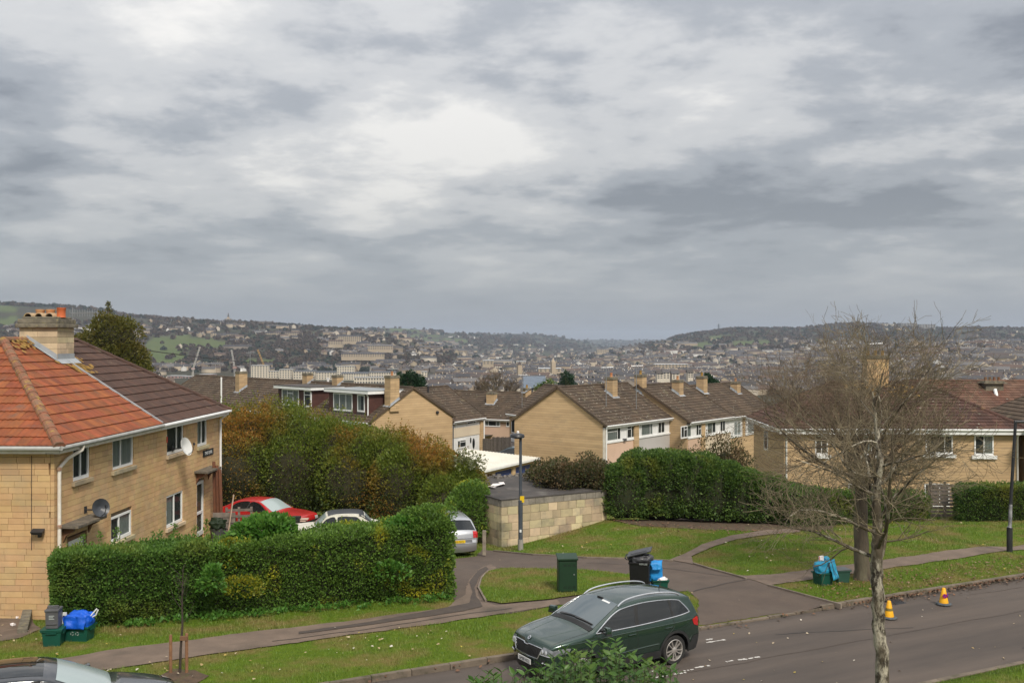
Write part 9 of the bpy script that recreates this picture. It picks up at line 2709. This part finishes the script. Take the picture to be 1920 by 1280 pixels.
def far_land():
 # --- what stands where, sampled evenly over the picture
 n = 15500
 px = rng.uniform(-50, 1970, n); py = 604 + (741 - 604) * rng.random(n) ** .9
 D = visible_hits(px, py)
 ok = ~np.isnan(D) & (D > 300) & ~((px > 300) & (px < 815) & (py > 699)); px, py, D = px[ok], py[ok], D[ok]
 isH = rng.random(len(px)) < ok_houses(px, py, D) * .45
 X = (px - 960) / F * D; Z = zt(X, D)
 hx, hy, hz, hd, hpx, hpy = X[isH], D[isH], Z[isH], D[isH], px[isH], py[isH]
 rows = np.where(hpx > 1500, R(62), np.where(hpx < 880, R(100), R(80)))
 rz = rows + rng.normal(0, .22, len(hx)) + np.where(rng.random(len(hx)) < .28, R(90), 0)
 ty = rng.choice(len(PROTO), len(hx), p=[.28, .22, .15, .16, .05, .10, .04])
 size = np.array([8, 18, 30, 13, 42, 8, 24])[ty] / hd
 vis = (hpy < 737) & (hpx > 0) & (hpx < 1920)
 order = np.argsort(-np.where(vis, size, 0))
 meshes = []
 for V, Fc, M in PROTO:
  me = bpy.data.meshes.new("far_house"); me.from_pydata(V.tolist(), [], Fc)
  for m in (FWALL, FROOF, FWIN): me.materials.append(m)
  me.polygons.foreach_set("material_index", M); me.update(); meshes.append(me)
 kinds = ["small stone cottage", "pair of stone houses", "stone terrace row", "square stone villa", "long stone terrace", "narrow steep roofed house", "tall stone block"]
 LM = [(330, "between the olive tree and the brown roof"), (460, "near the tower cranes"), (620, "by the cream apartment blocks"), (760, "above the near dormer"), (900, "above the white fronted house"), (1000, "beside the reddish bare tree"),
   (1110, "above the tan gable peak"), (1240, "behind the first gable terrace chimneys"), (1400, "behind the last gable terrace chimneys"), (1560, "at the crown edge of the street tree"), (1760, "behind the street tree crown"), (9999, "above the red brown roofs")]
 def where(x, y, d):
  return [w for q, w in LM if x < q][0] + (", low down" if y > 705 else ", halfway up" if y > 668 else ", high up")
 single = order[:290]
 for i in single:
  o = bpy.data.objects.new("far_house", meshes[ty[i]]); COL.objects.link(o)
  o.location = (hx[i], hy[i], hz[i]); o.rotation_euler = (0, 0, rz[i])
  k = kinds[ty[i]]; w = where(hpx[i], hpy[i], hd[i])
  tag(o, f"distant {k} {w}", "house", f"{k}s {w}")
 Vs, Ns, Is, Ms = [], [], [], []; b = 0
 for i in order[290:]:
  V, Fc, M = PROTO_LO[ty[i]]
  c, s = math.cos(rz[i]), math.sin(rz[i]); k = .9 + .25 * rng.random()
  W = np.c_[V[:, 0] * c - V[:, 1] * s, V[:, 0] * s + V[:, 1] * c, V[:, 2]] * k + (hx[i], hy[i], hz[i])
  Vs.append(W)
  for f, m in zip(Fc, M): Ns.append(len(f)); Is += [b + q for q in f]; Ms.append(m)
  b += len(V)
 me = mesh_np("town", np.concatenate(Vs), Ns, Is, [FWALL, FROOF, FWIN], mi=Ms)
 tag(link("town", me), "mass of small stone houses spread across the far valley", "town", kind="stuff")
 # --- woods and garden trees
 tpx, tpy, tD = px[~isH], py[~isH], D[~isH]
 keep = np.ones(len(tpx), bool)
 for pl in PASTURES: keep &= ~(in_poly(tpx, tpy, pl) & (rng.random(len(tpx)) < .94))
 dense = (tpx > 850) & (tpx < 1560) & (tpy > 660); keep &= ~dense | (rng.random(len(tpx)) < .75)
 tpx, tpy, tD = tpx[keep], tpy[keep], tD[keep]
 m = 1500
 sx = rng.uniform(-40, 1960, m); k = ((sx + 60) / 4).astype(int); jj = np.argmin(_yp[k], axis=1); sD = _dg[jj] * rng.uniform(.97, 1.0, m)
 fr = (sD < 4200); sx, sD = sx[fr], sD[fr]
 tpx = np.r_[tpx, sx]; tD = np.r_[tD, sD]; tpy = np.r_[tpy, np.full(len(sx), 600.0)]
 X = (tpx - 960) / F * tD; Z = zt(X, tD)
 rad = rng.uniform(3.2, 6.2, len(X)) * np.where(tD > 2500, 1.35, 1) * np.where(tD > 4200, 1.5, 1)
 rad = np.maximum(rad, 2.2 * tD / F)
 ever = (rng.random(len(X)) < .16) | ((vnoise(np.c_[X, tD, X * 0], .006, 2) > .55) & (rng.random(len(X)) < .6))
 big = np.argsort(-np.where((tpy < 737) & (tpx > 0) & (tpx < 1920), rad / tD, 0))[:150]
 bs = set(big.tolist())
 tm = {}
 for ev in (0, 1):
  for j, c in enumerate(CLUMPS[:4]):
   tm[(ev, j)] = mesh_np("far_tree", c * (1, 1, 1.05), 4, np.arange(len(c)), DARKWOOD if ev else WOODY)
 for i in big:
  o = bpy.data.objects.new("far_tree", tm[(int(ever[i]), int(rng.integers(4)))]); COL.objects.link(o)
  r = rad[i]; o.location = (X[i], tD[i], Z[i] + r * .55); o.scale = (r, r, r * rng.uniform(.9, 1.25)); o.rotation_euler = (0, 0, rng.uniform(0, 6.28))
  w = where(tpx[i], tpy[i], tD[i]); kd = "dark evergreen tree" if ever[i] else "brown leafless tree"
  tag(o, f"distant {kd} {w}", "tree", f"{kd}s {w}")
 for ev, nm, lab, mat in ((False, "woods", "brown winter woodland over the hills and gardens", WOODY), (True, "evergreen_woods", "dark evergreen clumps over the hills and gardens", DARKWOOD)):
  Vs = []
  for i in np.where(ever == ev)[0]:
   if i in bs: continue
   c = CLUMPS[i % 8] if tD[i] < 2600 else CLUMP_LO[i % 6]
   r = rad[i]; a = rng.uniform(0, 6.28); ca, sa = math.cos(a), math.sin(a)
   Vs.append(np.c_[(c[:, 0] * ca - c[:, 1] * sa) * r + X[i], (c[:, 0] * sa + c[:, 1] * ca) * r + tD[i], c[:, 2] * r * rng.uniform(.85, 1.2) + Z[i] + r * .45])
  V = np.concatenate(Vs)
  tag(link(nm, mesh_np(nm, V, 4, np.arange(len(V)), mat)), lab, "woods", kind="stuff")
 # --- nearer trees filling the slope just behind the roofs
 tp = np.where(rng.random(900) < .1, rng.uniform(300, 815, 900), rng.uniform(815, 1920, 900)); tDn = rng.uniform(260, 520, 900); Xn = (tp - 960) / F * tDn; Zn = zt(Xn, tDn)
 Vs = []
 for i in range(900):
  c = CLUMPS[i % 8]; r = rng.uniform(2.2, 4.2)
  Vs.append(c * (r, r, r) + (Xn[i], tDn[i], Zn[i] + r * .5))
 V = np.concatenate(Vs); tag(link("slope_woods", mesh_np("slope_woods", V, 4, np.arange(len(V)), WOODY)), "thicket of bare trees down the slope behind the terraces", "woods", kind="stuff")
far_land()
def block_building(name, label, x0, x1, ytop, ybot, D, depth, wall, roof, floors=0, cat="building", group=None, yaw=0.0, bay=3.0, pitched=False):
 a, b = P(x0, ybot, D), P(x1, ybot, D)
 w = (b - a).length; h = (ybot - ytop) / F * D
 t = thing(name, label, cat, ((a.x + b.x) / 2, D, a.z), yaw, group)
 mb = MB(); mb.bx((-w / 2, 0, -6), (w / 2, depth, h)); mb.build("wall", wall, t)
 if pitched:
  mb = MB(); mb.prism([(-w / 2 - .5, -.6, h - .1), (-w / 2 - .5, depth + .6, h - .1), (-w / 2 - .5, depth / 2, h + depth * .28)], (w + 1, 0, 0)); mb.build("roof", roof, t)
 else:
  mb = MB(); mb.bx((-w / 2 - .4, -.4, h + .01), (w / 2 + .4, depth + .4, h + .7)); mb.build("roof", roof, t)
 if floors:
  mb = MB(); n = max(2, int(w / bay)); fh = h / floors
  for f in range(floors):
   for k in range(n):
    x = -w / 2 + w * (k + .5) / n; z = f * fh + fh * .30
    mb.bx((x - bay * .27, -.12, z), (x + bay * .27, -.03, z + fh * .52))
  mb.build("window", FWIN, t, recalc=False, kind="stuff")
 return t
def landmarks():
 B = block_building
 apt = "cream apartment blocks beyond the dormer terrace"
 for (x0, x1, yt, yb, D, dp, roof, fl, lab) in ((471, 502, 685.5, 712, 1250, 16, APT_ROOF, 7, "tallest cream apartment block, leftmost of the blocks, seven window rows"), (503, 522, 696, 713, 1255, 14, APT_ROOF, 4, "low cream block joined beside the tallest apartment block"), (524, 548, 693, 713, 1240, 14, APT_ROOF, 5, "narrow cream block between the tall block and the dark roofed blocks"),
             (550, 590, 696, 715, 1230, 30, APT_DARK, 4, "cream apartment block with a dark flat roof right of the narrow block"), (592, 628, 698, 715, 1225, 30, APT_DARK, 4, "second dark roofed cream apartment block, above the far dormer"), (632, 664, 686.5, 708, 1320, 16, APT_ROOF, 5, "cream block standing taller behind the dark roofed blocks"),
             (640, 690, 700, 716, 1230, 34, APT_DARK, 4, "third dark roofed cream apartment block, behind the near dormer"), (692, 742, 698, 716, 1235, 30, APT_DARK, 4, "last dark roofed cream apartment block, by the gable end chimney"), (664, 736, 708, 720, 1120, 14, APT_ROOF, 2, "low white row of small windows in front of the apartment blocks"),
             (766, 780, 697, 716, 1200, 14, APT_ROOF, 4, "small pale block half behind the conifers"), (790, 801, 697, 713, 1200, 14, APT_ROOF, 4, "narrow white block right of the conifers")):
  B("apartment_block", lab, x0, x1, yt, yb, D, dp, APT, roof, fl, "apartment block", apt, yaw=R(6))
 for (x0, x1, yt, yb, lab) in ((314, 340, 705, 722, "reddish half built block nearest the brown roof on the building site"), (342, 372, 706, 722, "pinkish half built block under the pale tower crane"), (374, 398, 702, 722, "half built block with pale floors between two cranes")):
  B("unfinished_building", lab, x0, x1, yt, yb, 1300, 20, SITE, APT_ROOF, 4, "building", "half built blocks on the building site", bay=4)
 pale = surf("pale_terrace_stone", (.42, .34, .24), (.36, .29, .2), .05, rough=.9)
 for (x0, x1, yt, yb, D, fl, lab) in ((395, 405, 624, 636, 2150, 4, "tall pale villa end above the hillside park"), (406, 446, 626, 634, 2150, 3, "long pale terrace above the hillside park"), (430, 464, 637, 646, 2050, 3, "second long pale terrace just below the first"), (512, 566, 623.5, 632, 2250, 3, "wide pale terrace high on the left hillside"), (480, 512, 624, 630, 2260, 3, "shorter pale terrace continuing the wide one"), (616, 642, 639, 646, 1950, 3, "pale terrace above the middle belt of trees"), (634, 676, 630, 640, 2050, 4, "stepped pale crescent under the wooded hilltop"), (690, 736, 648, 655, 1900, 3, "sandy terrace front in the hillside town"), (640, 720, 663, 669, 1700, 3, "very long sandy terrace above the tree belt"),
           (205, 222, 593, 598, 2600, 2, "pale long house high on the left skyline"), (252, 280, 624, 631, 2200, 3, "row of pale villas at the edge of the evergreen spire"), (283, 330, 628, 635, 2200, 3, "pale villas beside the top of the hillside park")):
  B("stone_terrace", lab, x0, x1, yt, yb, D, 8, pale, FROOF, fl, "terrace", "pale terraces on the left hillside", bay=4, pitched=True)
 for (x0, x1, yt, yb, D, roof, lab) in ((905, 925, 676, 683, 1600, SHED_W, "white roofed shed in the valley below the far wood"), (968, 986, 678, 684, 1750, SHED_W, "pale shed roof among houses in the middle of the valley"), (1010, 1052, 691, 697, 1300, SHED_W, "long pale shed right of the reddish bare tree"), (1120, 1160, 655, 661, 2900, APT_ROOF, "pale long building at the mouth of the far gap"), (1142, 1150, 652, 661, 2900, APT_ROOF, "white tower block at the mouth of the far gap"),
           (1228, 1290, 683, 690, 1500, SHED_W, "long low pale roof behind the second chimney"), (1268, 1296, 656, 664, 2600, APT_ROOF, "pale mansion block under the right wooded hill"), (1230, 1280, 696, 703, 1200, APT_DARK, "dark flat roofed hall behind the second chimney")):
  B("large_building", lab, x0, x1, yt, yb, D, 24, pale, roof, 2, "building", bay=5)
 for (x0, x1, yt, yb, lab) in ((1232, 1243, 700, 710, "cream gabled block left of its twin behind the third chimney"), (1243, 1256, 698, 710, "cream gabled block, widest of the set behind the third chimney"), (1260, 1274, 700, 710, "cream gabled block beside the dark round tree"), (1290, 1300, 698, 708, "cream gabled house right of the dark round tree")):
  B("gabled_block", lab, x0, x1, yt, yb, 900, 10, APT, FROOF, 3, "building", "cream gabled blocks behind the chimneys", pitched=True)
 B("slate_hall", "hall with a blue grey slate roof beyond the rear terrace", 985, 1020, 726, 738, 260, 10, pale, surf("slate_blue", (.13, .16, .20), (.10, .125, .16), 1, rough=.6), 1, "hall", pitched=True)
 for (x0, x1, yt, yb, lab) in ((1650, 1680, 607.5, 613, "pale flat roofed block on the right skyline, first from the bare tree top"), (1690, 1720, 606, 614, "grey long block on the right skyline, the middle one"), (1724, 1754, 608, 614, "grey long block on the right skyline, farthest along")):
  B("hilltop_block", lab, x0, x1, yt, yb, 3450, 30, APT if x0 < 1660 else surf("grey_hill_block%d" % x0, (.24, .23, .22)), APT_ROOF, 2, "building", "long blocks on the right skyline", bay=9)
 p = P(428, 601, 2680); t = thing("church", "small church with a thin spire on the left skyline", "church", p)
 MB().bx((-9, -4, -8), (9, 5, 5)).build("nave", FWALL, t); MB().bx((-3, -3, -8), (3, 3, 10)).build("tower", FWALL, t)
 MB().lathe([(2.6, 10), (.2, 22)], 6).build("spire", FROOF, t)
 for (px, yt, yb, D, lab) in ((1037, 671, 690, 1250, "sandy church tower in the valley town"), (974, 677, 696, 1150, "grey spire in the valley town beside the bare tree")):
  p = P(px, yb, D); h = (yb - yt) / F * D
  t = thing("church_tower", lab, "church tower", p, R(20))
  MB().bx((-2.6, -2.6, -6), (2.6, 2.6, h * .62)).build("tower", pale, t); MB().lathe([(2.6, h * .62), (.15, h)], 8).build("spire", pale if px > 1000 else FROOF, t)
 p = P(1347.5, 620, 3400); t = thing("pylon", "lattice electricity pylon on the wooded right skyline", "pylon", p)
 mb = MB(); h = 24
 for sx, sy in ((-1, -1), (1, -1), (1, 1), (-1, 1)): mb.beam((sx * 3, sy * 3, -8), (sx * .5, sy * .5, h), .9, .9)
 for z in (h * .62, h * .8): mb.beam((-6, 0, z), (6, 0, z), .8, .8)
 mb.build("lattice", GREY_MET, t)
 for (xb, yb, xm, ym, xt, yt_, lab, c) in ((361, 712, 362, 692, 375, 650, "pale luffing tower crane leaning to the hillside park", (.55, .52, .46)), (441, 708, 440, 690, 434, 655, "grey tower crane half hidden by the tall tan chimney", (.45, .43, .40)), (500, 700, 497, 690, 483, 655, "ochre jib crane beside the tallest apartment block", (.45, .27, .08))):
  D = 1290
  m = surf("crane_paint%d" % xb, c, None, 1, rough=.6)
  o = P(xb, yb, D); t = thing("tower_crane", lab, "crane", o, 0, "tower cranes on the building site")
  pm = P(xm, ym, D) - o; pt = P(xt, yt_, D) - o
  def lattice(nm, a, b, w):
   mb = MB(); d = (b - a).normalized(); s = d.cross(Vector((0, 1, 0))).normalized(); u = s.cross(d)
   for i, j in ((-1, -1), (1, -1), (1, 1), (-1, 1)): mb.beam(a + s * w * i + u * w * j, b + s * w * i + u * w * j, .28, .28)
   n = int((b - a).length / 3)
   for k in range(n):
    p, q = a.lerp(b, k / n), a.lerp(b, (k + 1) / n); sg = 1 if k % 2 else -1
    for j in (-1, 1): mb.beam(p + s * w * sg + u * w * j, q - s * w * sg + u * w * j, .2, .2)
   mb.build(nm, m, t)
  lattice("mast", Vector((0, 0, -8)), pm, .9); lattice("jib", pm, pt, .7)
  MB().bx((pm.x - 2.2, -1, pm.z - .5), (pm.x + 2.4, 1, pm.z + 2)).build("cab", SITE, t)
landmarks()
# ------------------------------------------------------------------ the air
def haze():
 mb = MB(); mb.bx((-9500, -120, -62), (9500, 14300, 150))
 m, t, out = new_mat("haze_air")
 v = N(t, "ShaderNodeVolumePrincipled")
 v.inputs["Color"].default_value = (.74, .84, 1.0, 1)
 v.inputs["Density"].default_value = 0.000088
 v.inputs["Anisotropy"].default_value = 0.2
 t.links.new(v.outputs[0], out.inputs["Volume"])
 o = mb.build("haze", m); o["kind"] = "stuff"
 o.display_type = "WIRE"
haze()
